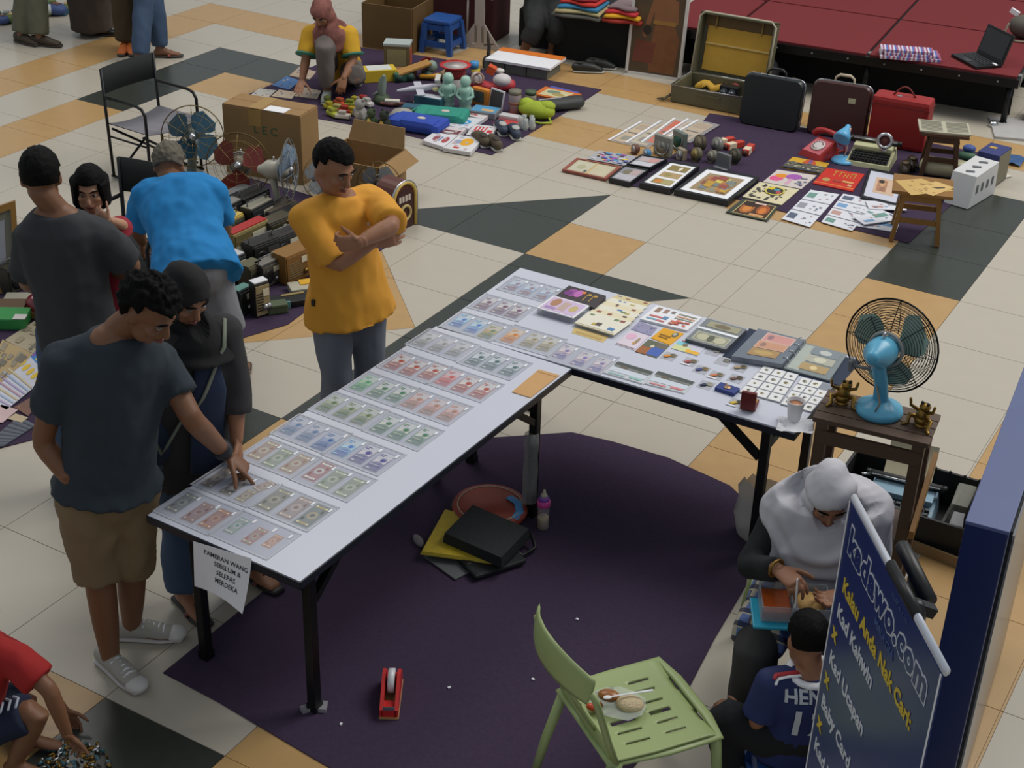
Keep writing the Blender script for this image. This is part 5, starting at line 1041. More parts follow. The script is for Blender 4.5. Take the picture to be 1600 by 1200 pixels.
for c_, d_ in (((0, .09, LH / 2), (L, .02, LH)), ((-L / 2 + .01, .04, LH / 2), (.02, .09, LH)), ((L / 2 - .01, .04, LH / 2), (.02, .09, LH)), ((0, .04, LH - .01), (L, .09, .02))): mb.box(lid(*c_), d_, 0, Rl, .004)
mb.build('lid', OLV, os_)
mb = MB(); mb.sweep([lid(x, -.006, z) for x, z in ((-L / 2, 0), (-L / 2, LH - .04), (-L / 2 + .04, LH), (L / 2 - .04, LH), (L / 2, LH - .04), (L / 2, 0))], .009, None, 6, 0, False); mb.build('lid_rim', C(176, 172, 150, rough=.35), os_)
YL = M('yellow_lining', (190, 148, 52), .75, var=.1); mb = MB(); mb.box(lid(.01, .07, LH * .42), (L - .10, .012, LH * .72), 0, Rl); mb.build('lining', YL, os_)
mb = MB(); mb.box(lid(.01, .06, LH * .5), (L - .10, .01, .012), 0, Rl); mb.build('elastic_band', C(206, 180, 110), os_)
mb = MB(); mb.box(lid(0, .074, LH * .88), (L - .06, .012, LH * .2), 0, Rl); mb.build('upper_lining', C(96, 72, 30), os_)
for sx in (-1, 1): mb = MB(); mb.bar(lid(sx * .2, .055, LH * .95), lid(sx * .2, .055, LH * .75), .01, .006); mb.build('lid_strap', C(150, 120, 60), os_)
mb = MB(); mb.box((0, -.004, .1), (.2, .008, .02)); mb.tube([(-L / 2, .1, .06), (-L / 2 - .06, .02, .01), (-L / 2 - .1, -.03, .012), (-L / 2 - .05, -.03, .012), (-L / 2 + .0, .05, .05)], .008, 6); mb.build('carry_strap', C(96, 90, 66), os_)
def inside(x, y, z): return os_.location + rz(a_) @ V((x, y, z))
cam_ = thing('old_camera', 'black old camera standing in the open suitcase', 'camera', inside(.12, .16, .022), a_)
mb = MB(); mb.box((0, 0, .075), (.16, .09, .15), bev=.012); mb.build('body', BLACK, cam_)
for x in (-.035, .035): mb = MB(); mb.sweep([(x, -.04, .1), (x, -.075, .1)], [.034, .03], None, 16); mb.build('lens', M('lens_glass', (50, 54, 60), .08), cam_)
mb = MB(); mb.box((0, 0, .016), (.14, .10, .03), bev=.004); tag(mb.build('white_box', WHITE, None, inside(-.12, .2, .022), a_ + .3), 'white box lying in the open suitcase', 'box')
mb = MB(); mb.box((0, 0, .02), (.16, .12, .04), bev=.006); tag(mb.build('grey_case', C(120, 116, 96), None, inside(-.08, .08, .022), a_ - .1), 'grey metal case at the front of the open suitcase', 'case')
mb = MB(); mb.ell((0, 0, .06), (.05, .05, .06)); tag(mb.build('red_pouch', C(130, 46, 40), None, inside(.10, .32, .022), a_), 'small dark red pouch behind the camera in the open suitcase', 'pouch')
mb = MB(); mb.add([(x * .05, .02 * math.sin(x * 1.7), .02 + .03 * (j > 0) + .02 * math.sin(x * 2.3 + j)) if j < 2 else (x * .05, .06, .06 + .02 * math.sin(x * 1.9)) for j in range(3) for x in range(-4, 3)], [(j * 7 + i, j * 7 + i + 1, j * 7 + i + 8, j * 7 + i + 7) for j in range(2) for i in range(6)], 0, True)
tag(mb.build('yellow_cloth', C(206, 160, 50), None, inside(-.05, .33, .03), a_), 'rumpled yellow cloth at the back of the open suitcase', 'cloth')
bh = thing('bowler_bag', 'black rounded bag with a loop handle behind the black briefcase', 'bag', P(1172, 150, 0) + V((.0, .19, .0)), a_)
mb = MB(); mb.sweep([(0, -.03, .15), (0, .05, .15)], [(.14, .145)] * 2, (1, 0, 0), 20, 0, True); mb.build('bag_body', M('black_nylon'), bh); mb = MB(); mb.tube([(-.04, .02, .29), (-.035, .02, .37), (0, .02, .39), (.035, .02, .37), (.04, .02, .29)], .01, 8); mb.build('handle', BLACK, bh)
# painting leaning on the stage
m_, a_, L = fr((976, 114), (1062, 127), 0)
pt = thing('framed_painting', 'tall painting of a seated dancer in a thin white frame', 'painting', (m_.x, m_.y, 0), a_)
Rl = rx(-.13); H_ = .92; T = lambda x, y, z: Rl @ V((x, y, z))
mb = MB()
for c_, d_ in (((-L / 2 + .012, .015, H_ / 2), (.024, .03, H_)), ((L / 2 - .012, .015, H_ / 2), (.024, .03, H_)), ((0, .015, .012), (L, .03, .024)), ((0, .015, H_ - .012), (L, .03, .024))): mb.box(T(*c_), d_, 0, Rl)
mb.build('frame', M('white_frame', (206, 202, 196), .45), pt)
CN = M('painting_ground', (84, 66, 44), .6, var=.35, scale=6); mats = [CN]; mb = MB(); q = [T(-L / 2 + .024, .012, .024), T(L / 2 - .024, .012, .024), T(L / 2 - .024, .012, H_ - .024), T(-L / 2 + .024, .012, H_ - .024)]
nn = (q[1] - q[0]).cross(q[3] - q[0]).normalized(); mb.slab([p - nn * .01 for p in q], nn, .01)
SK = M('painted_skin', (134, 88, 54), .6, var=.2, scale=12); SR = M('painted_cloth', (120, 74, 40), .6, var=.3, scale=14); 
prints(mb, q, [('p', [(.4, .02), (.9, .02), (.95, .35), (.8, .5), (.45, .5), (.38, .25)], SR), ('p', [(.05, .1), (.45, .1), (.5, .3), (.1, .32)], M('painted_chest', (110, 56, 40), .6, var=.3, scale=12)), ('p', [(.42, .48), (.8, .48), (.84, .66), (.76, .76), (.5, .76), (.4, .66)], SK), ('p', [(.2, .36), (.28, .34), (.42, .62), (.46, .74), (.36, .72)], SK), ('p', [(.82, .5), (.9, .5), (.86, .72), (.76, .74)], SK), ('p', [(.55, .74), (.68, .74), (.68, .84), (.55, .84)], SK), ('e', .6, .88, .1, .075, SK), ('p', [(.48, .86), (.5, .97), (.7, .98), (.74, .84), (.68, .92), (.54, .93)], M('painted_hair', (40, 30, 24), .6)), (.4, .48, .85, .52, M('painted_sash', (150, 110, 50), .6)), ('e', .3, .42, .08, .05, M('painted_hair'))], 0, mats, nn)
mb.build('canvas', mats, pt)
# things on the stage
SP = lambda x, y: st.location + rz(math.radians(5.5)) @ V((x, y, SZ))
def stg(px, py): return P(px, py, SZ + .001)
lt = thing('laptop', 'open black laptop standing on the red stage', 'laptop', stg(1525, 97), -.72)
mb = MB(); mb.box((0, 0, .012), (.36, .24, .024), bev=.004); mb.build('base', BLACK, lt); mb = MB()
for r_ in range(4): mb.box((0, .075 - r_ * .03, .0255), (.3, .02, .003))
mb.build('keyboard', C(40, 42, 42), lt); mb = MB(); mb.box((.0, -.085, .025), (.09, .045, .002)); mb.build('touchpad', C(60, 62, 62), lt)
mb = MB(); Rs = rx(-.28); mb.box(V((0, .122, .02)) + Rs @ V((0, 0, .12)), (.36, .014, .24), 0, Rs, .004); mb.build('screen', BLACK, lt); mb = MB(); mb.box(V((0, .122, .02)) + Rs @ V((0, -.009, .125)), (.32, .003, .19), 0, Rs); mb.build('display', M('dark_display', (36, 38, 40), .12), lt)
mb = MB(); mb.box((.165, .06, .028), (.05, .02, .008)); mb.build('white_sticker', WHITE, lt)
ca, cb = stg(1375, 91), stg(1470, 98); d_ = cb - ca
sc_ = thing('striped_cloth', 'folded cloth with red, white and blue stripes on the stage edge', 'cloth', (ca + cb) / 2, math.atan2(d_.y, d_.x))
LL = d_.length
for k in range(3):
    mb = MB(); mats = [C(206, 202, 214), C(160, 90, 120), C(90, 110, 180)]; n = 30; x0 = -LL / 2 + (.0, .03, .0)[k]; x1 = (LL / 2, LL / 2 - .02, LL * .36)[k]
    for i in range(n):
        a, b = x0 + (x1 - x0) * i / n, x0 + (x1 - x0) * (i + 1) / n; mb.box(((a + b) / 2, .08, .014 + k * .024), (b - a, .2 - .03 * k, .022), (0, 1, 0, 2, 1)[i % 5])
    mb.build('folded_layer', mats, sc_)
wr = thing('cable_bundle', 'tangled grey bag of cables at the right edge of the stage', 'cables', stg(1600, 60), 0); r = random.Random(4)
mb = MB(); mb.ell((0, 0, .10), (.15, .1, .10)); mb.build('bag', C(90, 86, 78), wr); mb = MB(); mb.sweep([(-.13, -.08, .12), (-.16, -.13, .01), (-.02, -.16, .008), (.1, -.12, .01)], .01, None, 6); mb.build('cable', C(130, 120, 104), wr); mb = MB(); mb.box((-.12, .02, .2), (.08, .03, .04), 0, ry(.4)); mb.build('paper_tag', WHITE, wr)
cr_ = thing('orange_crate', 'orange crate on the floor just beyond the stage corner', 'crate', P(1603, 192, 0) + V((.12, .12, 0)), .1); mb = MB(); mb.box((0, 0, .1), (.3, .25, .2), bev=.01); mb.build('crate', C(150, 84, 34), cr_)
mb = MB(); mb.box((0, 0, .01), (.62, .5, .02)); tag(mb.build('grey_board', C(176, 174, 172), None, P(1612, 206, 0), .35), 'pale grey board lying on the floor at the right edge', 'board')
# things under the stage edge
for lab, px, d_ in (('black machine case with pale lettering under the stage, behind the cases', (1205, 122), (.5, .3, .22)), ('dark machine with grey clamps under the stage, behind the brown case', (1350, 122), (.35, .25, .2))):
    t = thing('machine_case', lab, 'case', P(px[0], px[1], 0) + V((-.05, .28, 0)), .08); mb = MB(); mb.box((0, 0, d_[2] / 2), d_, bev=.01); mb.build('case', BLACK, t)
    mb = MB()
    for k in range(3): mb.box((-.15 + k * .14, -.02, d_[2] + .004), (.05, .02, .006), 0, rz(.4 * k))
    mb.build('metal_fittings', C(150, 146, 120, rough=.4), t)
mb = MB(); mb.lathe([(.06, -.01), (.06, .01), (0, .012)], (0, 0, .06), 18, 0, rx(1.5)); tag(mb.build('wooden_disc', C(150, 136, 96), None, P(1237, 150, 0) + V((-.04, .12, .0))), 'small pale round disc standing behind the black briefcase', 'disc')
# ---------------------------------------------------------------- top centre: things behind the carpet
bs = thing('plastic_stool', 'dark blue plastic stool behind the goods carpet', 'stool', P(683, 84, 0) + V((-.02, .12, 0)), .12)
DBL = M('stool_blue', (40, 82, 150), .4)
def plastic_stool(t, w, h, m, band=True):
    mb = MB(); mb.box((0, 0, h - .02), (w * .82, w * .82, .04), bev=.012); mb.build('seat', m, t)
    for sx in (-1, 1):
        for sy in (-1, 1):
            a, b = w * .41 - .02, w * .5 - .02
            mb = MB(); mb.hexa([(sx * b - .022, sy * b - .022, 0), (sx * b + .022, sy * b - .022, 0), (sx * b + .022, sy * b + .022, 0), (sx * b - .022, sy * b + .022, 0)], [(sx * a - .028, sy * a - .028, h - .04), (sx * a + .028, sy * a - .028, h - .04), (sx * a + .028, sy * a + .028, h - .04), (sx * a - .028, sy * a + .028, h - .04)]); mb.build('leg', m, t)
    for s in (-1, 1):
        for hz, k in ((h * .28, .47), (h - .07, .425)):
            mb = MB(); mb.box((0, s * (w * k - .02), hz), (w * 2 * k - .05, .02, .05)); mb.build('rail', m, t); mb = MB(); mb.box((s * (w * k - .02), 0, hz), (.02, w * 2 * k - .05, .05)); mb.build('rail', m, t)
plastic_stool(bs, .32, .30, DBL)
m_, a_, L = fr((571, 74), (640, 84), 0)
cb_ = thing('cardboard_box', 'dark brown open carton at the far left of the stage', 'box', (m_.x, m_.y, 0), a_)
DC = M('dark_carton', (104, 78, 40), .7, var=.15, scale=5)
L += .05
for nm, c_, d_ in (('front_panel', (0, .0, .2), (L, .012, .40)), ('back_panel', (0, .45, .2), (L, .012, .40)), ('side_panel', (-L / 2, .225, .2), (.012, .44, .40)), ('side_panel', (L / 2, .225, .2), (.012, .44, .40)), ('bottom_panel', (0, .225, .006), (L - .02, .43, .012))):
    mb = MB(); mb.box(c_, d_); mb.build(nm, DC, cb_)
for k, (x, y, z, cc, lab) in enumerate(((-.08, .25, .33, (120, 116, 106), 'grey dish on top inside the dark carton'), (.08, .15, .32, (190, 130, 50), 'orange packet on top inside the dark carton'), (.16, .1, .34, (206, 206, 200), 'white knob shaped thing at the edge of the dark carton'))):
    mb = MB(); mb.ell((0, 0, -.08), (.10 if k == 0 else .05, .06, .13)); tag(mb.build('packed_item', C(*cc), None, V((m_.x, m_.y, 0)) + rz(a_) @ V((x, y, z - .105))), lab, 'item')
t = thing('draped_table', 'low table hidden under a dark red drape behind the blue stool', 'table', P(672, 70, 0) + V((.12, .50, 0)), .12)
mb = MB(); mb.box((0, 0, .30), (.62, .4, .60), bev=.02); mb.build('drape', M('dark_red_drape', (70, 26, 28), .9), t); mb = MB(); mb.box((-.02, -.0, .612), (.72, .5, .024), bev=.01); mb.build('table_top', C(120, 112, 100), t)
mb = MB(); mb.hexa([(-.3, -.2, 0), (.3, -.2, 0), (.3, .2, 0), (-.3, .2, 0)], [(-.34, -.24, .2), (.34, -.24, .2), (.34, .24, .2), (-.34, .24, .2)]); tag(mb.build('dark_tub', C(60, 52, 40), None, t.location + V((-.04, 0, .626)), .12), 'dark olive tub on the red draped table', 'tub')
# white stand
a, an, L = fr((716, 71), (782, 80), 0)
ws = thing('display_stand', 'white splayed foot stand carrying a white board, beside the red drape', 'stand', (a.x, a.y, 0), an)
WS = M('off_white_stand', (176, 166, 156), .6, var=.04)
mb = MB(); mb.box((0, 0, .30), (.09, .02, .60)); mb.add([(-L / 2, -.01, 0), (-L / 2 + .05, -.01, 0), (-.02, -.01, .06), (-.02, -.01, .20), (-.05, -.01, .22)] + [(-L / 2, .01, 0), (-L / 2 + .05, .01, 0), (-.02, .01, .06), (-.02, .01, .20), (-.05, .01, .22)], [(0, 1, 2, 3, 4), (9, 8, 7, 6, 5), (0, 5, 6, 1), (1, 6, 7, 2), (2, 7, 8, 3), (3, 8, 9, 4), (4, 9, 5, 0)])
mb.add([(L / 2, -.01, 0), (L / 2 - .05, -.01, 0), (.02, -.01, .06), (.02, -.01, .20), (.05, -.01, .22)] + [(L / 2, .01, 0), (L / 2 - .05, .01, 0), (.02, .01, .06), (.02, .01, .20), (.05, .01, .22)], [(4, 3, 2, 1, 0), (5, 6, 7, 8, 9), (1, 6, 5, 0), (2, 7, 6, 1), (3, 8, 7, 2), (4, 9, 8, 3), (0, 5, 9, 4)]); mb.box((0, 0, .012), (L, .03, .024)); mb.build('post', WS, ws)
mb = MB(); mb.box((-.03, .01, .60), (.30, .03, .30)); mb.build('board', WHITE, ws)
mb = MB(); mb.tube([(-.13, .02, .1), (-.12, .02, .5)], .010, 8); mb.build('rod', WS, ws)
# black draped table with cloths
m_, a_, L = fr((868, 93), (978, 110), 0)
bt_ = thing('black_table', 'black draped display table beside the painting', 'table', (m_.x - .0, m_.y + .05, 0), a_)
mb = MB(); mb.box((0, .3, .21), (L + .1, .6, .42), bev=.01); mb.build('black_cloth', SKIRT, bt_)
def pile(lab, x, y, cols, w_, d_, z0, seed):
    r = random.Random(seed); nm = ('lowest', 'second', 'third', 'fourth', 'topmost')
    for k, cc in enumerate(cols):
        c_ = V((m_.x, m_.y + .05, 0)) + rz(a_) @ V((x, y, z0 + k * .034)); mb = MB(); n = 10; vs = []; m2 = 6; s = 1 - .09 * k
        for top in (0, 1):
            for j in range(m2 + 1):
                for i in range(n + 1):
                    u, v = i / n - .5, j / m2 - .5; e = max(abs(u), abs(v)) * 2
                    vs.append((u * w_ * s * (1.03 if top == 0 else 1), v * d_ * s + .02 * math.sin(u * 7 + k), .002 + top * (.028 + .004 * math.sin(u * 9 + v * 5)) * (1 - .35 * e ** 8)))
        N = (n + 1) * (m2 + 1); fs = []
        for j in range(m2):
            for i in range(n):
                q = (j * (n + 1) + i, j * (n + 1) + i + 1, (j + 1) * (n + 1) + i + 1, (j + 1) * (n + 1) + i); fs.append(tuple(N + x_ for x_ in q)); fs.append(tuple(reversed(q)))
        bd_ = [i for i in range(n + 1)] + [j * (n + 1) + n for j in range(1, m2 + 1)] + [m2 * (n + 1) + i for i in range(n - 1, -1, -1)] + [j * (n + 1) for j in range(m2 - 1, 0, -1)]
        fs += [(bd_[i], bd_[(i + 1) % len(bd_)], N + bd_[(i + 1) % len(bd_)], N + bd_[i]) for i in range(len(bd_))]
        mb.add(vs, fs, 0, True); tag(mb.build('folded_cloth', C(*cc, rough=.85), None, c_, a_ + r.uniform(-.06, .06)), '%s folded cloth in the %s, %s' % ((('grey checked', 'beige', 'blue', 'red', 'dark red') if 'left' in lab else ('dark red', 'yellow', 'pinkish red', 'grey'))[k], lab, nm[k]), 'cloth', 'folded cloths on the black table')
pile('left pile on the black table', -.12, .02, [(90, 90, 84), (176, 164, 120), (50, 120, 160), (190, 50, 40), (150, 40, 50)], .44, .40, .425, 1)
pile('right pile on the black table', .27, .04, [(150, 40, 30), (214, 160, 30), (196, 50, 60), (130, 110, 112)], .34, .36, .425, 2)
def slip_on(label, px, ang, m=BLACK, name='slip_on_shoe', s=1., group='pair of black shoes', opening=(40, 42, 40)):
    t = thing(name, label, 'shoe', P(px[0], px[1], .001), ang, group)
    mb = MB(); mb.sweep([(-.11 * s, 0, .010), (0, 0, .010), (.14 * s, 0, .010)], [(.036 * s, .01), (.042 * s, .01), (.036 * s, .01)], (0, 1, 0), 12); mb.build('sole', C(30, 32, 30) if m is BLACK else C(190, 188, 182), t)
    mb = MB(); mb.sweep([(-.10 * s, 0, .045 * s), (-.03 * s, 0, .05 * s), (.05 * s, 0, .045 * s), (.12 * s, 0, .028 * s)], [(.034 * s, .036 * s), (.039 * s, .042 * s), (.041 * s, .036 * s), (.032 * s, .02 * s)], (0, 1, 0), 14); mb.build('upper', m, t)
    mb = MB(); mb.ell((-.055 * s, 0, .083 * s), (.05 * s, .028 * s, .010 * s)); mb.build('opening', C(*opening), t); return t
slip_on('black slip on shoe beside the painting, left of the pair', (917, 113), .5 + math.pi * .0, M('black_shoe', (40, 42, 40), .5)); slip_on('black slip on shoe beside the painting, right of the pair', (937, 107), .35, M('black_shoe'))
# ---------------------------------------------------------------- goods carpet at the top centre
def lat(px): return P(px[0], px[1], CZ)
def box_thing(name, label, cat, px, ang, d, m, parts=(), group=None, bev=.004):
    t = thing(name, label, cat, lat(px), ang, group); mb = MB(); mb.box((0, 0, d[2] / 2), d, bev=bev); mb.build('body', m, t)
    for nm, c_, dd, mm in parts: mb = MB(); mb.box(c_, dd); mb.build(nm, mm, t)
    return t
box_thing('tin_box', 'tall tin box with white lid and printed sides near the carton', 'box', (622, 104), .45, (.22, .16, .20), C(120, 104, 70), [('lid', (0, 0, .21), (.23, .17, .02), C(170, 180, 176)), ('label', (.112, 0, .1), (.004, .12, .14), C(170, 84, 60)), ('label', (0, -.082, .1), (.16, .004, .14), C(150, 140, 100))])
box_thing('wooden_box', 'small brown wooden box under the tall tin', 'box', (626, 120), .45, (.26, .12, .07), C(140, 100, 62), [('drawer_front', (0, -.062, .035), (.2, .004, .04), C(120, 84, 50))])
box_thing('toy_carton', 'yellow and white toy carton lying beside the crouching woman', 'box', (592, 124), -.75, (.16, .28, .10), C(206, 176, 40), [('white_label', (0, 0, .101), (.13, .2, .003), C(206, 210, 206)), ('dark_side', (-.081, 0, .05), (.004, .24, .08), C(50, 46, 44))])
tr = thing('toy_truck', 'tan and green toy truck leaning on the wooden box', 'toy', lat((646, 124)), .9); mb = MB(); mb.box((0, 0, .10), (.3, .12, .02), 0, ry(-.25), .004); mb.build('bed', C(176, 130, 66), tr); mb = MB(); mb.box((-.1, 0, .04), (.16, .11, .07), bev=.01); mb.build('cab', C(50, 96, 76), tr)
for x in (-.14, -.04, .12): mb = MB(); mb.lathe([(.035, -.06), (.035, .06)], (x, 0, .035), 14, 0, rx(math.pi / 2)); mb.build('wheel', C(40, 70, 60), tr)
mb = MB(); mb.ell((.16, 0, .10), (.05, .05, .05)); mb.build('barrel', C(130, 150, 140), tr)
bowl = thing('red_bowl', 'small red bowl lying on its side', 'bowl', lat((668, 116)), .4); mb = MB(); mb.lathe([(.03, 0), (.05, .03), (.068, .06), (.066, .062), (.04, .02), (0, .012)], (0, .03, .07), 20, 0, rx(1.25)); mb.build('bowl', C(160, 44, 46), bowl)
hn = thing('brass_horn', 'yellow toy trumpet with a brass bell lying on the carpet', 'toy', lat((680, 126)), .45); mb = MB(); mb.sweep([(-.12, 0, .03), (-.02, 0, .035), (.04, 0, .04)], [.02, .022, .03], None, 12); mb.build('tube', C(206, 150, 40), hn); mb = MB(); mb.sweep([(.04, 0, .045), (.09, 0, .055)], [.03, .05], None, 16, 0, False); mb.build('bell', C(140, 116, 84), hn)
pot = thing('enamel_spittoon', 'large white enamel pot with red rim behind the green bottles', 'pot', lat((711, 143)), 0)
mb = MB(); mb.lathe([(.07, 0), (.10, .03), (.105, .08), (.085, .13), (.075, .16)], (0, 0, 0), 26); mb.build('body', C(206, 200, 196, rough=.25), pot); mb = MB(); mb.lathe([(.088, .125), (.088, .155), (.086, .19), (.084, .2)], (0, 0, 0), 26); mb.build('red_band', C(150, 44, 44, rough=.3), pot)
mb = MB(); mb.lathe([(.08, .19), (.13, .225), (.132, .229), (.095, .222), (.08, .205), (0, .2)], (0, 0, 0), 28); mb.build('rim', C(200, 52, 50, rough=.25), pot); mb = MB(); mb.lathe([(.098, .2235), (.085, .212), (0, .207)], (0, 0, 0), 26); mb.build('inside', C(206, 200, 196, rough=.25), pot)
def face_bottle(label, px):
    t = thing('glass_figure_bottle', label, 'bottle', lat(px), .3, 'pale green figure shaped bottles'); GG = film('pale_green_glass', (168, 206, 190), .9, .15)
    mb = MB(); mb.lathe([(.048, 0), (.05, .02), (.042, .04), (.052, .06), (.055, .10), (.05, .13), (.058, .15), (.052, .18), (.03, .195), (.028, .2)], (0, 0, 0), 20); mb.build('body', GG, t)
    mb = MB(); mb.lathe([(.028, .195), (.042, .21), (.045, .235), (.036, .262), (.02, .275), (0, .278)], (0, 0, 0), 18); mb.build('head', GG, t)
    for s in (-1, 1): mb = MB(); mb.sweep([(s * .05, 0, .165), (s * .066, -.02, .12), (s * .03, -.05, .10)], [.016, .015, .013], None, 8); mb.build('arm', GG, t)
face_bottle('pale green figure shaped bottle, left of the pair', (700, 166)); face_bottle('pale green figure shaped bottle, right of the pair', (727, 171))
cu_ = thing('toy_cubes', 'blue and yellow stacked toy cups near the white pot', 'toy', lat((741, 118)), .3); mb = MB(); mb.lathe([(.035, 0), (.04, .06), (0, .061)], (0.012, 0, 0), 16); mb.build('yellow_cup', C(200, 170, 40), cu_); mb = MB(); mb.lathe([(.035, .062), (.042, .12), (0, .125)], (0, 0, 0), 16); mb.build('blue_cup', C(80, 150, 206), cu_)
st_ = thing('dark_statue', 'thin dark figurine with a raised rod on a round base', 'figurine', lat((763, 105)), 0); mb = MB(); mb.lathe([(.05, 0), (.055, .05), (.04, .09), (.02, .10)], (0, 0, 0), 16); mb.build('base', C(50, 46, 40), st_); mb = MB(); mb.sweep([(0, 0, .1), (.005, 0, .18), (-.005, 0, .24), (-.012, 0, .31)], [.018, .016, .012, .006], None, 8); mb.bar((-.04, 0, .19), (.05, 0, .21), .008, .008); mb.build('figure', C(50, 42, 34), st_)
rt = thing('toy_plane', 'red and white rocking toy with an orange block on top', 'toy', lat((766, 140)), .3); mb = MB(); mb.sweep([(-.16, 0, .04), (0, 0, .03), (.16, .02, .05)], [(.04, .05), (.07, .03), (.06, .05)], (0, 1, 0), 12); mb.build('red_hull', C(190, 60, 66), rt); mb = MB(); mb.ell((.10, 0, .09), (.08, .07, .055)); mb.ell((-.12, 0, .08), (.05, .05, .06)); mb.build('white_body', C(206, 200, 200), rt); mb = MB(); mb.box((-.0, .03, .16), (.07, .07, .07), 0, ry(.4), .006); mb.build('orange_block', C(206, 84, 40), rt); mb = MB(); mb.ring((-.09, -.04, .10), .04, .008, rx(1.3), 18, 6); mb.build('wheel', C(170, 140, 120), rt); mb = MB(); mb.ell((.06, .06, .15), (.045, .03, .02)); mb.build('white_knob', C(216, 212, 206), rt)
tvf = thing('orange_clock', 'orange rounded retro television shaped clock', 'clock', lat((752, 165)), -.1); mb = MB(); mb.box((0, 0, .075), (.17, .06, .15), bev=.022); mb.build('case', C(206, 124, 40), tvf); mb = MB(); mb.box((-.008, -.031, .08), (.11, .004, .095)); mb.build('screen', C(76, 82, 80, rough=.2), tvf)
mb = MB(); mb.box((0, 0, .085), (.15, .012, .165), 0, rx(-.2)); t = thing('standing_photo', 'thin white rimmed dark frame standing right of the orange clock', 'frame', lat((776, 172)), -.25); mb.build('frame', WHITE, t); mb = MB(); mb.box((0, -.008, .085), (.13, .004, .145), 0, rx(-.2)); mb.build('picture', C(70, 62, 64, rough=.3), t)
def tin(label, px, r_, h, body, lid): 
    t = thing('glass_jar', label, 'jar', lat(px)); mb = MB(); mb.lathe([(r_, 0), (r_, h), (r_ * .9, h + .005)], (0, 0, 0), 20); mb.build('jar', body, t); mb = MB(); mb.lathe([(r_ * 1.02, h), (r_ * 1.02, h + .03), (0, h + .032)], (0, 0, 0), 20); mb.build('lid', lid, t); mb = MB(); mb.lathe([(r_ * 1.01, h * .5), (r_ * 1.01, h * .62)], (0, 0, 0), 20); mb.build('band', C(150, 90, 70), t)
tin('tall brownish glass jar right of the white rimmed frame', (804, 177), .05, .16, C(150, 136, 136, rough=.2), C(120, 116, 100)); tin('small pale jar with a green lid', (829, 164), .045, .09, C(170, 160, 140, rough=.3), C(76, 96, 70))
tray = thing('white_tray', 'white tray with orange print on top of grey bricks behind the carpet', 'tray', P(816, 110, 0), .12); 
for k in range(3): mb = MB(); mb.box((-.2 + k * .2, 0, .045), (.19, .3, .09), bev=.006); mb.build('grey_block', C(110, 112, 104), tray)
mb = MB(); mb.box((.03, .0, .105), (.6, .36, .02)); mb.build('tray_top', WHITE, tray); mb = MB(); mb.box((.03, .13, .117), (.6, .1, .004)); mb.build('orange_strip', C(220, 120, 40), tray)
flat('picture_board', 'orange bordered picture lying at the right end of the goods carpet', 'picture', [(832, 147), (880, 156), (909, 147), (852, 135)], .02, .016, C(206, 110, 44), [(.14, .14, .86, .86, C(206, 196, 150)), ('e', .4, .6, .2, .18, C(120, 140, 120)), ('e', .62, .4, .18, .16, C(170, 150, 90))])
flat('blue_booklet', 'thin blue booklet edge behind the orange picture', 'booklet', [(856, 139), (900, 147), (905, 144), (862, 134)], .009, .003, C(84, 90, 170), [])
gbag = thing('lime_bag', 'crumpled lime green cloth bag on the goods carpet', 'bag', lat((838, 183)), .1); mb = MB(); mb.ell((0, 0, .06), (.16, .09, .07)); mb.ell((.08, .02, .1), (.07, .06, .04)); mb.ell((-.09, .01, .09), (.07, .06, .05)); mb.build('bag', M('lime_cloth', (160, 178, 50), .8, var=.2, scale=12, bump=.5), gbag); mb = MB(); mb.tube([(.13, -.05, .03), (.17, -.09, .01), (.1, -.14, .008), (.02, -.13, .006)], .01, 6); mb.build('strap', M('lime_cloth'), gbag)
dbag = thing('dark_bag', 'long dark bag with silver zips behind the lime bag', 'bag', lat((868, 172)), .95); mb = MB(); mb.sweep([(-.22, 0, .05), (.2, 0, .05)], [(.07, .05)] * 2, (0, 1, 0), 14); mb.build('bag', C(56, 58, 58), dbag); mb = MB(); mb.box((-.05, 0, .10), (.2, .02, .004)); mb.build('zip', C(160, 160, 160), dbag)
gl = thing('glass_cluster', 'small clear glass ornament in front of the lime bag', 'ornament', lat((823, 200)), 0); mb = MB()
for k in range(5): mb.lathe([(.02, 0), (.028, .03), (.018, .06), (.02, .09)], (.05 * math.cos(k * 1.26), .05 * math.sin(k * 1.26), 0), 10)
mb.build('glass', film('cut_glass', (206, 212, 210), .6, .08), gl)
# planes, caps, clothes
pn = thing('model_airplane', 'white model airplane on a cream stand', 'model plane', lat((655, 160)), .5); mb = MB(); mb.sweep([(-.17, 0, .09), (-.05, 0, .11), (.1, 0, .135), (.17, 0, .15)], [.012, .026, .026, .012], None, 12); mb.build('fuselage', C(196, 194, 206, rough=.3), pn); mb = MB(); mb.box((.15, 0, .21), (.04, .16, .012)); mb.box((.15, 0, .18), (.04, .014, .06)); mb.build('tail', C(206, 202, 196), pn); mb = MB(); mb.box((0, 0, .115), (.06, .34, .010), 0, rz(.2)); mb.build('wings', C(190, 190, 200), pn); mb = MB(); mb.lathe([(.05, 0), (.045, .012), (.012, .02), (.012, .09)], (0, 0, 0), 14); mb.build('stand', C(206, 196, 150), pn); mb = MB(); mb.ell((.14, .05, .13), (.03, .018, .018)); mb.ell((.14, -.05, .13), (.03, .018, .018)); mb.build('engines', C(206, 196, 140), pn)
box_thing('blue_box', 'flat teal box with white top in front of the airplane', 'box', (672, 165), .1, (.24, .10, .08), C(52, 100, 116), [('white_top', (0, 0, .081), (.22, .08, .004), C(216, 218, 226))]); box_thing('blue_box', 'dark teal printed box left of the green cap', 'box', (655, 179), .35, (.26, .10, .07), C(40, 90, 108), [('print', (0, -.052, .04), (.2, .004, .04), C(150, 90, 84))])
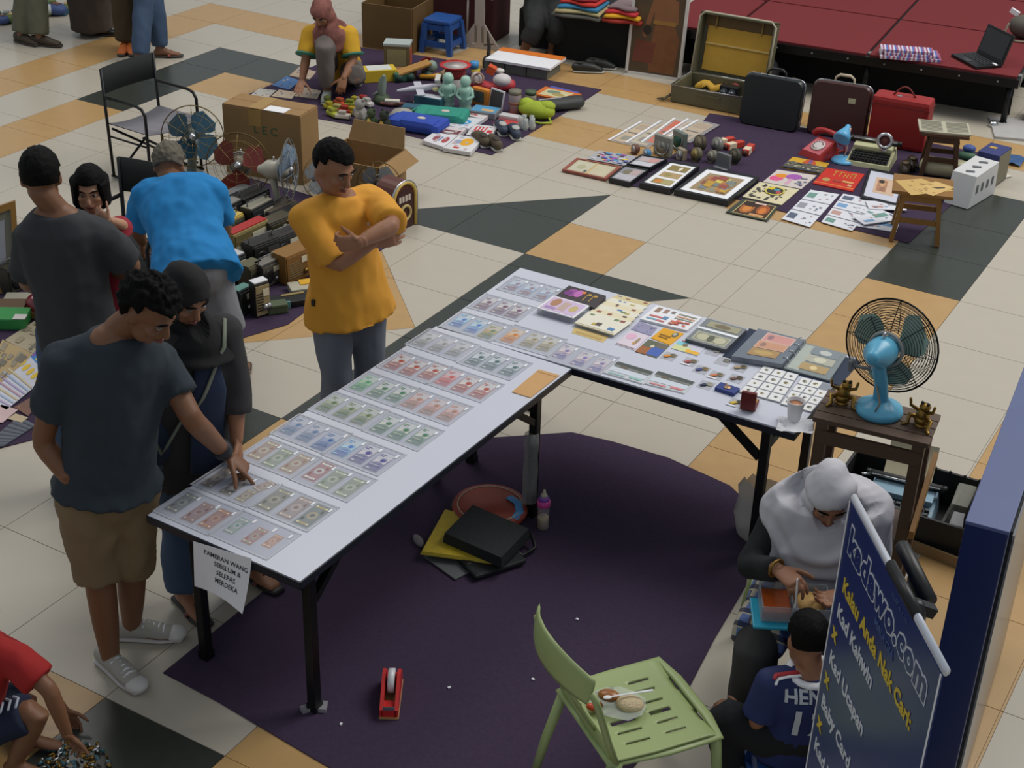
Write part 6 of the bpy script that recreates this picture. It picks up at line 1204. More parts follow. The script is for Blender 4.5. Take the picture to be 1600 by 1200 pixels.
def cap_bag(name, label, cat, px, ang, w_, d_, h, m, badge):
    t = thing(name, label, cat, lat(px), ang); mb = MB(); mb.box((0, 0, h * .45), (w_ * 1.75, d_ * 1.75, h * .9), bev=h * .42); mb.build('pouch', m, t); mb = MB(); mb.box((.03, -.05, h * .6), (w_ * 1.2, d_ * 1.1, h * .9), bev=h * .4); mb.build('front_pocket', m, t); mb = MB(); mb.tube([(-w_ * .8, d_ * .3, h * .8), (-w_ * 1.1, d_ * .2, h * .4), (-w_ * 1.05, -d_ * .4, .012), (-w_ * .7, -d_ * .7, .012)], .012, 6); mb.build('strap', m, t)
    mb = MB(); mb.ell((.04, -d_ * .3, h * 1.06), (.035, .025, .006)); mb.build('badge', badge, t); return t
cap_bag('green_pouch', 'teal green rounded backpack behind the blue one', 'bag', (690, 188), .35, .24, .15, .09, M('teal_cloth', (44, 140, 122), .8), C(206, 190, 180)); cap_bag('blue_pouch', 'royal blue rounded backpack at the front of the goods carpet', 'bag', (655, 201), .15, .25, .14, .10, M('royal_cloth', (44, 74, 170), .8), C(206, 200, 180))
SH = [((738, 176), (796, 187), (820, 176), (764, 164)), ]
def shirt_fold(label, px, main, pts, seed, z=.03):
    flat('folded_shirt', label, 'shirt', px, CZ + z, z - .002, C(*main, rough=.85), pts + blocks(5, [C(190, 170, 170), C(176, 180, 190)], .05, .05, .95, .95, (.08, .16), seed), 'folded printed shirts at the front of the goods carpet')
RDp, BLp, YLp = C(196, 50, 52), C(70, 150, 206), C(226, 164, 30)
shirt_fold('white folded shirt with a red blue badge at the front left', [(660, 219), (694, 230), (716, 212), (680, 205)], (214, 212, 216), [('e', .35, .5, .12, .25, C(150, 80, 90)), (.5, .3, .56, .7, C(90, 130, 170)), ('e', .75, .5, .12, .25, C(170, 70, 76))], 41)
shirt_fold('white folded shirt with a big yellow print at the front', [(692, 231), (735, 238), (756, 216), (716, 211)], (214, 212, 214), [('e', .55, .6, .24, .26, YLp), ('e', .25, .55, .14, .14, C(150, 160, 190)), (.3, .1, .5, .2, RDp)], 42)
shirt_fold('maroon and white folded shirt behind the badge shirt', [(681, 207), (716, 212), (730, 200), (690, 196)], (206, 196, 196), [(.05, .1, .95, .55, C(110, 56, 62)), (.3, .2, .7, .35, C(206, 200, 200))], 43)
shirt_fold('white folded shirt with a blue print in the middle', [(693, 195), (732, 201), (756, 186), (712, 180)], (206, 208, 214), [('e', .5, .5, .3, .25, BLp), ('e', .5, .48, .2, .14, C(200, 210, 220))], 44)
shirt_fold('white folded shirt with red lettering', [(728, 210), (764, 215), (778, 198), (742, 194)], (210, 206, 208), [(.15, .4, .22, .85, RDp), (.15, .4, .3, .5, RDp), (.3, .4, .37, .85, RDp), (.44, .4, .5, .85, RDp), (.58, .4, .64, .85, RDp), (.44, .4, .64, .5, RDp), (.72, .35, .95, .6, RDp)], 45)
shirt_fold('white and pinkish folded shirt at the back of the shirts', [(720, 178), (756, 186), (764, 180), (732, 172)], (206, 198, 198), [(.1, .3, .6, .6, C(176, 90, 90))], 46)
box_thing('photo_box', 'grey box with a bright blue picture on its lid', 'box', (758, 180), .2, (.22, .16, .05), C(130, 134, 140), [('picture_lid', (0, 0, .051), (.2, .14, .003), C(80, 150, 190)), ('print', (.03, -.03, .0535), (.1, .05, .002), C(206, 170, 120))])
flat('red_folder', 'red folder partly under the grey sandals', 'folder', [(770, 192), (806, 197), (822, 182), (792, 176)], .012, .006, C(190, 66, 62), [])
box_thing('white_case', 'white plastic case on top of the red folder', 'case', (797, 186), .1, (.17, .08, .035), C(196, 194, 196), bev=.01)
slip_on('brown worn leather shoe at the front corner, left of the pair', (751, 224), 2.5, M('brown_suede', (86, 76, 60), .8), 'leather_shoe', 1.05, 'pair of worn brown shoes', (60, 52, 42)); slip_on('brown worn leather shoe at the front corner, right of the pair', (771, 229), 2.45, M('brown_suede'), 'leather_shoe', 1.05, 'pair of worn brown shoes', (60, 52, 42))
slip_on('navy and grey sports shoe behind the worn brown shoes, left of the pair', (783, 206), 2.3, M('navy_shoe', (56, 66, 84), .6), 'sports_shoe', 1.05, 'pair of navy sports shoes', (176, 176, 172)); slip_on('navy and grey sports shoe behind the worn brown shoes, right of the pair', (803, 212), 2.3, M('navy_shoe'), 'sports_shoe', 1.05, 'pair of navy sports shoes', (176, 176, 172))
# figurines, plants and small toys at the left front
def plush(name, label, px, h, body, belly, ears=True, group=None):
    t = thing(name, label, 'figurine', lat(px), -.3, group); mb = MB(); mb.ell((0, 0, h * .32), (h * .3, h * .27, h * .33)); mb.build('body', body, t); mb = MB(); mb.ell((0, -.01, h * .76), (h * .23, h * .22, h * .22)); mb.build('head', body, t)
    mb = MB(); mb.ell((0, -h * .17, h * .34), (h * .17, h * .12, h * .2)); mb.build('belly', belly, t)
    for s in (-1, 1):
        mb = MB(); mb.ell((s * h * .17, 0, h * .95), (h * .07, h * .05, h * .08)); mb.build('ear', body, t); mb = MB(); mb.sweep([(s * h * .24, -.02, h * .45), (s * h * .32, -h * .1, h * .25)], [h * .09, h * .08], None, 8); mb.build('arm', body, t)
plush('toy_figure', 'grey plush toy at the front left of the goods carpet', (564, 190), .19, C(150, 146, 142, rough=.9), C(170, 160, 150)); plush('toy_figure', 'dark green figure with a yellow front beside the grey plush toy', (582, 200), .16, C(60, 74, 48, rough=.9), C(206, 176, 70)); plush('toy_figure', 'black and yellow figure right of the green one', (602, 205), .17, C(40, 46, 36, rough=.9), C(190, 150, 50))
cp_ = thing('shell_ornament', 'pale speckled shell shaped ornament left of the blue bag', 'ornament', lat((628, 188)), .2); mb = MB(); mb.lathe([(.11, 0), (.105, .04), (.07, .08), (0, .1)], (0, 0, 0), 20); mb.build('shell', C(160, 156, 146), cp_)
gs = thing('bird_ornament', 'grey green bird ornament on a mossy base', 'ornament', lat((597, 160)), .4); mb = MB(); mb.lathe([(.07, 0), (.075, .03), (.05, .06), (.03, .07)], (0, 0, 0), 16); mb.build('base', C(62, 80, 56), gs); mb = MB(); mb.sweep([(0, 0, .06), (.0, 0, .12), (.01, 0, .19), (.02, -.01, .22)], [.03, .035, .03, .016], None, 12); mb.sweep([(0, 0, .1), (-.07, 0, .06)], [.02, .008], None, 8); mb.build('bird', C(126, 140, 128), gs)
bt2 = thing('toy_boat', 'small white toy boat with a dark hull', 'toy boat', lat((613, 166)), .4); mb = MB(); mb.sweep([(-.09, 0, .02), (0, 0, .022), (.1, 0, .03)], [(.02, .012), (.04, .02), (.01, .01)], (0, 1, 0), 10); mb.build('hull', C(110, 70, 64), bt2); mb = MB(); mb.box((0, 0, .045), (.12, .05, .02), bev=.006); mb.build('deck', C(206, 200, 186), bt2)
r = random.Random(21); names = ('toy car', 'toy figure', 'toy ball', 'toy block')
PXS = [(515, 172), (528, 176), (540, 178), (552, 180), (520, 182), (536, 186), (548, 168), (556, 164), (568, 162), (574, 166), (512, 164), (532, 166)]; CCS = [(190, 176, 50), (206, 190, 120), (200, 60, 50), (206, 170, 40), (170, 176, 60), (214, 206, 190), (150, 160, 60), (206, 190, 60), (196, 60, 60), (206, 200, 196), (110, 120, 60), (200, 90, 60)]
NMS = ['yellow', 'cream', 'red', 'orange yellow', 'lime', 'white', 'olive', 'bright yellow', 'crimson', 'pale grey', 'dark olive', 'orange red']
for k, (px, cc) in enumerate(zip(PXS, CCS)):
    t = thing('toy_car', 'tiny %s toy car in the row by the big carton' % NMS[k], 'toy car', lat(px), r.uniform(-.6, .6), 'tiny toy cars'); mb = MB(); mb.box((0, 0, .026), (.12, .055, .032), bev=.008); mb.build('car_body', C(*cc, rough=.35), t); mb = MB(); mb.box((-.005, 0, .055), (.06, .044, .03), bev=.008); mb.build('cabin', C(*(int(x * .8) for x in cc), rough=.3), t)
    for x in (-.028, .028):
        mb = MB(); mb.lathe([(.012, -.022), (.012, .022)], (x, 0, .012), 10, 0, rx(math.pi / 2)); mb.build('axle', BLACK, t)
# magazines by the crouching woman
MG = [C(60, 110, 170), C(190, 170, 120), C(176, 120, 110), C(206, 196, 180), C(120, 100, 90)]
for k, (q, cc, lab) in enumerate((([(425, 133), (452, 140), (470, 126), (448, 119)], (70, 110, 160), 'blue magazine behind the hand of the crouching woman'), ([(390, 150), (418, 153), (432, 141), (405, 138)], (190, 186, 176), 'pale magazine at the left end of the row'), ([(424, 150), (456, 154), (464, 144), (436, 140)], (206, 186, 160), 'cream magazine under the hand of the crouching woman'), ([(460, 150), (496, 154), (502, 142), (474, 136)], (186, 170, 150), 'speckled magazine right of the crouching woman hand'), ([(452, 118), (484, 124), (494, 112), (468, 104)], (170, 150, 130), 'patterned magazine beside the crouching woman knee'))):
    flat('magazine', lab, 'magazine', q, .012, .006, C(*cc), blocks(9, MG, seed=60 + k), 'old magazines at the left end of the goods carpet')
# ---------------------------------------------------------------- far away stall at the top left corner
r = random.Random(31)
WORD = ('white', 'blue', 'teal', 'green', 'brown', 'grey', 'cream', 'dark blue', 'olive', 'pale')
CL = [(206, 206, 210), (60, 80, 130), (50, 90, 110), (90, 110, 50), (96, 60, 44), (140, 140, 136), (190, 160, 110), (50, 60, 90), (110, 116, 60), (176, 182, 176)]
for k in range(16):
    px = (-6 + k * 8.6, 39 - k * 1.7 + r.uniform(-5, 3)); t = thing('stall_item', '%s small item on the distant stall, number %d from the left' % (WORD[k % 10], k + 1), 'item', P(px[0], px[1], 0), r.uniform(0, 3), 'small goods on the distant stall'); s_ = r.uniform(.08, .125)
    t['label'] = '%s %s item on the distant stall at the top left' % (('flat', 'lumpy', 'tall', 'low')[k % 4] if k < 8 else ('long', 'round', 'squat', 'small')[k % 4], WORD[k % 10] if k < 10 else ('beige', 'rust', 'navy', 'silver', 'moss', 'black')[k - 10])
    mb = MB()
    if k % 2: mb.ell((0, 0, s_ * .5), (s_, s_ * .8, s_ * .5))
    else: mb.box((0, 0, s_ * .3), (s_ * 2.2, s_ * 1.6, s_ * .6), bev=.01)
    mb.build('body', C(*CL[k % 10]), t); mb = MB(); mb.box((0, 0, s_ * .8), (s_ * .9, s_ * .6, s_ * .4), bev=.006); mb.build('top', C(*CL[(k + 3) % 10]), t)
# ---------------------------------------------------------------- old radios
RG = 'old radios on the left carpet'
def radio(label, pa, pb, h, dp, body, front, style=0, top=None, group=RG, name='radio'):
    "front bottom edge from pixel pa to pb; the body lies behind it"
    m_, a_, L = fr(pa, pb, CZ); t = thing(name, label, 'radio', (m_.x, m_.y, CZ), a_, group)
    Bm = C(*body, rough=.45); mb = MB(); mb.box((0, dp / 2, h / 2), (L, dp, h), bev=.007); mb.build('body', Bm, t)
    mb = MB(); mb.box((0, -.003, h * .5), (L * .94, .008, h * .86), bev=.002); mb.build('front_panel', C(*front, rough=.5), t)
    mb = MB()
    if style in (0, 2):
        for k in range(7): mb.box((-L * .2, -.008, h * (.22 + .08 * k)), (L * .46, .004, h * .03))
    else: mb.lathe([(min(h, L) * .3, 0), (min(h, L) * .3, .006), (min(h, L) * .24, .008), (0, .003)], (-L * .24, -.007, h * .48), 18, 0, rx(math.pi / 2))
    mb.build('speaker_grille', BLACK if style != 2 else C(120, 104, 70), t)
    mb = MB(); mb.box((L * .2, -.009, h * .72), (L * .4, .005, h * .2)); mb.build('dial_window', C(206, 200, 176, rough=.25) if style != 3 else C(70, 74, 70, rough=.2), t)
    for k in range(2): mb = MB(); mb.lathe([(h * .09, 0), (h * .08, .014), (0, .015)], (L * (.12 + .22 * k), -.006, h * .3), 12, 0, rx(math.pi / 2)); mb.build('knob', CHROME if style != 2 else BRASS, t)
    if top: mb = MB(); mb.box((0, dp * .5, h + .004), (L * .97, dp * .85, .008), bev=.002); mb.build('top_plate', C(*top, rough=.4), t)
    if style in (1, 3): mb = MB(); mb.tube([(-L * .42, dp / 2, h * .96), (-L * .42, dp / 2, h + .035), (L * .42, dp / 2, h + .035), (L * .42, dp / 2, h * .96)], .006, 6); mb.build('handle', C(96, 96, 94, rough=.35), t)
    return t
DKB, BRN, OLV_ = (30, 32, 32), (70, 54, 36), (84, 78, 54)
RL = [
 ('pocket radio with white top and tan face standing at the carpet edge', (401, 498), (423, 491), .215, .07, (40, 38, 34), (150, 134, 98), 0, (226, 226, 230)),
 ('black pocket radio with teal top behind the tan faced one', (376, 496), (396, 486), .16, .07, DKB, (40, 46, 44), 0, (90, 136, 126)),
 ('tan wooden table radio near the orange shirted man', (448, 447), (494, 427), .19, .13, (140, 100, 44), (124, 86, 38), 2, None),
 ('dark radio with steel edge left of the tan wooden one', (411, 453), (443, 438), .15, .08, (56, 54, 52), (84, 80, 72), 1, (130, 126, 116)),
 ('olive radio behind the white topped pocket radio', (392, 456), (414, 444), .15, .10, OLV_, (70, 66, 50), 0, (96, 92, 64)),
 ('black radio with chrome top edge beside the grey trousers', (366, 445), (386, 436), .17, .10, DKB, (44, 50, 48), 0, (190, 192, 196)),
 ('black radio in front of the red topped radio', (398, 425), (440, 408), .16, .12, DKB, (34, 36, 34), 3, (46, 44, 42)),
 ('large black radio cassette behind the tan wooden radio', (430, 412), (476, 392), .15, .12, DKB, (40, 40, 38), 1, (60, 56, 54)),
 ('cream radio with bright red top', (368, 412), (422, 386), .19, .09, (150, 134, 84), (116, 104, 66), 2, (170, 40, 36)),
 ('grey radio front under the red topped radio', (370, 425), (388, 416), .12, .07, (110, 104, 90), (140, 132, 112), 0, None),
 ('dark brown radio right of the red topped one', (424, 391), (462, 374), .17, .12, (52, 48, 38), (64, 58, 40), 0, (78, 72, 58)),
 ('yellow radio with a handle beside the blue shirt', (355, 384), (384, 370), .16, .11, (190, 160, 76), (100, 96, 66), 3, (206, 180, 100)),
 ('black radio with white trim behind the yellow one', (396, 372), (430, 354), .19, .10, DKB, (44, 46, 46), 1, (150, 146, 130)),
 ('long grey brown radio below the fan stand', (424, 366), (468, 346), .14, .15, (70, 64, 54), (50, 48, 42), 3, (84, 76, 66)),
 ('long black radio with grey top edge near the blue sleeve', (362, 360), (402, 340), .17, .10, DKB, (40, 42, 42), 0, (140, 138, 130)),
 ('black radio behind the grey topped one', (384, 352), (424, 334), .18, .12, (36, 36, 36), (50, 50, 48), 1, None),
 ('black radio with silver line at the back of the rows', (357, 341), (394, 324), .15, .08, DKB, (36, 38, 40), 0, (120, 122, 124)),
 ('small yellow topped radio at the very back', (352, 330), (366, 323), .12, .08, (120, 116, 84), (96, 92, 70), 0, (206, 186, 60)),
 ('brown radio partly behind the orange shirt', (458, 383), (480, 372), .16, .10, (110, 90, 56), (130, 110, 76), 2, None),
 ('black radio behind the orange shirted man', (440, 373), (472, 358), .15, .1, (40, 40, 40), (60, 60, 58), 0, None),
]
for a in RL: radio(*a)
def small(name, label, cat, px, ang, d, m, parts=(), group=None, z=CZ):
    t = thing(name, label, cat, P(px[0], px[1], z), ang, group); mb = MB(); mb.box((0, 0, d[2] / 2), d, bev=min(d) * .15); mb.build('body', m, t)
    for nm, c_, dd, mm in parts: mb = MB(); mb.box(c_, dd); mb.build(nm, mm, t)
    return t
small('metal_box', 'small olive green box beside the white topped pocket radio', 'box', (433, 487), .9, (.12, .08, .06), C(76, 88, 60), [('lid_line', (0, 0, .045), (.122, .082, .004), C(56, 66, 46))])
small('cassette_player', 'flat black cassette player with a teal corner', 'player', (455, 474), .95, (.26, .12, .04), BLACK, [('teal_corner', (-.05, -.055, .022), (.06, .014, .042), C(86, 136, 134)), ('key_strip', (.02, .035, .042), (.14, .02, .006), C(150, 130, 80))])
small('cassette_player', 'cream and yellow cassette player by the orange shirt', 'player', (475, 455), .9, (.18, .12, .045), C(176, 170, 150), [('yellow_cover', (.03, .03, .047), (.10, .07, .006), C(214, 164, 40))])
# radios and boxes left of the grey shirted man
for a in (('dark radio lying below the picture frame at the far left', (18, 462), (60, 440), .16, .12, (44, 44, 36), (54, 54, 44), 1, (60, 60, 46)), ('dark green radio case beside the girl in red', (40, 448), (86, 428), .2, .14, (48, 50, 42), (40, 42, 36), 0, None), ('tan radio at the bottom edge of the picture frame', (2, 440), (36, 424), .12, .10, (130, 96, 50), (110, 84, 46), 2, None)): radio(*a)
small('paper_box', 'small grey white box left of the red bag', 'box', (36, 474), .6, (.2, .10, .05), C(150, 146, 130)); small('wooden_box', 'small brown wooden box left of the red bag', 'box', (44, 492), .55, (.18, .12, .05), C(130, 96, 50)); small('wooden_box', 'long dim brown box at the far left edge', 'box', (10, 490), .6, (.24, .12, .07), C(90, 70, 46))
small('green_box', 'bright green box with a white corner at the left edge', 'box', (10, 506), .55, (.26, .16, .07), C(50, 140, 70), [('white_corner', (.10, -.05, .072), (.07, .06, .004), C(206, 200, 196))])
rb = thing('red_bag', 'shiny dark red bag at the feet of the man in grey', 'bag', P(76, 492, CZ)); mb = MB(); mb.ell((0, 0, .06), (.15, .09, .07)); mb.ell((.08, .04, .1), (.07, .05, .06)); mb.build('bag', M('red_patent', (120, 28, 40), .25), rb); mb = MB(); mb.box((-.02, -.05, .12), (.06, .03, .02), 0, rx(.5)); mb.build('white_print', C(206, 150, 160), rb)
NP = M('newsprint', (176, 164, 138), .9, var=.08, scale=30); NI = [C(150, 138, 116), C(120, 112, 98), C(160, 146, 120)]
flat('newspaper', 'yellowed newspaper left of the dark blue shirted man, farther of two', 'newspaper', [(6, 532), (52, 552), (98, 508), (56, 500)], .016, .004, NP, blocks(24, NI, .03, .03, .97, .97, (.06, .2), 3))
flat('newspaper', 'yellowed newspaper at the left edge, nearer of two', 'newspaper', [(-30, 596), (-8, 606), (52, 553), (4, 530)], .016, .004, C(180, 156, 112), blocks(18, NI, .03, .03, .97, .97, (.08, .24), 5))
q_ = [(-30, 650), (20, 646), (68, 606), (72, 540)]
WPR = C(206, 206, 216)
flat('lottery_poster', 'white poster with blue band, yellow shapes and rows of tiny print', 'poster', [(-42, 612), (10, 640), (90, 575), (66, 541)], .014, .003, WPR, [(0, .80, 1, .98, C(50, 130, 200))] + [(.05 + .19 * k, .82, .15 + .19 * k, .95, (C(120, 90, 170), C(200, 190, 120), C(60, 110, 170))[k % 3]) for k in range(5)] + [('e', .12 + .2 * k, .66, .07, .07, C(226, 190, 50)) for k in range(5)] + [(.02 + .0, .06 + .07 * k, .98, .085 + .07 * k, (C(176, 160, 200), C(160, 180, 210), C(206, 190, 150), C(190, 150, 170))[k % 4]) for k in range(7)])
flat('pink_paper', 'pink paper sheet below the poster', 'paper', [(-20, 660), (4, 660), (28, 640), (2, 632)], .014, .003, C(206, 176, 176), [])
flat('patterned_paper', 'brown patterned paper beside the man elbow', 'paper', [(22, 636), (44, 650), (60, 630), (46, 622)], .012, .002, C(120, 84, 70), blocks(8, [C(150, 110, 90)], seed=2))
flat('cream_paper', 'small cream paper strip over the grey striped cloth', 'paper', [(12, 654), (34, 660), (44, 652), (24, 646)], .016, .002, C(190, 172, 140), [])
flat('grey_fabric', 'grey striped fabric roll end at the left carpet edge', 'fabric', [(-30, 700), (6, 696), (56, 664), (30, 650)], .014, .006, C(92, 96, 108), [(0, .05 + .12 * k, 1, .09 + .12 * k, C(70, 74, 84)) for k in range(8)])
# picture frame leaning at the left edge
pf = thing('framed_picture', 'large gold and grey picture frame standing at the left edge', 'frame', P(10, 470, 0) + V((-.12, .05, 0)), 0)
base = P(10, 462, 0); A0, A1, A2, A3 = K(-30, 478, base), K(33, 436, base, -.1), K(24, 312, base, -.22), K(-30, 330, base, -.12)
nn = (A1 - A0).cross(A3 - A0).normalized(); o0 = pf.location.copy()
def uvf(u, v): return (A0 * (1 - u) + A1 * u) * (1 - v) + (A3 * (1 - u) + A2 * u) * v - o0
for a, b, c_, d_, nm in ((0, 0, 1, .10, 'frame_rail'), (0, .92, 1, 1, 'frame_rail'), (.85, .10, 1, .92, 'frame_rail')):
    mb = MB(); mb.slab([uvf(a, b), uvf(c_, b), uvf(c_, d_), uvf(a, d_)], nn, .035); mb.build(nm, C(140, 104, 46, rough=.4), pf)
mb = MB(); mb.slab([uvf(.0, .10), uvf(.85, .10), uvf(.85, .92), uvf(0, .92)], nn, .018); mb.build('grey_mount', C(120, 120, 106), pf); mb = MB(); mb.slab([uvf(.0, .2), uvf(.66, .2), uvf(.66, .82), uvf(0, .82)], nn, .021); mb.build('picture', C(150, 152, 162), pf)
mb = MB(); mb.slab([uvf(.2, .2), uvf(.42, .2), uvf(.36, .36), uvf(.22, .36)], nn, .023); mb.build('dark_plant', C(40, 52, 46), pf)
# ---------------------------------------------------------------- director chairs
DKF = M('black_canvas', (30, 34, 34), .85)
def director_chair(label, loc, ang, seatm, s=1.):
    "front is +y"
    t = thing('director_chair', label, 'chair', loc, ang, None); w_, d_ = .27, .21; sh, ah, bh = .45, .66, .88
    for sx in (-1, 1):
        mb = MB(); mb.tube([(sx * w_, -d_, .02), (sx * w_, -d_ - .02, bh)], .012, 8); mb.build('back_post', BLKM, t)
        mb = MB(); mb.tube([(sx * w_, d_, .02), (sx * w_, d_, ah - .06), (sx * w_, d_ - .03, ah - .015), (sx * w_, d_ - .08, ah), (sx * w_, -d_, ah)], .012, 8); mb.build('arm_frame', BLKM, t)
        mb = MB(); mb.tube([(sx * w_, -d_ - .02, .02), (sx * w_, d_ + .02, .02)], .012, 8); mb.build('floor_rail', BLKM, t)
        mb = MB(); mb.tube([(sx * w_, -d_, sh - .1), (sx * w_, d_, sh - .1)], .008, 8); mb.build('side_rail', BLKM, t)
    for y in (-d_ * .8, d_ * .8):
        mb = MB(); mb.tube([(-w_, y, .06), (w_, y, sh - .03)], .010, 8); mb.build('cross_strut', BLKM, t); mb = MB(); mb.tube([(w_, y + .02, .06), (-w_, y + .02, sh - .03)], .010, 8); mb.build('cross_strut', BLKM, t)
    mb = MB(); n = 10; vs = []
    for top in (0, 1):
        for j in (0, 1):
            for i in range(n + 1): x = -w_ + 2 * w_ * i / n; vs.append((x, (-d_ - .01, d_ + .01)[j], sh - .035 * (1 - (x / w_) ** 2) + .006 * top))
    k = n + 1; fs = [(2 * k + i, 2 * k + i + 1, 3 * k + i + 1, 3 * k + i) for i in range(n)] + [(i + 1, i, k + i, k + i + 1) for i in range(n)] + [(i, i + 1, 2 * k + i + 1, 2 * k + i) for i in range(n)] + [(k + i + 1, k + i, 3 * k + i, 3 * k + i + 1) for i in range(n)]
    mb.add(vs, fs, 0, True); mb.build('seat', seatm, t)
    mb = MB(); vs = []
    for top in (0, 1):
        for z in (bh - .20, bh + .005):
            for i in range(n + 1): x = -w_ + 2 * w_ * i / n; vs.append((x, -d_ - .025 - .03 * (1 - (x / w_) ** 2) + .008 * top, z))
    mb.add(vs, fs, 0, True); mb.build('backrest', DKF, t); return t
CH1 = P(180, 280, 0) + V((.187, .235, 0)); CH2 = P(191, 245, .88) + V((.27, -.235, 0)); CH2.z = 0
director_chair('black folding director chair with grey seat at the upper left', CH1, -math.pi / 2 - .06, M('worn_grey_seat', (120, 118, 124), .8, var=.35, scale=8)).scale = (.89, .89, .89)
director_chair('second director chair half hidden behind the blue shirted person', CH2, math.pi + .05, DKF)
# ---------------------------------------------------------------- old fans
GC = M('gold_cage', (150, 126, 76), .35, metal=.6); SB = M('blue_blade', (52, 96, 118), .35); RB = M('red_blade', (122, 48, 40), .4); PW = M('pale_enamel', (176, 172, 156), .35)
b_ = P(300, 288, CZ); desk_fan('old fan with dark blue blades and gold cage by the director chair', b_, K(301, 213, b_, .05), V((.55, -.75, .15)), .21, C(90, 100, 96, rough=.35), SB, GC, 4, rings=4, wires=12)
b_ = P(372, 316, CZ); desk_fan('old fan with dark red blades in front of the big carton', b_, K(372, 258, b_, .05), V((.45, -.85, .2)), .215, C(120, 112, 96, rough=.4), RB, GC, 3, rings=4, wires=8)
b_ = P(436, 342, CZ); desk_fan('tall cream fan seen from the side in front of the big carton', b_, K(452, 265, b_, 0), V((.90, .42, .05)), .2, PW, C(120, 140, 160, rough=.3), C(140, 140, 136, rough=.35), 4, rings=4, wires=10)
b_ = P(505, 330, CZ); desk_fan('small white fan behind the orange shirted man', b_, K(503, 275, b_, 0), V((.85, -.3, .1)), .15, C(190, 192, 196, rough=.35), C(170, 176, 180, rough=.4), C(130, 120, 90, rough=.4), 4, rings=4, wires=10)
b_ = P(596, 335, CZ); desk_fan('old grey bladed fan between the open carton and the jukebox radio', b_, K(592, 288, b_, 0), V((.35, -.9, .15)), .15, C(70, 56, 46, rough=.4), C(140, 146, 150, rough=.35), GC, 4, rings=4, wires=10)
mt = P(604, 318, CZ); tt = thing('headlamp', 'chrome headlamp beside the jukebox radio', 'lamp', mt, .3); mb = MB(); mb.lathe([(.02, .0), (.05, .03), (.06, .06), (0, .075)], (0, -.02, .08), 18, 0, rx(1.3)); mb.lathe([(.03, 0), (.025, .04)], (0, 0, 0), 12); mb.build('lamp', CHROME, tt)
# jukebox radio
m_, a_, L = fr((620, 362), (644, 351), CZ); jb = thing('jukebox_radio', 'small brown jukebox radio with a yellow arch', 'radio', (m_.x, m_.y, CZ), a_)
def arch(w_, h_, n=12): return [(-w_, 0)] + [(-w_ * math.cos(math.pi * k / n), h_ - w_ + w_ * math.sin(math.pi * k / n)) for k in range(n + 1)] + [(w_, 0)]
W_ = .125; Hh = .33
def archsolid(w_, h_, y0, y1, nm, m): mb = MB(); a = arch(w_, h_); n = len(a); mb.add([(x, y0, z) for x, z in a] + [(x, y1, z) for x, z in a], [tuple(range(n)), tuple(range(2 * n - 1, n - 1, -1))] + [(i, n + i, n + (i + 1) % n, (i + 1) % n) for i in range(n)]); return mb.build(nm, m, jb)
archsolid(W_, Hh, 0, .16, 'body', C(92, 48, 38, rough=.35)); mb = MB(); a = arch(W_ * .86, Hh * .96); mb.sweep([(x, -.004, z) for x, z in a], .012, None, 8, 0, False); mb.build('yellow_tube', C(206, 176, 90, rough=.3), jb); mb = MB(); a = arch(W_ * 1.0, Hh * 1.0); mb.sweep([(x, -.002, z) for x, z in a], .007, None, 8, 0, False); mb.build('chrome_trim', CHROME, jb)
archsolid(W_ * .68, Hh * .82, -.006, 0, 'front_panel', C(64, 34, 30)); mb = MB(); mb.ring((0, -.010, .11), .05, .010, rx(math.pi / 2), 22, 6); mb.build('speaker_ring', C(190, 170, 110), jb)
mb = MB(); [mb.box((x, -.009, .21), (.02, .005, .04)) for x in (-.05, -.02, .01, .04)]; mb.build('title_cards', C(206, 190, 176), jb)
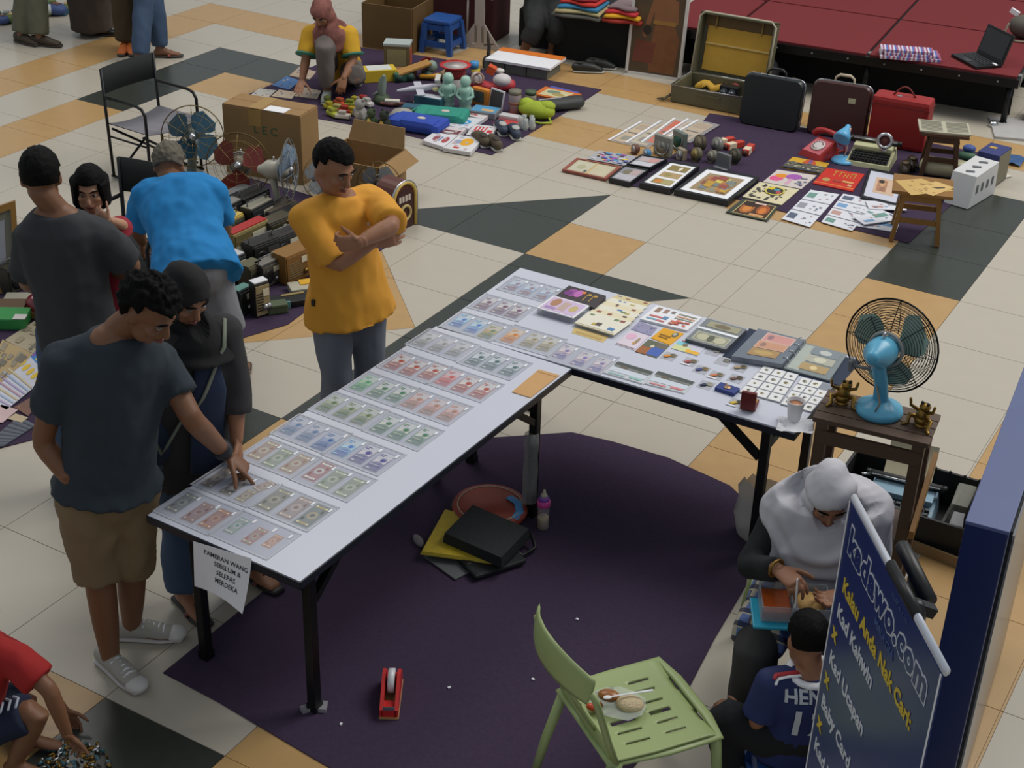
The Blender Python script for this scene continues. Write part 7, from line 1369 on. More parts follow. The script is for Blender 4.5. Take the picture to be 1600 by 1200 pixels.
# ---------------------------------------------------------------- cartons
def carton(label, loc, ang, L, D, H, flaps=True, text=True, openbox=False):
    t = thing('cardboard_box', label, 'box', loc, ang)
    if openbox:
        for nm, c_, d_ in (('front_panel', (0, 0, H / 2), (L, .008, H)), ('back_panel', (0, D, H / 2), (L, .008, H)), ('side_panel', (-L / 2, D / 2, H / 2), (.008, D, H)), ('side_panel', (L / 2, D / 2, H / 2), (.008, D, H)), ('bottom_panel', (0, D / 2, .005), (L - .02, D - .02, .008))): mb = MB(); mb.box(c_, d_); mb.build(nm, CARDB, t)
        mb = MB(); mb.hexa([(L / 2, 0, H), (L / 2, D, H), (L / 2 + .006, D, H), (L / 2 + .006, 0, H)], [(L / 2 + .10, 0, H - .07), (L / 2 + .10, D, H - .07), (L / 2 + .106, D, H - .068), (L / 2 + .106, 0, H - .068)]); mb.build('flap', CARDB, t)
        mb = MB(); mb.hexa([(-L / 2 + .01, D, H), (L / 2 - .01, D, H), (L / 2 - .01, D + .006, H), (-L / 2 + .01, D + .006, H)], [(-L / 2 + .03, D + .05, H + .13), (L / 2 - .03, D + .05, H + .13), (L / 2 - .03, D + .056, H + .13), (-L / 2 + .03, D + .056, H + .13)]); mb.build('flap', CARDB, t)
        return t
    mb = MB(); mb.box((0, D / 2, H / 2), (L, D, H), bev=.004); mb.build('carton', CARDB, t)
    mb = MB(); mb.box((0, D * .25, H + .004), (L - .01, D * .5 - .004, .006)); mb.build('top_flap', CARDB, t); mb = MB(); mb.box((0, D * .75, H + .004), (L - .01, D * .5 - .004, .006), 0, rx(0)); mb.build('top_flap', CARDB, t)
    mb = MB(); mb.box((-.05, D * .5, H + .0085), (.10, D + .002, .002)); mb.box((-.05, -.001, H - .06), (.10, .003, .12)); mb.build('packing_tape', C(166, 130, 70, rough=.3), t); mb = MB(); mb.box((.10, D * .2, H + .0085), (.16, .10, .002)); mb.build('white_label', WHITE, t)
    lettering('L E C', .085, basis((.03, -.0015, H * .66), (1, 0, 0), (0, 0, 1)), C(60, 96, 66), t, 'lettering', .001)
    mb = MB(); r = random.Random(2); x = -.2
    while x < .2: w__ = r.uniform(.008, .02); mb.box((x, -.001, H * .28), (w__, .002, .03)); x += w__ + .008
    mb.build('faded_print', C(130, 80, 60), t); return t
m_, a_, L = fr((354, 268), (474, 290), 0); h_ = K(352, 167, P(354, 268, 0)).z
carton('large brown cardboard box with faded green and red print behind the fans', (m_.x, m_.y, 0), a_, L, .25, .50)
b0 = P(545, 318, 0); carton('open cardboard box with raised flaps behind the orange shirted man', (b0.x, b0.y, 0), .12, .46, .4, .30, openbox=True)
# loose item in the very front: basket of shiny trinkets by the boy
tk = thing('trinket_heap', 'heap of shiny brass trinkets under the hand of the boy', 'trinkets', P(118, 1192, 0)); tk['kind'] = 'stuff'
mb = MB(); r = random.Random(6)
for k in range(150):
    a = r.uniform(0, 6.28); d = .11 * math.sqrt(r.random()); z = .006 + .045 * (1 - d / .12) * r.random(); mb.ell((d * math.cos(a) * 1.3, d * math.sin(a), z), (r.uniform(.006, .018), r.uniform(.004, .008), r.uniform(.004, .009)), rz(r.uniform(0, 3)), 6, 4, r.choice((0, 0, 1, 2)))
mb.build('trinkets', [BRASS, CHROME, C(70, 110, 120, rough=.25)], tk)['kind'] = 'stuff'
# ---------------------------------------------------------------- people
def remesh(mb, vox, sm=4, fold=0., ffreq=9., fn=None, keep=None):
    me = bpy.data.meshes.new('tmp'); me.from_pydata(mb.v, [], mb.f); o = bpy.data.objects.new('tmp', me); COL.objects.link(o)
    m = o.modifiers.new('r', 'REMESH'); m.mode = 'VOXEL'; m.voxel_size = vox; m.use_smooth_shade = True
    if sm: s = o.modifiers.new('s', 'SMOOTH'); s.iterations = sm; s.factor = .5
    dg = bpy.context.evaluated_depsgraph_get(); out = bpy.data.meshes.new_from_object(o.evaluated_get(dg)); bpy.data.objects.remove(o); bpy.data.meshes.remove(me)
    if fold:
        out.update(); ns = [v.normal.copy() for v in out.vertices]
        for v, n in zip(out.vertices, ns):
            p = v.co; d = noise.noise(V((p.x * ffreq, p.y * ffreq, p.z * ffreq * .45 + 3))) - 1.5 * abs(noise.noise(V((p.x * ffreq * .9 + p.z * 4, p.y * ffreq * .9 - p.z * 3, p.z * ffreq * .5 + 7)))) + .45 * noise.noise(V((p.x * ffreq * 2.3 + p.z * 5, p.y * ffreq * 2.3, p.z * ffreq * 1.2))) + .4
            v.co = p + n * d * fold
    if fn:
        for v in out.vertices: v.co = fn(v.co)
    out.polygons.foreach_set('use_smooth', [True] * len(out.polygons)); out.update(); return out
SKIN = M('tan_skin', (150, 104, 76), .55, var=.07, scale=9); SKIN2 = M('brown_skin', (124, 84, 58), .55, var=.07, scale=9); SKIN3 = M('light_skin', (186, 140, 112), .55, var=.06, scale=9)
HAIRM = M('black_hair', (13, 12, 12), .7, var=.5, scale=60, bump=.4, spec=.12); LIP = M('lips', (120, 66, 58), .5); EYEW = M('eye_white', (140, 128, 118), .4); EYED = M('eye_dark', (26, 20, 18), .2)
def hand(mb, w, d, n, t, s=1., curl=(.5, .5, .5, .5), tcurl=.4):
    "palm from wrist w along d, palm side n, thumb towards t"
    d = V(d).normalized(); n = V(n); n = (n - d * n.dot(d)).normalized(); t0 = d.cross(n); t = t0 if t0.dot(V(t)) > 0 else -t0
    mb.sweep([w - d * .02 * s, w + d * .03 * s, w + d * .065 * s, w + d * .085 * s], [(.026 * s, .019 * s), (.036 * s, .017 * s), (.041 * s, .015 * s), (.039 * s, .012 * s)], t, 12)
    for i, (off, ln) in enumerate(((.030, .076), (.010, .085), (-.010, .079), (-.029, .062))):
        p = w + d * (.082 - .006 * abs(i - 1.2)) * s + t * off * s; dd = (d + t * (.10 - .07 * i)).normalized(); pts = [p - dd * .015 * s, p]; ang = 0
        for k, fr_ in enumerate((.46, .3, .24)):
            ang += curl[i] * (1, 1.1, .7)[k]; p = p + (dd * math.cos(ang) + n * math.sin(ang)) * ln * fr_ * s; pts.append(p)
        mb.sweep(pts, [.0095 * s, .0098 * s, .009 * s, .0082 * s, .0068 * s], t, 8)
    p = w + d * .022 * s + t * .026 * s; dd = (d * .62 + t * .75 + n * .15 if tcurl < 2 else d * .45 + t * .2 + n * .8).normalized(); p1 = p + dd * .042 * s; d2 = (dd + (d * .5 + n * .6) * min(1, tcurl)).normalized(); p2 = p1 + d2 * .034 * s; p3 = p2 + (d2 + n * min(1, tcurl) * .5).normalized() * .026 * s
    mb.sweep([p - dd * .012 * s, p, p1, p2, p3], [.013 * s, .014 * s, .0115 * s, .010 * s, .008 * s], n, 8)
class Person:
    def __init__(s, label, base, f, h=1.68, skin=SKIN, group=None):
        s.root = thing('person', label, 'person', (base[0], base[1], 0), 0, group); s.o = V((base[0], base[1], 0)); s.f = V((f[0], f[1], 0)).normalized(); s.g = h / 1.7; s.h = h; s.skin = skin
        s.r = V((s.f.y, -s.f.x, 0)); g = s.g; o = s.o; J = s.J = {}
        J['pel'] = o + UP * .93 * g; J['nek'] = o + UP * 1.43 * g; J['hd'] = o + UP * 1.585 * g + s.f * .02
        for k, sg in (('R', 1), ('L', -1)):
            J['h' + k] = None; J['k' + k] = o + s.r * sg * .095 * g + UP * .49 * g + s.f * .02; J['a' + k] = o + s.r * sg * .10 * g + UP * .075 * g - s.f * .02; J['t' + k] = J['a' + k] + s.f * .17 * g - UP * .045 * g
            J['s' + k] = None; J['e' + k] = o + s.r * sg * .25 * g + UP * 1.09 * g - s.f * .02; J['w' + k] = o + s.r * sg * .26 * g + UP * .84 * g + s.f * .07
        s.hf = None; s.wid = 1.; s.hands = {}; s.hn = 1.0; s.fat = 1.
    def set(s, **k): s.J.update(k); return s
    def fin(s):
        J = s.J; g = s.g; J['che'] = J.get('che') or J['pel'].lerp(J['nek'], .62) ; up = (J['nek'] - J['pel']).normalized(); s.up = up
        for k, sg in (('R', 1), ('L', -1)):
            if J['h' + k] is None: J['h' + k] = J['pel'] + s.r * sg * .092 * g - UP * .03 * g
            if J['s' + k] is None: J['s' + k] = J['nek'] + s.r * sg * .178 * g * s.wid - up * .068 * g
        s.sd = (J['sR'] - J['sL']).normalized()
        hf = V(s.hf) if s.hf is not None else s.f; s.hfv = hf.normalized(); hr = s.hfv.cross(UP)
        if hr.length < .1: hr = s.r
        hr.normalize(); s.RM = Matrix((hr, s.hfv, hr.cross(s.hfv))).transposed(); return s
    def H(s, x, y, z): return s.J['hd'] + s.RM @ (V((x, y, z)) * s.g * s.hn)
    def loc(s, mb): mb.v = [p - s.o for p in mb.v]; return mb
    def torso(s, mb, off=0., lo=-.10, rnd=True, hi=1., belly=0.):
        J, g, fa = s.J, s.g, s.fat; up = s.up; p0 = J['pel']; c = J['che']; n = J['nek']
        pts = [p0 + up * lo * g, p0 - up * .0 * g, p0.lerp(c, .45), c, c.lerp(n, .55), n - up * .035 * g]; fr_ = [(.155, .112), (.165, .118), (.148 + belly, .108 + belly), (.168, .118), (.172, .105), (.115, .075)]
        if hi < 1: pts.pop(); fr_.pop()
        pts = [p + s.f * belly * .6 if i == 2 else p for i, p in enumerate(pts)]
        mb.sweep(pts, [((a * s.wid * fa) * g + off, b * fa * g + off) for a, b in fr_], s.sd, 20, 0, rnd)
    def limb(s, mb, keys, rad, off=0., t1=2., t0=0., rnd=True):
        a, b, c = (s.J[k] for k in keys); g = s.g
        def at(t): return a.lerp(b, t) if t <= 1 else b.lerp(c, t - 1)
        ts = [t for t in (0, .35, .7, .93, 1.07, 1.3, 1.65, 2.) if t0 < t < t1]; ts = [t0] + ts + [t1]
        def rr(t): x = t * (len(rad) - 1) / 2; i = min(len(rad) - 2, int(x)); return rad[i] + (rad[i + 1] - rad[i]) * (x - i)
        o = off if callable(off) else (lambda t: off)
        mb.sweep([at(t) for t in ts], [rr(t) * g + o(t) for t in ts], None, 14, 0, rnd)
    ARM = (.052, .050, .045, .042, .042, .035, .027); LEG = (.086, .084, .072, .058, .060, .052, .038)
    def body(s, feet=True, legs=True, arms='RL', vox=.0095, head=True):
        J, g = s.J, s.g; mb = MB(); s.torso(mb); n = s.hn
        if legs:
            for k in 'RL':
                s.limb(mb, ('h' + k, 'k' + k, 'a' + k), s.LEG)
                if feet:
                    a, t = J['a' + k], J['t' + k]; d = V((t.x - a.x, t.y - a.y, 0)).normalized(); sd = d.cross(UP)
                    mb.sweep([a - d * .035 * g - UP * .035 * g, a + d * .03 * g - UP * .025 * g, a + d * .10 * g - UP * .042 * g, a + d * .17 * g - UP * .052 * g], [(.03 * g, .032 * g), (.034 * g, .04 * g), (.042 * g, .024 * g), (.036 * g, .015 * g)], sd, 12)
        for k in arms: s.limb(mb, ('s' + k, 'e' + k, 'w' + k), s.ARM); mb.sweep([J['nek'] - s.up * .05 * g, J['s' + k]], [.06 * g, .056 * g])
        if head:
            mb.sweep([J['nek'] - s.up * .06 * g, J['nek'] + s.up * .02, s.H(0, -.03, -.06)], [.062 * g, .056 * g, .054 * g])
            S = g * n; R = s.RM
            for c, r in (((0, -.012, .035), (.074, .094, .088)), ((0, .012, -.03), (.064, .072, .085)), ((0, .045, -.085), (.036, .034, .030)), ((.035, .03, -.06), (.03, .04, .04)), ((-.035, .03, -.06), (.03, .04, .04)), ((0, .076, .032), (.05, .018, .014)), ((.04, .062, -.02), (.022, .02, .02)), ((-.04, .062, -.02), (.022, .02, .02))): mb.ell(s.H(*c), V(r) * S, R)
            mb.sweep([s.H(0, .082, .022), s.H(0, .097, -.008), s.H(0, .104, -.026)], [.009 * S, .012 * S, .015 * S], None, 8); mb.ell(s.H(0, .083, -.058), V((.024, .014, .012)) * S, R)
            for sg in (-1, 1): mb.ell(s.H(sg * .076, -.012, -.004), V((.010, .022, .033)) * S, R)
        me = remesh(s.loc(mb), vox, 3)
        hm = MB()
        for k, a in s.hands.items():
            h2 = MB(); hand(h2, J['w' + k], *a[:3], g * 1.02, *(a[3:] if len(a) > 3 else ())); h2 = s.loc(h2); m2 = remesh(h2, .0042, 2); hm.add([v.co.copy() for v in m2.vertices], [tuple(p.vertices) for p in m2.polygons], 0, True); bpy.data.meshes.remove(m2)
        if hm.v:
            bm = bmesh.new(); bm.from_mesh(me); t_ = bpy.data.meshes.new('t'); t_.from_pydata(hm.v, [], hm.f); t_.polygons.foreach_set('use_smooth', [True] * len(t_.polygons)); bm.from_mesh(t_); bm.to_mesh(me); bm.free(); bpy.data.meshes.remove(t_)
        me.materials.clear(); me.materials.append(s.skin); link('body', me, s.root); return s
    def face(s, brow=True, open_=1.):
        S = s.g * s.hn
        for sg in (-1, 1):
            mb = MB(); mb.ell(s.H(sg * .031, .078, .012), V((.0135, .0105, .0072 * open_)) * S, s.RM, 12, 8); e = s.loc(mb).build('eye', EYEW, s.root)
            mb = MB(); mb.ell(s.H(sg * .031, .0845, .011), V((.0072, .0055, .0068 * open_)) * S, s.RM, 10, 6); s.loc(mb).build('iris', EYED, e)
            if brow: mb = MB(); mb.sweep([s.H(sg * .014, .093, .034), s.H(sg * .034, .090, .041), s.H(sg * .052, .078, .035)], [.003 * S, .0045 * S, .0025 * S], None, 6); s.loc(mb).build('eyebrow', HAIRM, s.root)
        mb = MB(); mb.sweep([s.H(-.022, .088, -.058), s.H(0, .099, -.055), s.H(.022, .088, -.058)], [.003 * S, .0055 * S, .003 * S], None, 8); mb.sweep([s.H(-.016, .089, -.065), s.H(0, .098, -.066), s.H(.016, .089, -.065)], [.003 * S, .0055 * S, .003 * S], None, 8); s.loc(mb).build('lips', LIP, s.root); return s
    def hair(s, style='short', mat=HAIRM, vol=1.0, mess=.0, seed=0):
        mb = MB(); nu, nv = 64, 44; S = s.g * s.hn; prof = []; vs = []
        for j in range(nv + 1):
            th = math.pi * j / nv
            for i in range(nu):
                ph = 2 * math.pi * i / nu; d = V((math.sin(th) * math.cos(ph), math.sin(th) * math.sin(ph), math.cos(th)))
                inh = True; low = -.28
                if style == 'short': inh = d.z > (.38 + .10 * abs(d.x) if d.y > .25 else (.02 if d.y > -.2 else -.50)) and not (abs(d.x) > .8 and d.z < .10 and d.y > -.25)
                if style == 'crop': inh = d.z > (.46 if d.y > .25 else (.12 if d.y > -.2 else -.42))
                if style == 'bob': inh = d.z > (.34 if d.y > .45 and abs(d.x) < .62 else -.93) 
                k = vol * (1 + mess * noise.noise(d * 5 + V((seed, 0, 0))) + mess * .6 * noise.noise(d * 13)) 
                r = V((.083, .103, .098)) * k if inh else V((.05, .06, .06))
                if style == 'bob' and inh and d.z < .15: q_ = min(1.5, 1 / max(.3, math.sin(th))); r = V((.098 * q_, .098 * q_, .15)) * k
                vs.append(s.H(d.x * r.x, -.012 + d.y * r.y, .037 + d.z * r.z))
        mb.add(vs, [(j * nu + i, j * nu + (i + 1) % nu, (j + 1) * nu + (i + 1) % nu, (j + 1) * nu + i) for j in range(nv) for i in range(nu)], 0, True)
        s.loc(mb).build('hair', mat, s.root); return s
    def top(s, mat, sleeve=.75, hem=-.1, off=.018, fold=.006, name='shirt', belly=0., arms='RL', soff=None, flare=0., vox=.0125):
        J, g = s.J, s.g; mb = MB(); fa = s.fat; up = s.up; p0 = J['pel']; c = J['che']; n = J['nek']
        pts = [p0 + up * hem * g, p0.lerp(c, .1), p0.lerp(c, .5), c, c.lerp(n, .6), n - up * .03 * g, n - up * .0 * g]; fr_ = [(.168 + flare, .125 + flare), (.168, .125), (.155, .112), (.172, .12), (.172, .104), (.125, .078), (.078, .066)]
        pts = [p + s.f * belly * .5 if i in (1, 2) else p for i, p in enumerate(pts)]; fr_ = [(a + (belly if i in (0, 1, 2) else 0), b + (belly if i in (0, 1, 2) else 0)) for i, (a, b) in enumerate(fr_)]
        mb.sweep(pts, [((a * s.wid * fa) * g + off, b * fa * g + off) for a, b in fr_], s.sd, 24, 0, False)
        so = soff if soff is not None else off + .008
        for k in arms:
            s.limb(mb, ('s' + k, 'e' + k, 'w' + k), s.ARM, (lambda t: so + (.012 * min(1, t / max(sleeve, .1)) if sleeve < 1.2 else 0)), sleeve, 0, (True, False)); mb.sweep([n - up * .05 * g, J['s' + k]], [.06 * g + off, .056 * g + so])
        me = remesh(s.loc(mb), vox, 3, fold); me.materials.clear(); me.materials.append(mat); return link(name, me, s.root)
    def bottom(s, mat, t1=1.9, off=.018, fold=.005, name='trousers', cuff=.0, vox=.0135):
        J, g = s.J, s.g; mb = MB(); up = s.up; p0 = J['pel']
        mb.sweep([p0 - up * .10 * g, p0, p0 + up * .07 * g], [(.155 * g * s.fat + off, .11 * g * s.fat + off), (.168 * g * s.fat + off, .12 * g * s.fat + off), (.155 * g * s.fat + off, .112 * g * s.fat + off)], s.sd, 20, 0, (True, False))
        for k in 'RL': s.limb(mb, ('h' + k, 'k' + k, 'a' + k), s.LEG, (lambda t: off + cuff * max(0, t - .4) / 1.5), t1, 0, (True, False))
        me = remesh(s.loc(mb), vox, 3, fold); me.materials.clear(); me.materials.append(mat); return link(name, me, s.root)
    def shoe(s, k, upper, sole, laces=False, name='shoe', toe=None, sandal=False):
        J, g = s.J, s.g; a, t = J['a' + k], J['t' + k]; d = V((t.x - a.x, t.y - a.y, 0)).normalized(); sd = d.cross(UP); fl = V((a.x, a.y, 0))
        mb = MB(); mb.sweep([fl - d * .075 * g + UP * .013, fl + d * .02 * g + UP * .012, fl + d * .11 * g + UP * .012, fl + d * .195 * g + UP * .015], [(.034 * g, .013), (.036 * g, .012), (.046 * g, .012), (.036 * g, .013)], sd, 14); so = s.loc(mb).build(name, sole, s.root)
        if sandal:
            mb = MB(); mb.sweep([fl + d * .08 * g + sd * .045 * g + UP * .02, fl + d * .09 * g + UP * .066 * g, fl + d * .08 * g - sd * .045 * g + UP * .02], [(.014, .005)] * 3, d, 8); s.loc(mb).build('strap', upper, so); return s
        mb = MB(); mb.sweep([fl - d * .06 * g + UP * .05 * g, fl - d * .01 * g + UP * .055 * g, fl + d * .06 * g + UP * .052 * g, fl + d * .12 * g + UP * .04 * g, fl + d * .18 * g + UP * .032 * g], [(.033 * g, .042 * g), (.036 * g, .045 * g), (.040 * g, .04 * g), (.044 * g, .028 * g), (.036 * g, .018 * g)], sd, 16); s.loc(mb).build('upper', upper, so)
        if toe: mb = MB(); mb.ell(fl + d * .175 * g + UP * .032 * g, (.046 * g, .046 * g, .026 * g)); s.loc(mb).build('toe_cap', toe, so)
        if laces:
            for q in range(5): c_ = fl + d * (.05 + .02 * q) * g + UP * (.088 - .006 * q) * g; mb = MB(); mb.sweep([c_ - sd * .026 * g - UP * .008, c_ + UP * .004, c_ + sd * .026 * g - UP * .008], .0045, None, 6); s.loc(mb).build('lace', WHITE, so)
        return s
    def hijab(s, mat, chest=.10, width=.19, fold=.006, front=.1, name='headscarf', long_=0.):
        J, g = s.J, s.g; S = g * s.hn; mb = MB(); R = s.RM; n = J['nek']; up = s.up
        mb.ell(s.H(0, -.02, .035), V((.093, .118, .104)) * S, R); mb.ell(s.H(0, -.005, -.03), V((.086, .098, .105)) * S, R)
        mb.sweep([s.H(0, -.02, -.03), s.H(0, -.02, -.11), n + up * .03, n - up * .0, n - up * .06 * g, n - up * (.08 + chest) * g + s.f * front * .5], [(.092 * S, .10 * S), (.092 * S, .092 * S), (width * .52 * g, .105 * g), (width * .84 * g, .14 * g), (width * g, .155 * g), ((width + .005) * g, .15 * g + front * .3)], s.sd, 22, 0, False)
        if long_: mb.sweep([n - up * .05 * g + s.f * .07, n - up * .2 * g + s.f * (front + .06), n - up * long_ * g + s.f * (front + .09)], [(.12 * g, .05), (.18 * g, .06), (.13 * g, .035)], s.sd, 18, 0, (True, False))
        inv = R.inverted(); hd = J['hd'] - s.o
        def fn(p):
            q = inv @ (p - hd) / S
            if q.y > 0 and (q.x / .060) ** 2 + ((q.z + .018) / .083) ** 2 < 1: q = V((q.x * .96, q.y - .062, q.z)); return hd + R @ (q * S)
            return p
        me = remesh(s.loc(mb), .0085, 3); me.update(); ch = s.H(0, .06, -.12) - s.o; ns = [v.normal.copy() for v in me.vertices]
        for v, n_ in zip(me.vertices, ns):
            dd = (v.co - ch).length; k = max(0, min(1, (dd - .07) / .10)); w_ = noise.noise(v.co * 5)
            v.co = fn(v.co + n_ * fold * k * (math.sin(dd * 75 + w_ * 5) + .6 * noise.noise(v.co * 14)))
        me.update(); me.materials.clear(); me.materials.append(mat); return link(name, me, s.root)
DEN = M('faded_denim', (112, 120, 134), .85, var=.12, scale=6, bump=.1); DEN2 = M('blue_denim', (58, 78, 104), .85, var=.15, scale=6, bump=.1)
TOWARD = -FH
def mixd(a, b): return RH * a - FH * b   # a to image right, b towards the camera
# 1 -- man in the orange shirt
B = V((-3.82, 5.08, 0)); p = Person('man in a bright orange sports shirt with crossed arms beside the long table', B, mixd(.62, .78), 1.69, SKIN)
p.set(pel=V((B.x - .01, B.y, .92)), nek=K(528, 306, B, .0), hd=K(521, 262, B, .05), eR=K(524, 414, B, .20), wR=K(584, 378, B, .15), eL=K(614, 352, B, .16), wL=K(562, 378, B, .28))
p.hf = mixd(.80, .60) - UP * .42; p.wid = 1.0; p.fat = .94
p.hands = {'R': (mixd(.9, -.25) + UP * .12, mixd(.3, -.9), UP, (.3, .3, .3, .3), 3.), 'L': (mixd(-.9, .1) - UP * .12, mixd(-.15, -.9), UP, (.8, .85, .9, .9), 4.)}
p.fin(); p.body(vox=.0085); p.face(open_=.5); p.hair('short', vol=1.02, mess=.05)
ORS = M('orange_jersey', (214, 150, 44), .8, var=.05, scale=5, bump=.08)
sh_ = p.top(ORS, .92, -.16, .018, .011, belly=.012, flare=.045, soff=.022); p.bottom(DEN, 1.9)
for k in 'RL': p.shoe(k, BLACK, C(150, 148, 144))
c_ = p.J['che'] + p.f * .150 - p.r * .07 + UP * .07; mb = MB(); mb.box(c_, (.045, .006, .016), 0, rz(math.atan2(p.r.y, p.r.x)), .002); p.loc(mb).build('chest_badge', C(206, 206, 206), sh_)
c_ = p.J['pel'] + p.r * .20 - UP * .03 + p.f * .03; mb = MB(); mb.box(c_, (.016, .012, .03)); p.loc(mb).build('hem_tag', BLACK, sh_)
# 2 -- young man pointing at the notes
B = V((-3.63, 3.36, 0)); p = Person('young man in a dark tee shirt and khaki shorts pointing at the banknotes', B, mixd(.62, .78), 1.70, SKIN2)
p.set(pel=K(168, 752, B, 0), nek=K(186, 520, B, .03), hd=K(232, 486, B, .08), sR=K(98, 566, B, .10), sL=K(252, 566, B, -.10), eR=K(66, 690, B, .06), wR=K(106, 748, B, .12), eL=K(300, 655, B, .02), wL=P(356, 712, .845),
      kR=K(152, 876, B, .06), aR=P(172, 1024, .075), tR=P(214, 1070, .03), kL=K(205, 862, B, -.02), aL=P(206, 975, .075), tL=P(290, 990, .03))
p.hf = mixd(.80, .42) - UP * .62; p.wid = 1.0
d_ = P(398, 742, .765) - p.J['wL']; p.hands = {'L': (d_, -UP, -RH - FH, (.12, .9, 1.0, 1.0), .6), 'R': (mixd(.35, -.35) - UP * .9, mixd(.5, -.9), mixd(.9, .3), (.3, .3, .3, .3))}
p.fin(); p.body(vox=.0085); p.face(open_=.4); p.hair('short', vol=1.17, mess=.15, seed=3)
p.top(M('dark_slate_tee', (44, 54, 62), .9, var=.12, scale=5), .62, -.02, .018, .011, flare=.034, soff=.02); p.bottom(M('khaki', (124, 106, 78), .9, var=.12, scale=8, bump=.15), 1.18, .026, .011, 'shorts', .03)
for k in 'RL': p.shoe(k, M('grey_canvas', (168, 166, 158), .9, var=.06), M('white_rubber', (196, 192, 190), .5), True, 'canvas_shoe', M('white_toe', (206, 204, 200), .4))
a, b = p.J['wL'].lerp(p.J['eL'], .10), p.J['wL'].lerp(p.J['eL'], .24); mb = MB(); mb.sweep([a, b], [.036, .040], None, 14, 0, False); p.loc(mb).build('wristband', C(26, 30, 40), p.root)
# 3 -- woman in black headscarf
B = V((-3.69, 3.76, 0)); p = Person('woman in a black headscarf and dark cardigan behind the pointing young man', B, mixd(.55, .83), 1.60, SKIN)
p.set(nek=K(305, 520, B, .02), hd=K(290, 462, B, .06), pel=K(300, 690, B, -.05), sL=K(348, 520, B, -.03), eL=K(368, 610, B, -.02), wL=P(370, 688, .83), eR=K(232, 620, B, -.02), wR=K(226, 690, B, .05), kL=K(315, 830, B, .0), kR=K(285, 835, B, 0), aR=P(288, 926, .075), tR=P(308, 958, .03), aL=P(388, 880, .075), tL=P(410, 905, .03))
p.hf = mixd(.62, .66) - UP * .5; p.hands = {'L': (mixd(.15, .3) - UP * .9, mixd(-.9, 0), RH - FH, (.35, .4, .4, .4)), 'R': (-UP + RH * .1, RH, -FH, (.4, .4, .4, .4))}
p.fin(); p.body(vox=.0085); p.face(open_=.4); cd_ = p.top(M('charcoal_cardigan', (52, 50, 52), .95, var=.12, scale=6), 1.45, -.16, .02, .006, 'cardigan', flare=.03); p.bottom(DEN2, 1.93, .022, .007, 'jeans', .02)
mb = MB(); a = p.J['pel']; c_ = p.J['che']; mb.sweep([a - UP * .05 + p.f * .155, a.lerp(c_, .5) + p.f * .15, c_ + p.f * .155, c_.lerp(p.J['nek'], .6) + p.f * .12], [(.075, .012), (.07, .012), (.07, .012), (.05, .012)], p.r, 12); CARD = [cd_, p.loc(mb).build('navy_tee', C(34, 46, 72, rough=.9), p.root)]
p.hijab(M('black_scarf', (20, 20, 22), .9, var=.2), .05, .15, .004, .06)
for k in 'RL': p.shoe(k, C(110, 60, 56), C(40, 36, 34), name='sandal', sandal=True)
bg_ = thing('shoulder_bag', 'dark blue shoulder bag with a long pale strap worn by the woman in black', 'bag', K(232, 655, B, .07) - UP * .12); o_ = bg_.location.copy()
mb = MB(); mb.ell((0, 0, .03), (.11, .06, .13), rz(.5)); mb.build('bag', C(40, 54, 78, rough=.8), bg_)
sh0 = p.J['sL'] + UP * .075; mb = MB(); e0 = p.J['pel'] + p.r * .17 + UP * .06; pts = []; bpy.context.view_layer.update()
for i in range(15):
    q_ = sh0.lerp(e0, i / 14); hit = q_ + p.f * .12
    for ob in CARD:
        ok, h_, n_, i_ = ob.ray_cast(q_ + p.f * .5 - p.o, -p.f)
        if ok and (h_ + p.o - hit).dot(p.f) > -.12 + (.0 if i else -.1): hit = max(hit, h_ + p.o, key=lambda t_: t_.dot(p.f)) if i > 1 else h_ + p.o
    pts.append(hit + p.f * .008 - o_)
mb.sweep(pts + [V((.0, -.03, .13))], [(.008, .003)] * 16, p.r, 6); mb.build('strap', C(120, 126, 110), bg_)
# 4 -- man seen from behind holding a girl
B = V((-4.66, 4.12, 0)); p = Person('man in a dark grey tee shirt seen from behind, holding a small girl', B, mixd(.15, -.98), 1.71, SKIN2)
p.set(nek=K(86, 330, B, .02), hd=K(64, 278, B, .0), pel=K(122, 510, B), sL=K(46, 372, B, .0), sR=K(162, 372, B, .0), eR=K(208, 418, B, -.06), wR=K(172, 428, B, -.28), eL=K(42, 440, B, -.08), wL=K(70, 455, B, -.30))
p.hf = mixd(-.25, -.95) - UP * .15; p.hands = {'R': (mixd(-.8, -.4), UP, -RH, (.3, .3, .3, .3)), 'L': (mixd(.8, -.4), UP, -FH, (.3, .3, .3, .3))}
p.wid = 1.0; p.fat = .96; p.fin(); p.body(vox=.0095); p.face(); p.hair('short', vol=1.04, mess=.04, seed=5); p.top(M('grey_tee', (52, 54, 58), .9, var=.1, scale=5), .8, -.14, .016, .011, flare=.0, soff=.02); p.bottom(DEN2, 1.92, name='jeans')
for k in 'RL': p.shoe(k, BLACK, C(90, 88, 84))
Bg = B - TOWARD * .27 + RH * .12; p = Person('little girl with black bobbed hair and a red dress, held by the man in grey', (Bg.x, Bg.y), mixd(-.1, 1), 1.02, SKIN3)
hd = K(141, 296, Bg, .02); nk = hd - UP * .155 + RH * .01 
p.set(hd=hd, nek=nk, pel=nk - UP * .36 + RH * .05, sL=nk + RH * .10 - UP * .03, sR=nk - RH * .10 - UP * .03, eL=K(192, 352, Bg, .04), wL=K(170, 344, Bg, .12), eR=nk - RH * .20 + UP * -.03 + TOWARD * .02, wR=K(58, 338, Bg, .02))
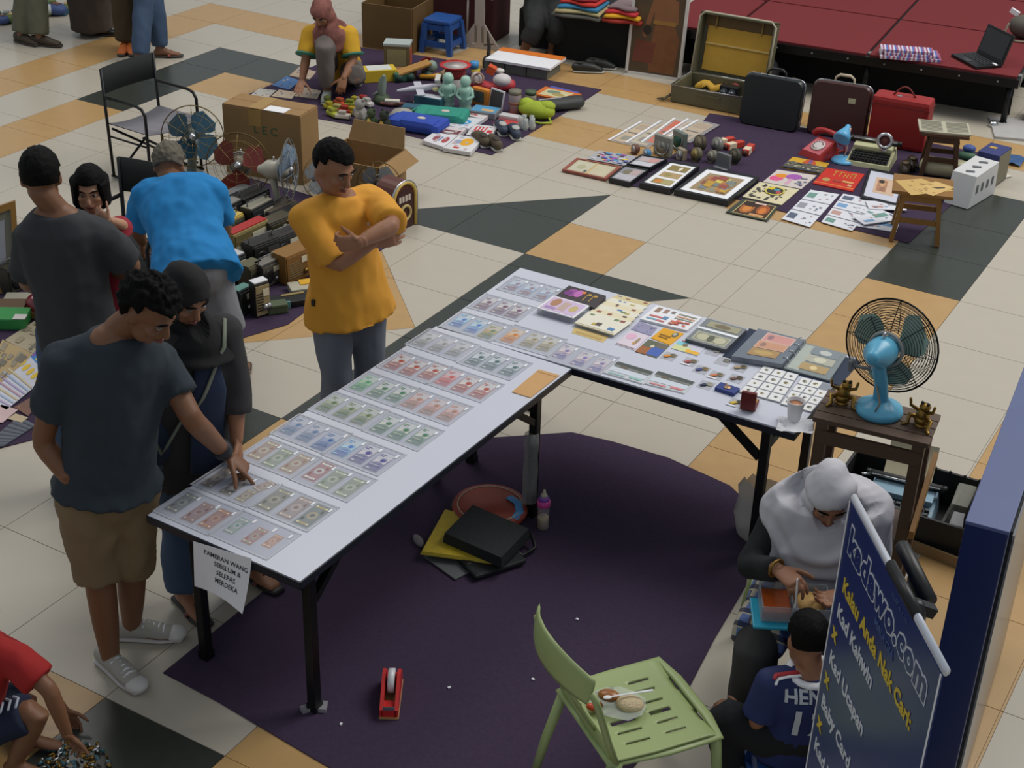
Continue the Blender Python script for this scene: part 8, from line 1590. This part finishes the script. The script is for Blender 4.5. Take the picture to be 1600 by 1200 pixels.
pl_ = p.J['pel']; p.set(hL=pl_ + RH * .07, hR=pl_ - RH * .07, kL=pl_ + RH * .2 + TOWARD * .16 - UP * .02, kR=pl_ - RH * .26 + TOWARD * .12, aL=pl_ + RH * .21 + TOWARD * .22 - UP * .2, aR=pl_ - RH * .28 + TOWARD * .16 - UP * .22, tL=pl_ + RH * .24 + TOWARD * .3 - UP * .24, tR=pl_ - RH * .28 + TOWARD * .28 - UP * .26)
p.hf = mixd(.12, 1) - UP * .18; p.hn = 1.36; p.hands = {'L': (mixd(-.7, .1) + UP * .6, mixd(-.2, -1), UP, (.7, .7, .7, .7)), 'R': (mixd(-.6, .7) - UP * .1, -UP, RH, (.6, .6, .6, .6))}
p.fin(); p.body(vox=.0075); p.face(); p.hair('bob', vol=1.06, mess=.03); p.top(M('red_dress', (150, 34, 50), .85, var=.1), .8, -.14, .014, .004, 'dress', flare=.05, vox=.009)
# 5 -- person bending in blue
B = P(345, 597, 0); p = Person('grey haired person in a bright blue shirt bending over the radios', B, mixd(-.12, -1), 1.62, SKIN2)
p.set(pel=K(300, 402, B, -.02), nek=K(273, 285, B, -.42), hd=K(264, 262, B, -.52), sL=K(228, 306, B, -.36), sR=K(333, 300, B, -.34), eL=K(214, 358, B, -.44), wL=K(222, 378, B, -.60), eR=K(350, 350, B, -.42), wR=K(352, 372, B, -.58), kR=K(352, 492, B, .04), aR=K(374, 578, B, .0), kL=K(278, 490, B, .02), aL=K(288, 575, B, .0))
for k in 'RL': a = p.J['a' + k]; a.z = .075; p.J['t' + k] = a + FH * .17 - UP * .045
p.hf = mixd(-.1, -.7) - UP * .75; p.hands = {'R': (-UP + FH * .3, -RH, FH, (.4, .4, .4, .4)), 'L': (-UP + FH * .3, RH, FH, (.4, .4, .4, .4))}
p.wid = 1.1; p.fat = 1.08; p.fin(); p.body(vox=.0095); p.face(); p.hair('short', M('grey_hair', (104, 99, 88), .8, var=.45, scale=50, bump=.5, spec=.2), 1.13, .13); p.top(M('bright_blue_tee', (16, 122, 186), .85, var=.06, scale=4), .85, -.17, .020, .015, flare=.03); p.bottom(M('light_grey_denim', (128, 130, 136), .9, var=.1), 1.25, .022, .007, 'trousers', .02)
for k in 'RL': p.shoe(k, C(110, 84, 70), C(60, 52, 46), name='sandal', sandal=True)
# 6 -- boy at the lower left corner
B = P(8, 1196, 0); p = Person('boy in a red shirt and navy shorts squatting at the lower left corner', B, mixd(.9, .45), 1.25, SKIN2)
p.set(pel=K(-52, 1128, B, -.05), nek=K(-22, 1002, B, .0), hd=K(0, 950, B, .05) - RH * .08, sR=K(24, 1030, B, .03), sL=K(-10, 1010, B, -.22), eR=K(78, 1078, B, .08), wR=K(106, 1150, B, .08), eL=K(50, 1050, B, -.25), wL=K(100, 1110, B, -.22), kR=K(62, 1108, B, .0), aR=P(22, 1192, .06), tR=P(60, 1212, .02), kL=K(40, 1090, B, -.25), aL=P(40, 1150, .06), tL=P(75, 1165, .02))
p.hf = mixd(.8, .3) - UP * .6; p.hands = {'R': (P(152, 1178, .05) - p.J['wR'], -UP, FH + RH, (.5, .5, .6, .6), .4), 'L': (-UP + RH * .5, -FH, RH, (.4, .4, .4, .4))}
p.fin(); p.body(vox=.0085); p.face(); p.hair('short', vol=1.03, mess=.05); p.top(M('red_tee', (156, 26, 26), .85, var=.08), .7, -.10, .016, .005, vox=.011)
so_ = p.bottom(M('navy_shorts', (26, 36, 60), .9, var=.1), .85, .022, .006, 'shorts', .02, .011); a, b = p.J['hR'].lerp(p.J['kR'], .45), p.J['hR'].lerp(p.J['kR'], .8)
mb = MB(); 
for k in range(5): q_ = a.lerp(b, k / 4); mb.sweep([q_ + UP * .084 - RH * .02, q_ + UP * .088 + TOWARD * .01, q_ + UP * .076 + TOWARD * .045], .005, None, 6)
p.loc(mb).build('white_print', C(176, 186, 200), so_)
# 7 -- crouching woman
B = P(518, 146, 0); p = Person('woman in a yellow shirt and patterned headscarf crouching on the goods carpet', B, mixd(-.1, 1), 1.55, SKIN)
p.set(pel=K(532, 102, B, -.22), nek=K(512, 46, B, .02), hd=K(503, 20, B, .10), sR=K(486, 54, B, .0), sL=K(545, 54, B, .0), eR=K(478, 92, B, .10), wR=K(472, 126, B, .20), eL=K(552, 92, B, .08), wL=K(537, 122, B, .22), kR=K(506, 66, B, .22), aR=K(511, 136, B, .14), kL=K(556, 118, B, .20), aL=K(560, 112, B, -.25))
p.J['kL'].z = max(.09, p.J['kL'].z); p.J['aR'].z = .07; p.J['aL'].z = .07; p.J['tR'] = p.J['aR'] + TOWARD * .17 - UP * .045; p.J['tL'] = p.J['aL'] - TOWARD * .05 - UP * .04
p.hf = mixd(-.25, .7) - UP * .7; p.hands = {'R': (TOWARD - UP * .55 - RH * .2, -UP, RH, (.1, .1, .1, .1)), 'L': (TOWARD * .4 - UP * .8 - RH * .2, -TOWARD, -RH, (.4, .4, .4, .4))}
p.fin(); p.body(vox=.0095); p.face(); sh_ = p.top(M('yellow_tee', (206, 158, 36), .85, var=.08), .85, -.10, .02, .006); p.bottom(M('grey_trousers', (106, 98, 94), .9, var=.1), 1.9, .022, .006)
for k in 'RL': a, b = p.J['s' + k].lerp(p.J['e' + k], .80), p.J['s' + k].lerp(p.J['e' + k], .88); mb = MB(); mb.sweep([a, b], [.092, .094], None, 16, 0, False); p.loc(mb).build('green_cuff', C(50, 120, 100), sh_)
sc2 = M('patterned_scarf', (134, 84, 76), .9, var=.8, scale=16); p.hijab(sc2, .10, .2, .005, .08, long_=.24)
p.shoe('R', C(140, 146, 140), C(120, 124, 118)); p.shoe('L', C(140, 146, 140), C(120, 124, 118))
# 8 -- seated woman in the grey headscarf
B = V((-1.30, 4.63, 0)); p = Person('woman in a light grey headscarf and black jacket seated and eating from a box', B, (.42, -.907), 1.58, SKIN)
pe = V((B.x, B.y, .53)); p.set(pel=pe, nek=pe + UP * .44 + p.f * .10, hd=K(1296, 775, B, .20), sR=pe + UP * .34 + p.f * .07 - V((-p.f.y, p.f.x, 0)) * .17, sL=pe + UP * .34 + p.f * .07 + V((-p.f.y, p.f.x, 0)) * .165)
p.set(eR=K(1172, 884, B, .16), wR=K(1216, 890, B, .36), eL=K(1352, 880, B, .18), wL=K(1322, 928, B, .38), kR=K(1188, 968, B, .40), kL=K(1290, 985, B, .44))
for k in 'RL': q_ = p.J['k' + k]; q_.z = min(q_.z, .53); p.J['a' + k] = V((q_.x, q_.y, .075)) - p.f * .02; p.J['t' + k] = p.J['a' + k] + p.f * .17 - UP * .045
p.hf = p.f * .82 - UP * .56 + RH * .05; p.hands = {'R': (K(1240, 908, B, .42) - p.J['wR'], -UP * .6 - RH * .2 + FH * .4, RH * .2 + UP + TOWARD * .2, (.5, .6, .7, .7), .5), 'L': (mixd(-.8, .3) - UP * .1, UP - FH * .2, TOWARD, (.4, .4, .4, .4))}
p.fin(); p.body(vox=.0085); p.face(open_=.35)
p.top(M('black_jacket', (24, 26, 29), .85, var=.15), 1.9, -.10, .014, .010, 'jacket', soff=.012, flare=.03); p.bottom(M('grey_slacks', (64, 62, 62), .9, var=.1), 1.92, .03, .006)
mb = MB(); 
for k in 'RL': mb.sweep([pe + p.r * (.07 if k == 'R' else -.07), p.J['h' + k].lerp(p.J['k' + k], .55), p.J['k' + k] - p.f * .0], [(.135, .13), (.115, .112), (.105, .10)], p.r, 16, 0, (True, False))
mb.sweep([pe - UP * .06, pe + UP * .16, pe + UP * .26 + p.f * .03], [(.20, .155), (.185, .15), (.16, .13)], p.r, 18, 0, (True, False)); me = remesh(p.loc(mb), .012, 4, .006); me.materials.clear(); me.materials.append(plaid('plaid_cotton', (96, 116, 170), (30, 34, 62), (196, 186, 160), 13.)); link('plaid_tunic', me, p.root)
p.hijab(M('light_grey_scarf', (196, 194, 200), .85, var=.06, scale=6), .20, .262, .007, .10, long_=.46)
mb = MB(); q_ = p.H(-.06, .09, .10); mb.ell(q_, (.012, .012, .012)); q_ = p.J['sR'] + p.f * .1 + UP * .03; mb.ell(q_, (.013, .013, .013)); p.loc(mb).build('brooch', CHROME, p.root)
for k in 'RL': p.shoe(k, BLACK, BLACK)
a = p.J['wR']; mb = MB(); mb.ring(a + (K(1240, 908, B, .42) - a).normalized() * -.01, .033, .006, (K(1240, 908, B, .42) - a).to_track_quat('Z', 'Y').to_matrix(), 18, 6); p.loc(mb).build('bracelet', BRASS, p.root)
# lunch box on her lap
lb = thing('lunch_box', 'clear food box on a turquoise lid with curry and noodles on the woman lap', 'lunch box', K(1238, 972, B, .40), math.atan2(RH.y, RH.x) - .05); TQ = C(40, 160, 190, rough=.35)
o_ = lb.location; o_.z = max(o_.z, .645)
mb = MB(); mb.box((-.03, .0, .006), (.24, .17, .012), bev=.005); mb.build('lid', TQ, lb); BX = film('box_film', (176, 186, 196), .35, .12)
mb = MB(); mb.box((.0, .02, .016), (.24, .15, .006))
for c_, d2 in (((.0, -.055, .048), (.24, .004, .06)), ((.0, .095, .048), (.24, .004, .06)), ((-.12, .02, .048), (.004, .15, .06)), ((.12, .02, .048), (.004, .15, .06)), ((-.01, .02, .045), (.004, .15, .055))): mb.box(c_, d2)
mb.build('tub', BX, lb); mb = MB(); mb.box((-.065, .02, .036), (.10, .14, .034), bev=.006); mb.build('curry', M('red_curry', (178, 84, 34), .2, var=.35, scale=30), lb)['kind'] = 'stuff'
mb = MB(); mb.ell((.055, .03, .04), (.055, .06, .03)); mb.ell((.08, .0, .05), (.03, .03, .016)); mb.build('noodles', M('noodles', (196, 156, 90), .6, var=.4, scale=60), lb)['kind'] = 'stuff'
a = K(1246, 905, B, .46); b = K(1243, 955, B, .44); tag(MB().sweep([a - a, (b - a) * .7, b - a], [(.003, .005), (.004, .006), (.012, .004)], RH, 8).build('plastic_fork', WHITE, None, a), 'white plastic fork in the hand of the seated woman', 'fork')
# 9 -- boy in the football jersey
B = V((-1.12, 4.02, 0)); p = Person('boy in a navy football jersey sitting on a low blue stool, seen from behind', B, mixd(-.15, -.99), 1.22, SKIN)
pe = V((B.x, B.y, .31)); nk = K(1268, 1050, B, .02); p.set(pel=pe, nek=nk, hd=K(1262, 1002, B, -.02), kL=K(1128, 1118, B, .02), aL=K(1150, 1160, B, -.02), tL=None, kR=pe + RH * .24 + FH * .16 + UP * .06, aR=pe + RH * .14 + FH * .30, tR=None, eL=K(1182, 1130, B, .06), wL=K(1156, 1110, B, -.06), eR=nk + RH * .18 - UP * .2 + FH * .05, wR=nk + RH * .14 - UP * .3 + FH * .22)
for k, dd in (('L', -RH * .6 + FH * .3), ('R', FH)): p.J['a' + k].z = .06; p.J['t' + k] = p.J['a' + k] + dd.normalized() * .13 - UP * .035
p.hf = mixd(-.1, -.9) - UP * .3; p.hn = 1.2; p.hands = {'L': (-RH + FH * .5 + UP * .1, -UP, FH, (.5, .5, .5, .5)), 'R': (FH - UP * .2, -UP, -RH, (.4, .4, .4, .4))}
p.fin(); p.body(vox=.0085); p.face(); p.hair('crop', vol=1.03, mess=.03, mat=HAIRM); NV = M('navy_jersey', (26, 40, 92), .7, var=.08, scale=5)
sh_ = p.top(NV, .85, -.14, .016, .005, 'jersey', vox=.011); p.bottom(M('black_trousers', (22, 24, 27), .9, var=.1), 1.75, .022, .006, vox=.011)
mb = MB(); q_ = [nk + (p.r * math.cos(t) * .075 + p.f * math.sin(t) * .068) + UP * (.004 + .012 * math.sin(t)) for t in [k * 2 * math.pi / 16 for k in range(16)]]; mb.sweep(q_, [(.010, .016)] * 16, UP, 8, 0, False, True); p.loc(mb).build('white_collar', WHITE, sh_)
for k in 'RL':
    a, b = nk.lerp(p.J['s' + k], .35), p.J['s' + k].lerp(p.J['e' + k], .2)
    for j, mt in enumerate((WHITE, C(170, 40, 50))): mb = MB(); bpy.context.view_layer.update(); off_ = p.f * (-.05 + .026 * j) + UP * .08; mid_ = p.J['s' + k]; mb.sweep([sh_.closest_point_on_mesh((a.lerp(mid_, i / 4) if i < 5 else mid_.lerp(b, (i - 4) / 3)) + off_ - p.o)[1] + p.o for i in range(8)], [(.011, .0035)] * 8, p.f, 8); p.loc(mb).build('shoulder_stripe', mt, sh_)
up_ = (nk - pe).normalized(); bk0 = pe.lerp(nk, .56) - p.f * (.098 * p.g + .040); JW = C(190, 196, 204)
for s_, sz_, dz in (('HENRY', .066, .06), ('12', .165, -.085)):
    tx = lettering(s_, sz_, basis(bk0 + up_ * dz - p.o - p.f * .2, p.r, up_), JW, sh_, 'lettering', .002, 'CENTER', 0.); project(tx, sh_, p.f, .005)
t = thing('plastic_stool', 'low blue plastic stool with a red stripe under the boy in the jersey', 'stool', (B.x, B.y, 0), math.atan2(RH.y, RH.x)); plastic_stool(t, .30, .20, DBL); mb = MB(); mb.box((.0, -.128, .17), (.1, .008, .02)); mb.build('red_stripe', C(150, 40, 40), t); mb = MB(); mb.box((-.02, -.131, .185), (.03, .004, .02)); mb.build('white_label', WHITE, t)
# 10 -- people passing at the upper left, and one sitting by the stage
def passer(label, base, f, h, tm, sm, shm, feet, skirt=False, sandal=False, cuff=.02):
    p = Person(label, base, f, h, SKIN2, 'people at the upper left')
    for k, (a, t_) in feet.items(): p.J['a' + k] = a; p.J['t' + k] = a + V(t_).normalized() * .17 - UP * .045; p.J['k' + k] = a.lerp(p.J['pel'], .5) + p.f * .04
    p.fin(); p.body(vox=.012); p.hair('short'); p.face(); p.top(sm, 1.0, -.12, vox=.016); 
    if skirt:
        mb = MB(); o = (p.J['aR'] + p.J['aL']) / 2; o.z = 0; mb.sweep([o + UP * .98, o + UP * .85, o + UP * .5, o + UP * .05], [(.17, .16), (.19, .18), (.19, .19), (.18, .19)], p.r, 22, 0, False); me = remesh(p.loc(mb), .016, 2, .008); me.materials.clear(); me.materials.append(tm); link('skirt', me, p.root)
    else: p.bottom(tm, 1.95, .024, .007, 'trousers', cuff, .015)
    for k in 'RL': p.shoe(k, shm, C(60, 54, 48), sandal=sandal, name='sandal' if sandal else 'shoe')
def A_(px, py): return P(px, py, .075)
passer('person in olive grey trousers and brown shoes walking at the top left', P(54, 60, 0), RH + FH * .1, 1.68, C(96, 96, 80, rough=.9), C(120, 120, 116, rough=.9), C(66, 54, 40), {'R': (A_(62, 58), RH + TOWARD * .2), 'L': (A_(33, 54), RH + TOWARD * .6)})
passer('person in a long dark brown skirt at the top left', P(145, 42, 0), RH, 1.6, C(70, 60, 54, rough=.9), C(60, 56, 54, rough=.9), BLACK, {'R': (A_(150, 42), RH), 'L': (A_(138, 40), RH)}, True)
passer('person in dark trousers standing behind the two walkers', P(180, 20, 0), FH, 1.65, C(50, 46, 42, rough=.9), C(70, 60, 60, rough=.9), BLACK, {'R': (A_(187, 18), FH), 'L': (A_(173, 16), FH)})
passer('person in dark brown trousers and orange shoes', P(200, 74, 0), TOWARD, 1.66, C(70, 58, 40, rough=.9), C(60, 70, 60, rough=.9), C(206, 110, 50), {'R': (A_(196, 66), TOWARD), 'L': (A_(204, 66), TOWARD + RH * .3)})
passer('person in blue jeans and flat red sandals walking', P(234, 80, 0), RH * .8 + TOWARD * .3, 1.6, M('blue_denim'), C(150, 60, 60, rough=.9), C(150, 70, 66), {'R': (A_(218, 90), TOWARD - RH * .4), 'L': (A_(250, 76), RH + FH * .1)}, False, True, .01)
B = P(822, 90, 0); p = Person('barefoot person in dark trousers sitting beside the black table, cut by the top edge', B, mixd(-.35, .94), 1.6, SKIN2); pe = V((B.x, B.y, .46)) + FH * .45 + RH * .15
p.set(pel=pe, nek=pe + UP * .5, hd=pe + UP * .66, kR=K(836, 44, B, .04), aR=K(818, 82, B, .05), kL=K(872, 44, B, -.02), aL=K(862, 84, B, -.1), eR=pe + UP * .25 - RH * .24 + TOWARD * .08, wR=pe + UP * .12 - RH * .12 + TOWARD * .3, eL=pe + UP * .25 + RH * .24 + TOWARD * .08, wL=pe + UP * .12 + RH * .12 + TOWARD * .3)
for k in 'RL': p.J['a' + k].z = .075; p.J['t' + k] = p.J['a' + k] + TOWARD * .17 - RH * .05 - UP * .045
p.fin(); p.body(vox=.012); p.face(); p.hair('short'); p.top(C(40, 42, 46, rough=.9), 1.8, -.1, vox=.016); p.bottom(C(38, 40, 40, rough=.9), 1.62, .03, .008, vox=.015)
t = thing('black_crate', 'black crate used as a seat beside the black table', 'crate', (pe.x, pe.y, 0), .2); mb = MB(); mb.box((0, 0, .17), (.36, .34, .34), bev=.01); mb.build('crate', SKIRT, t)
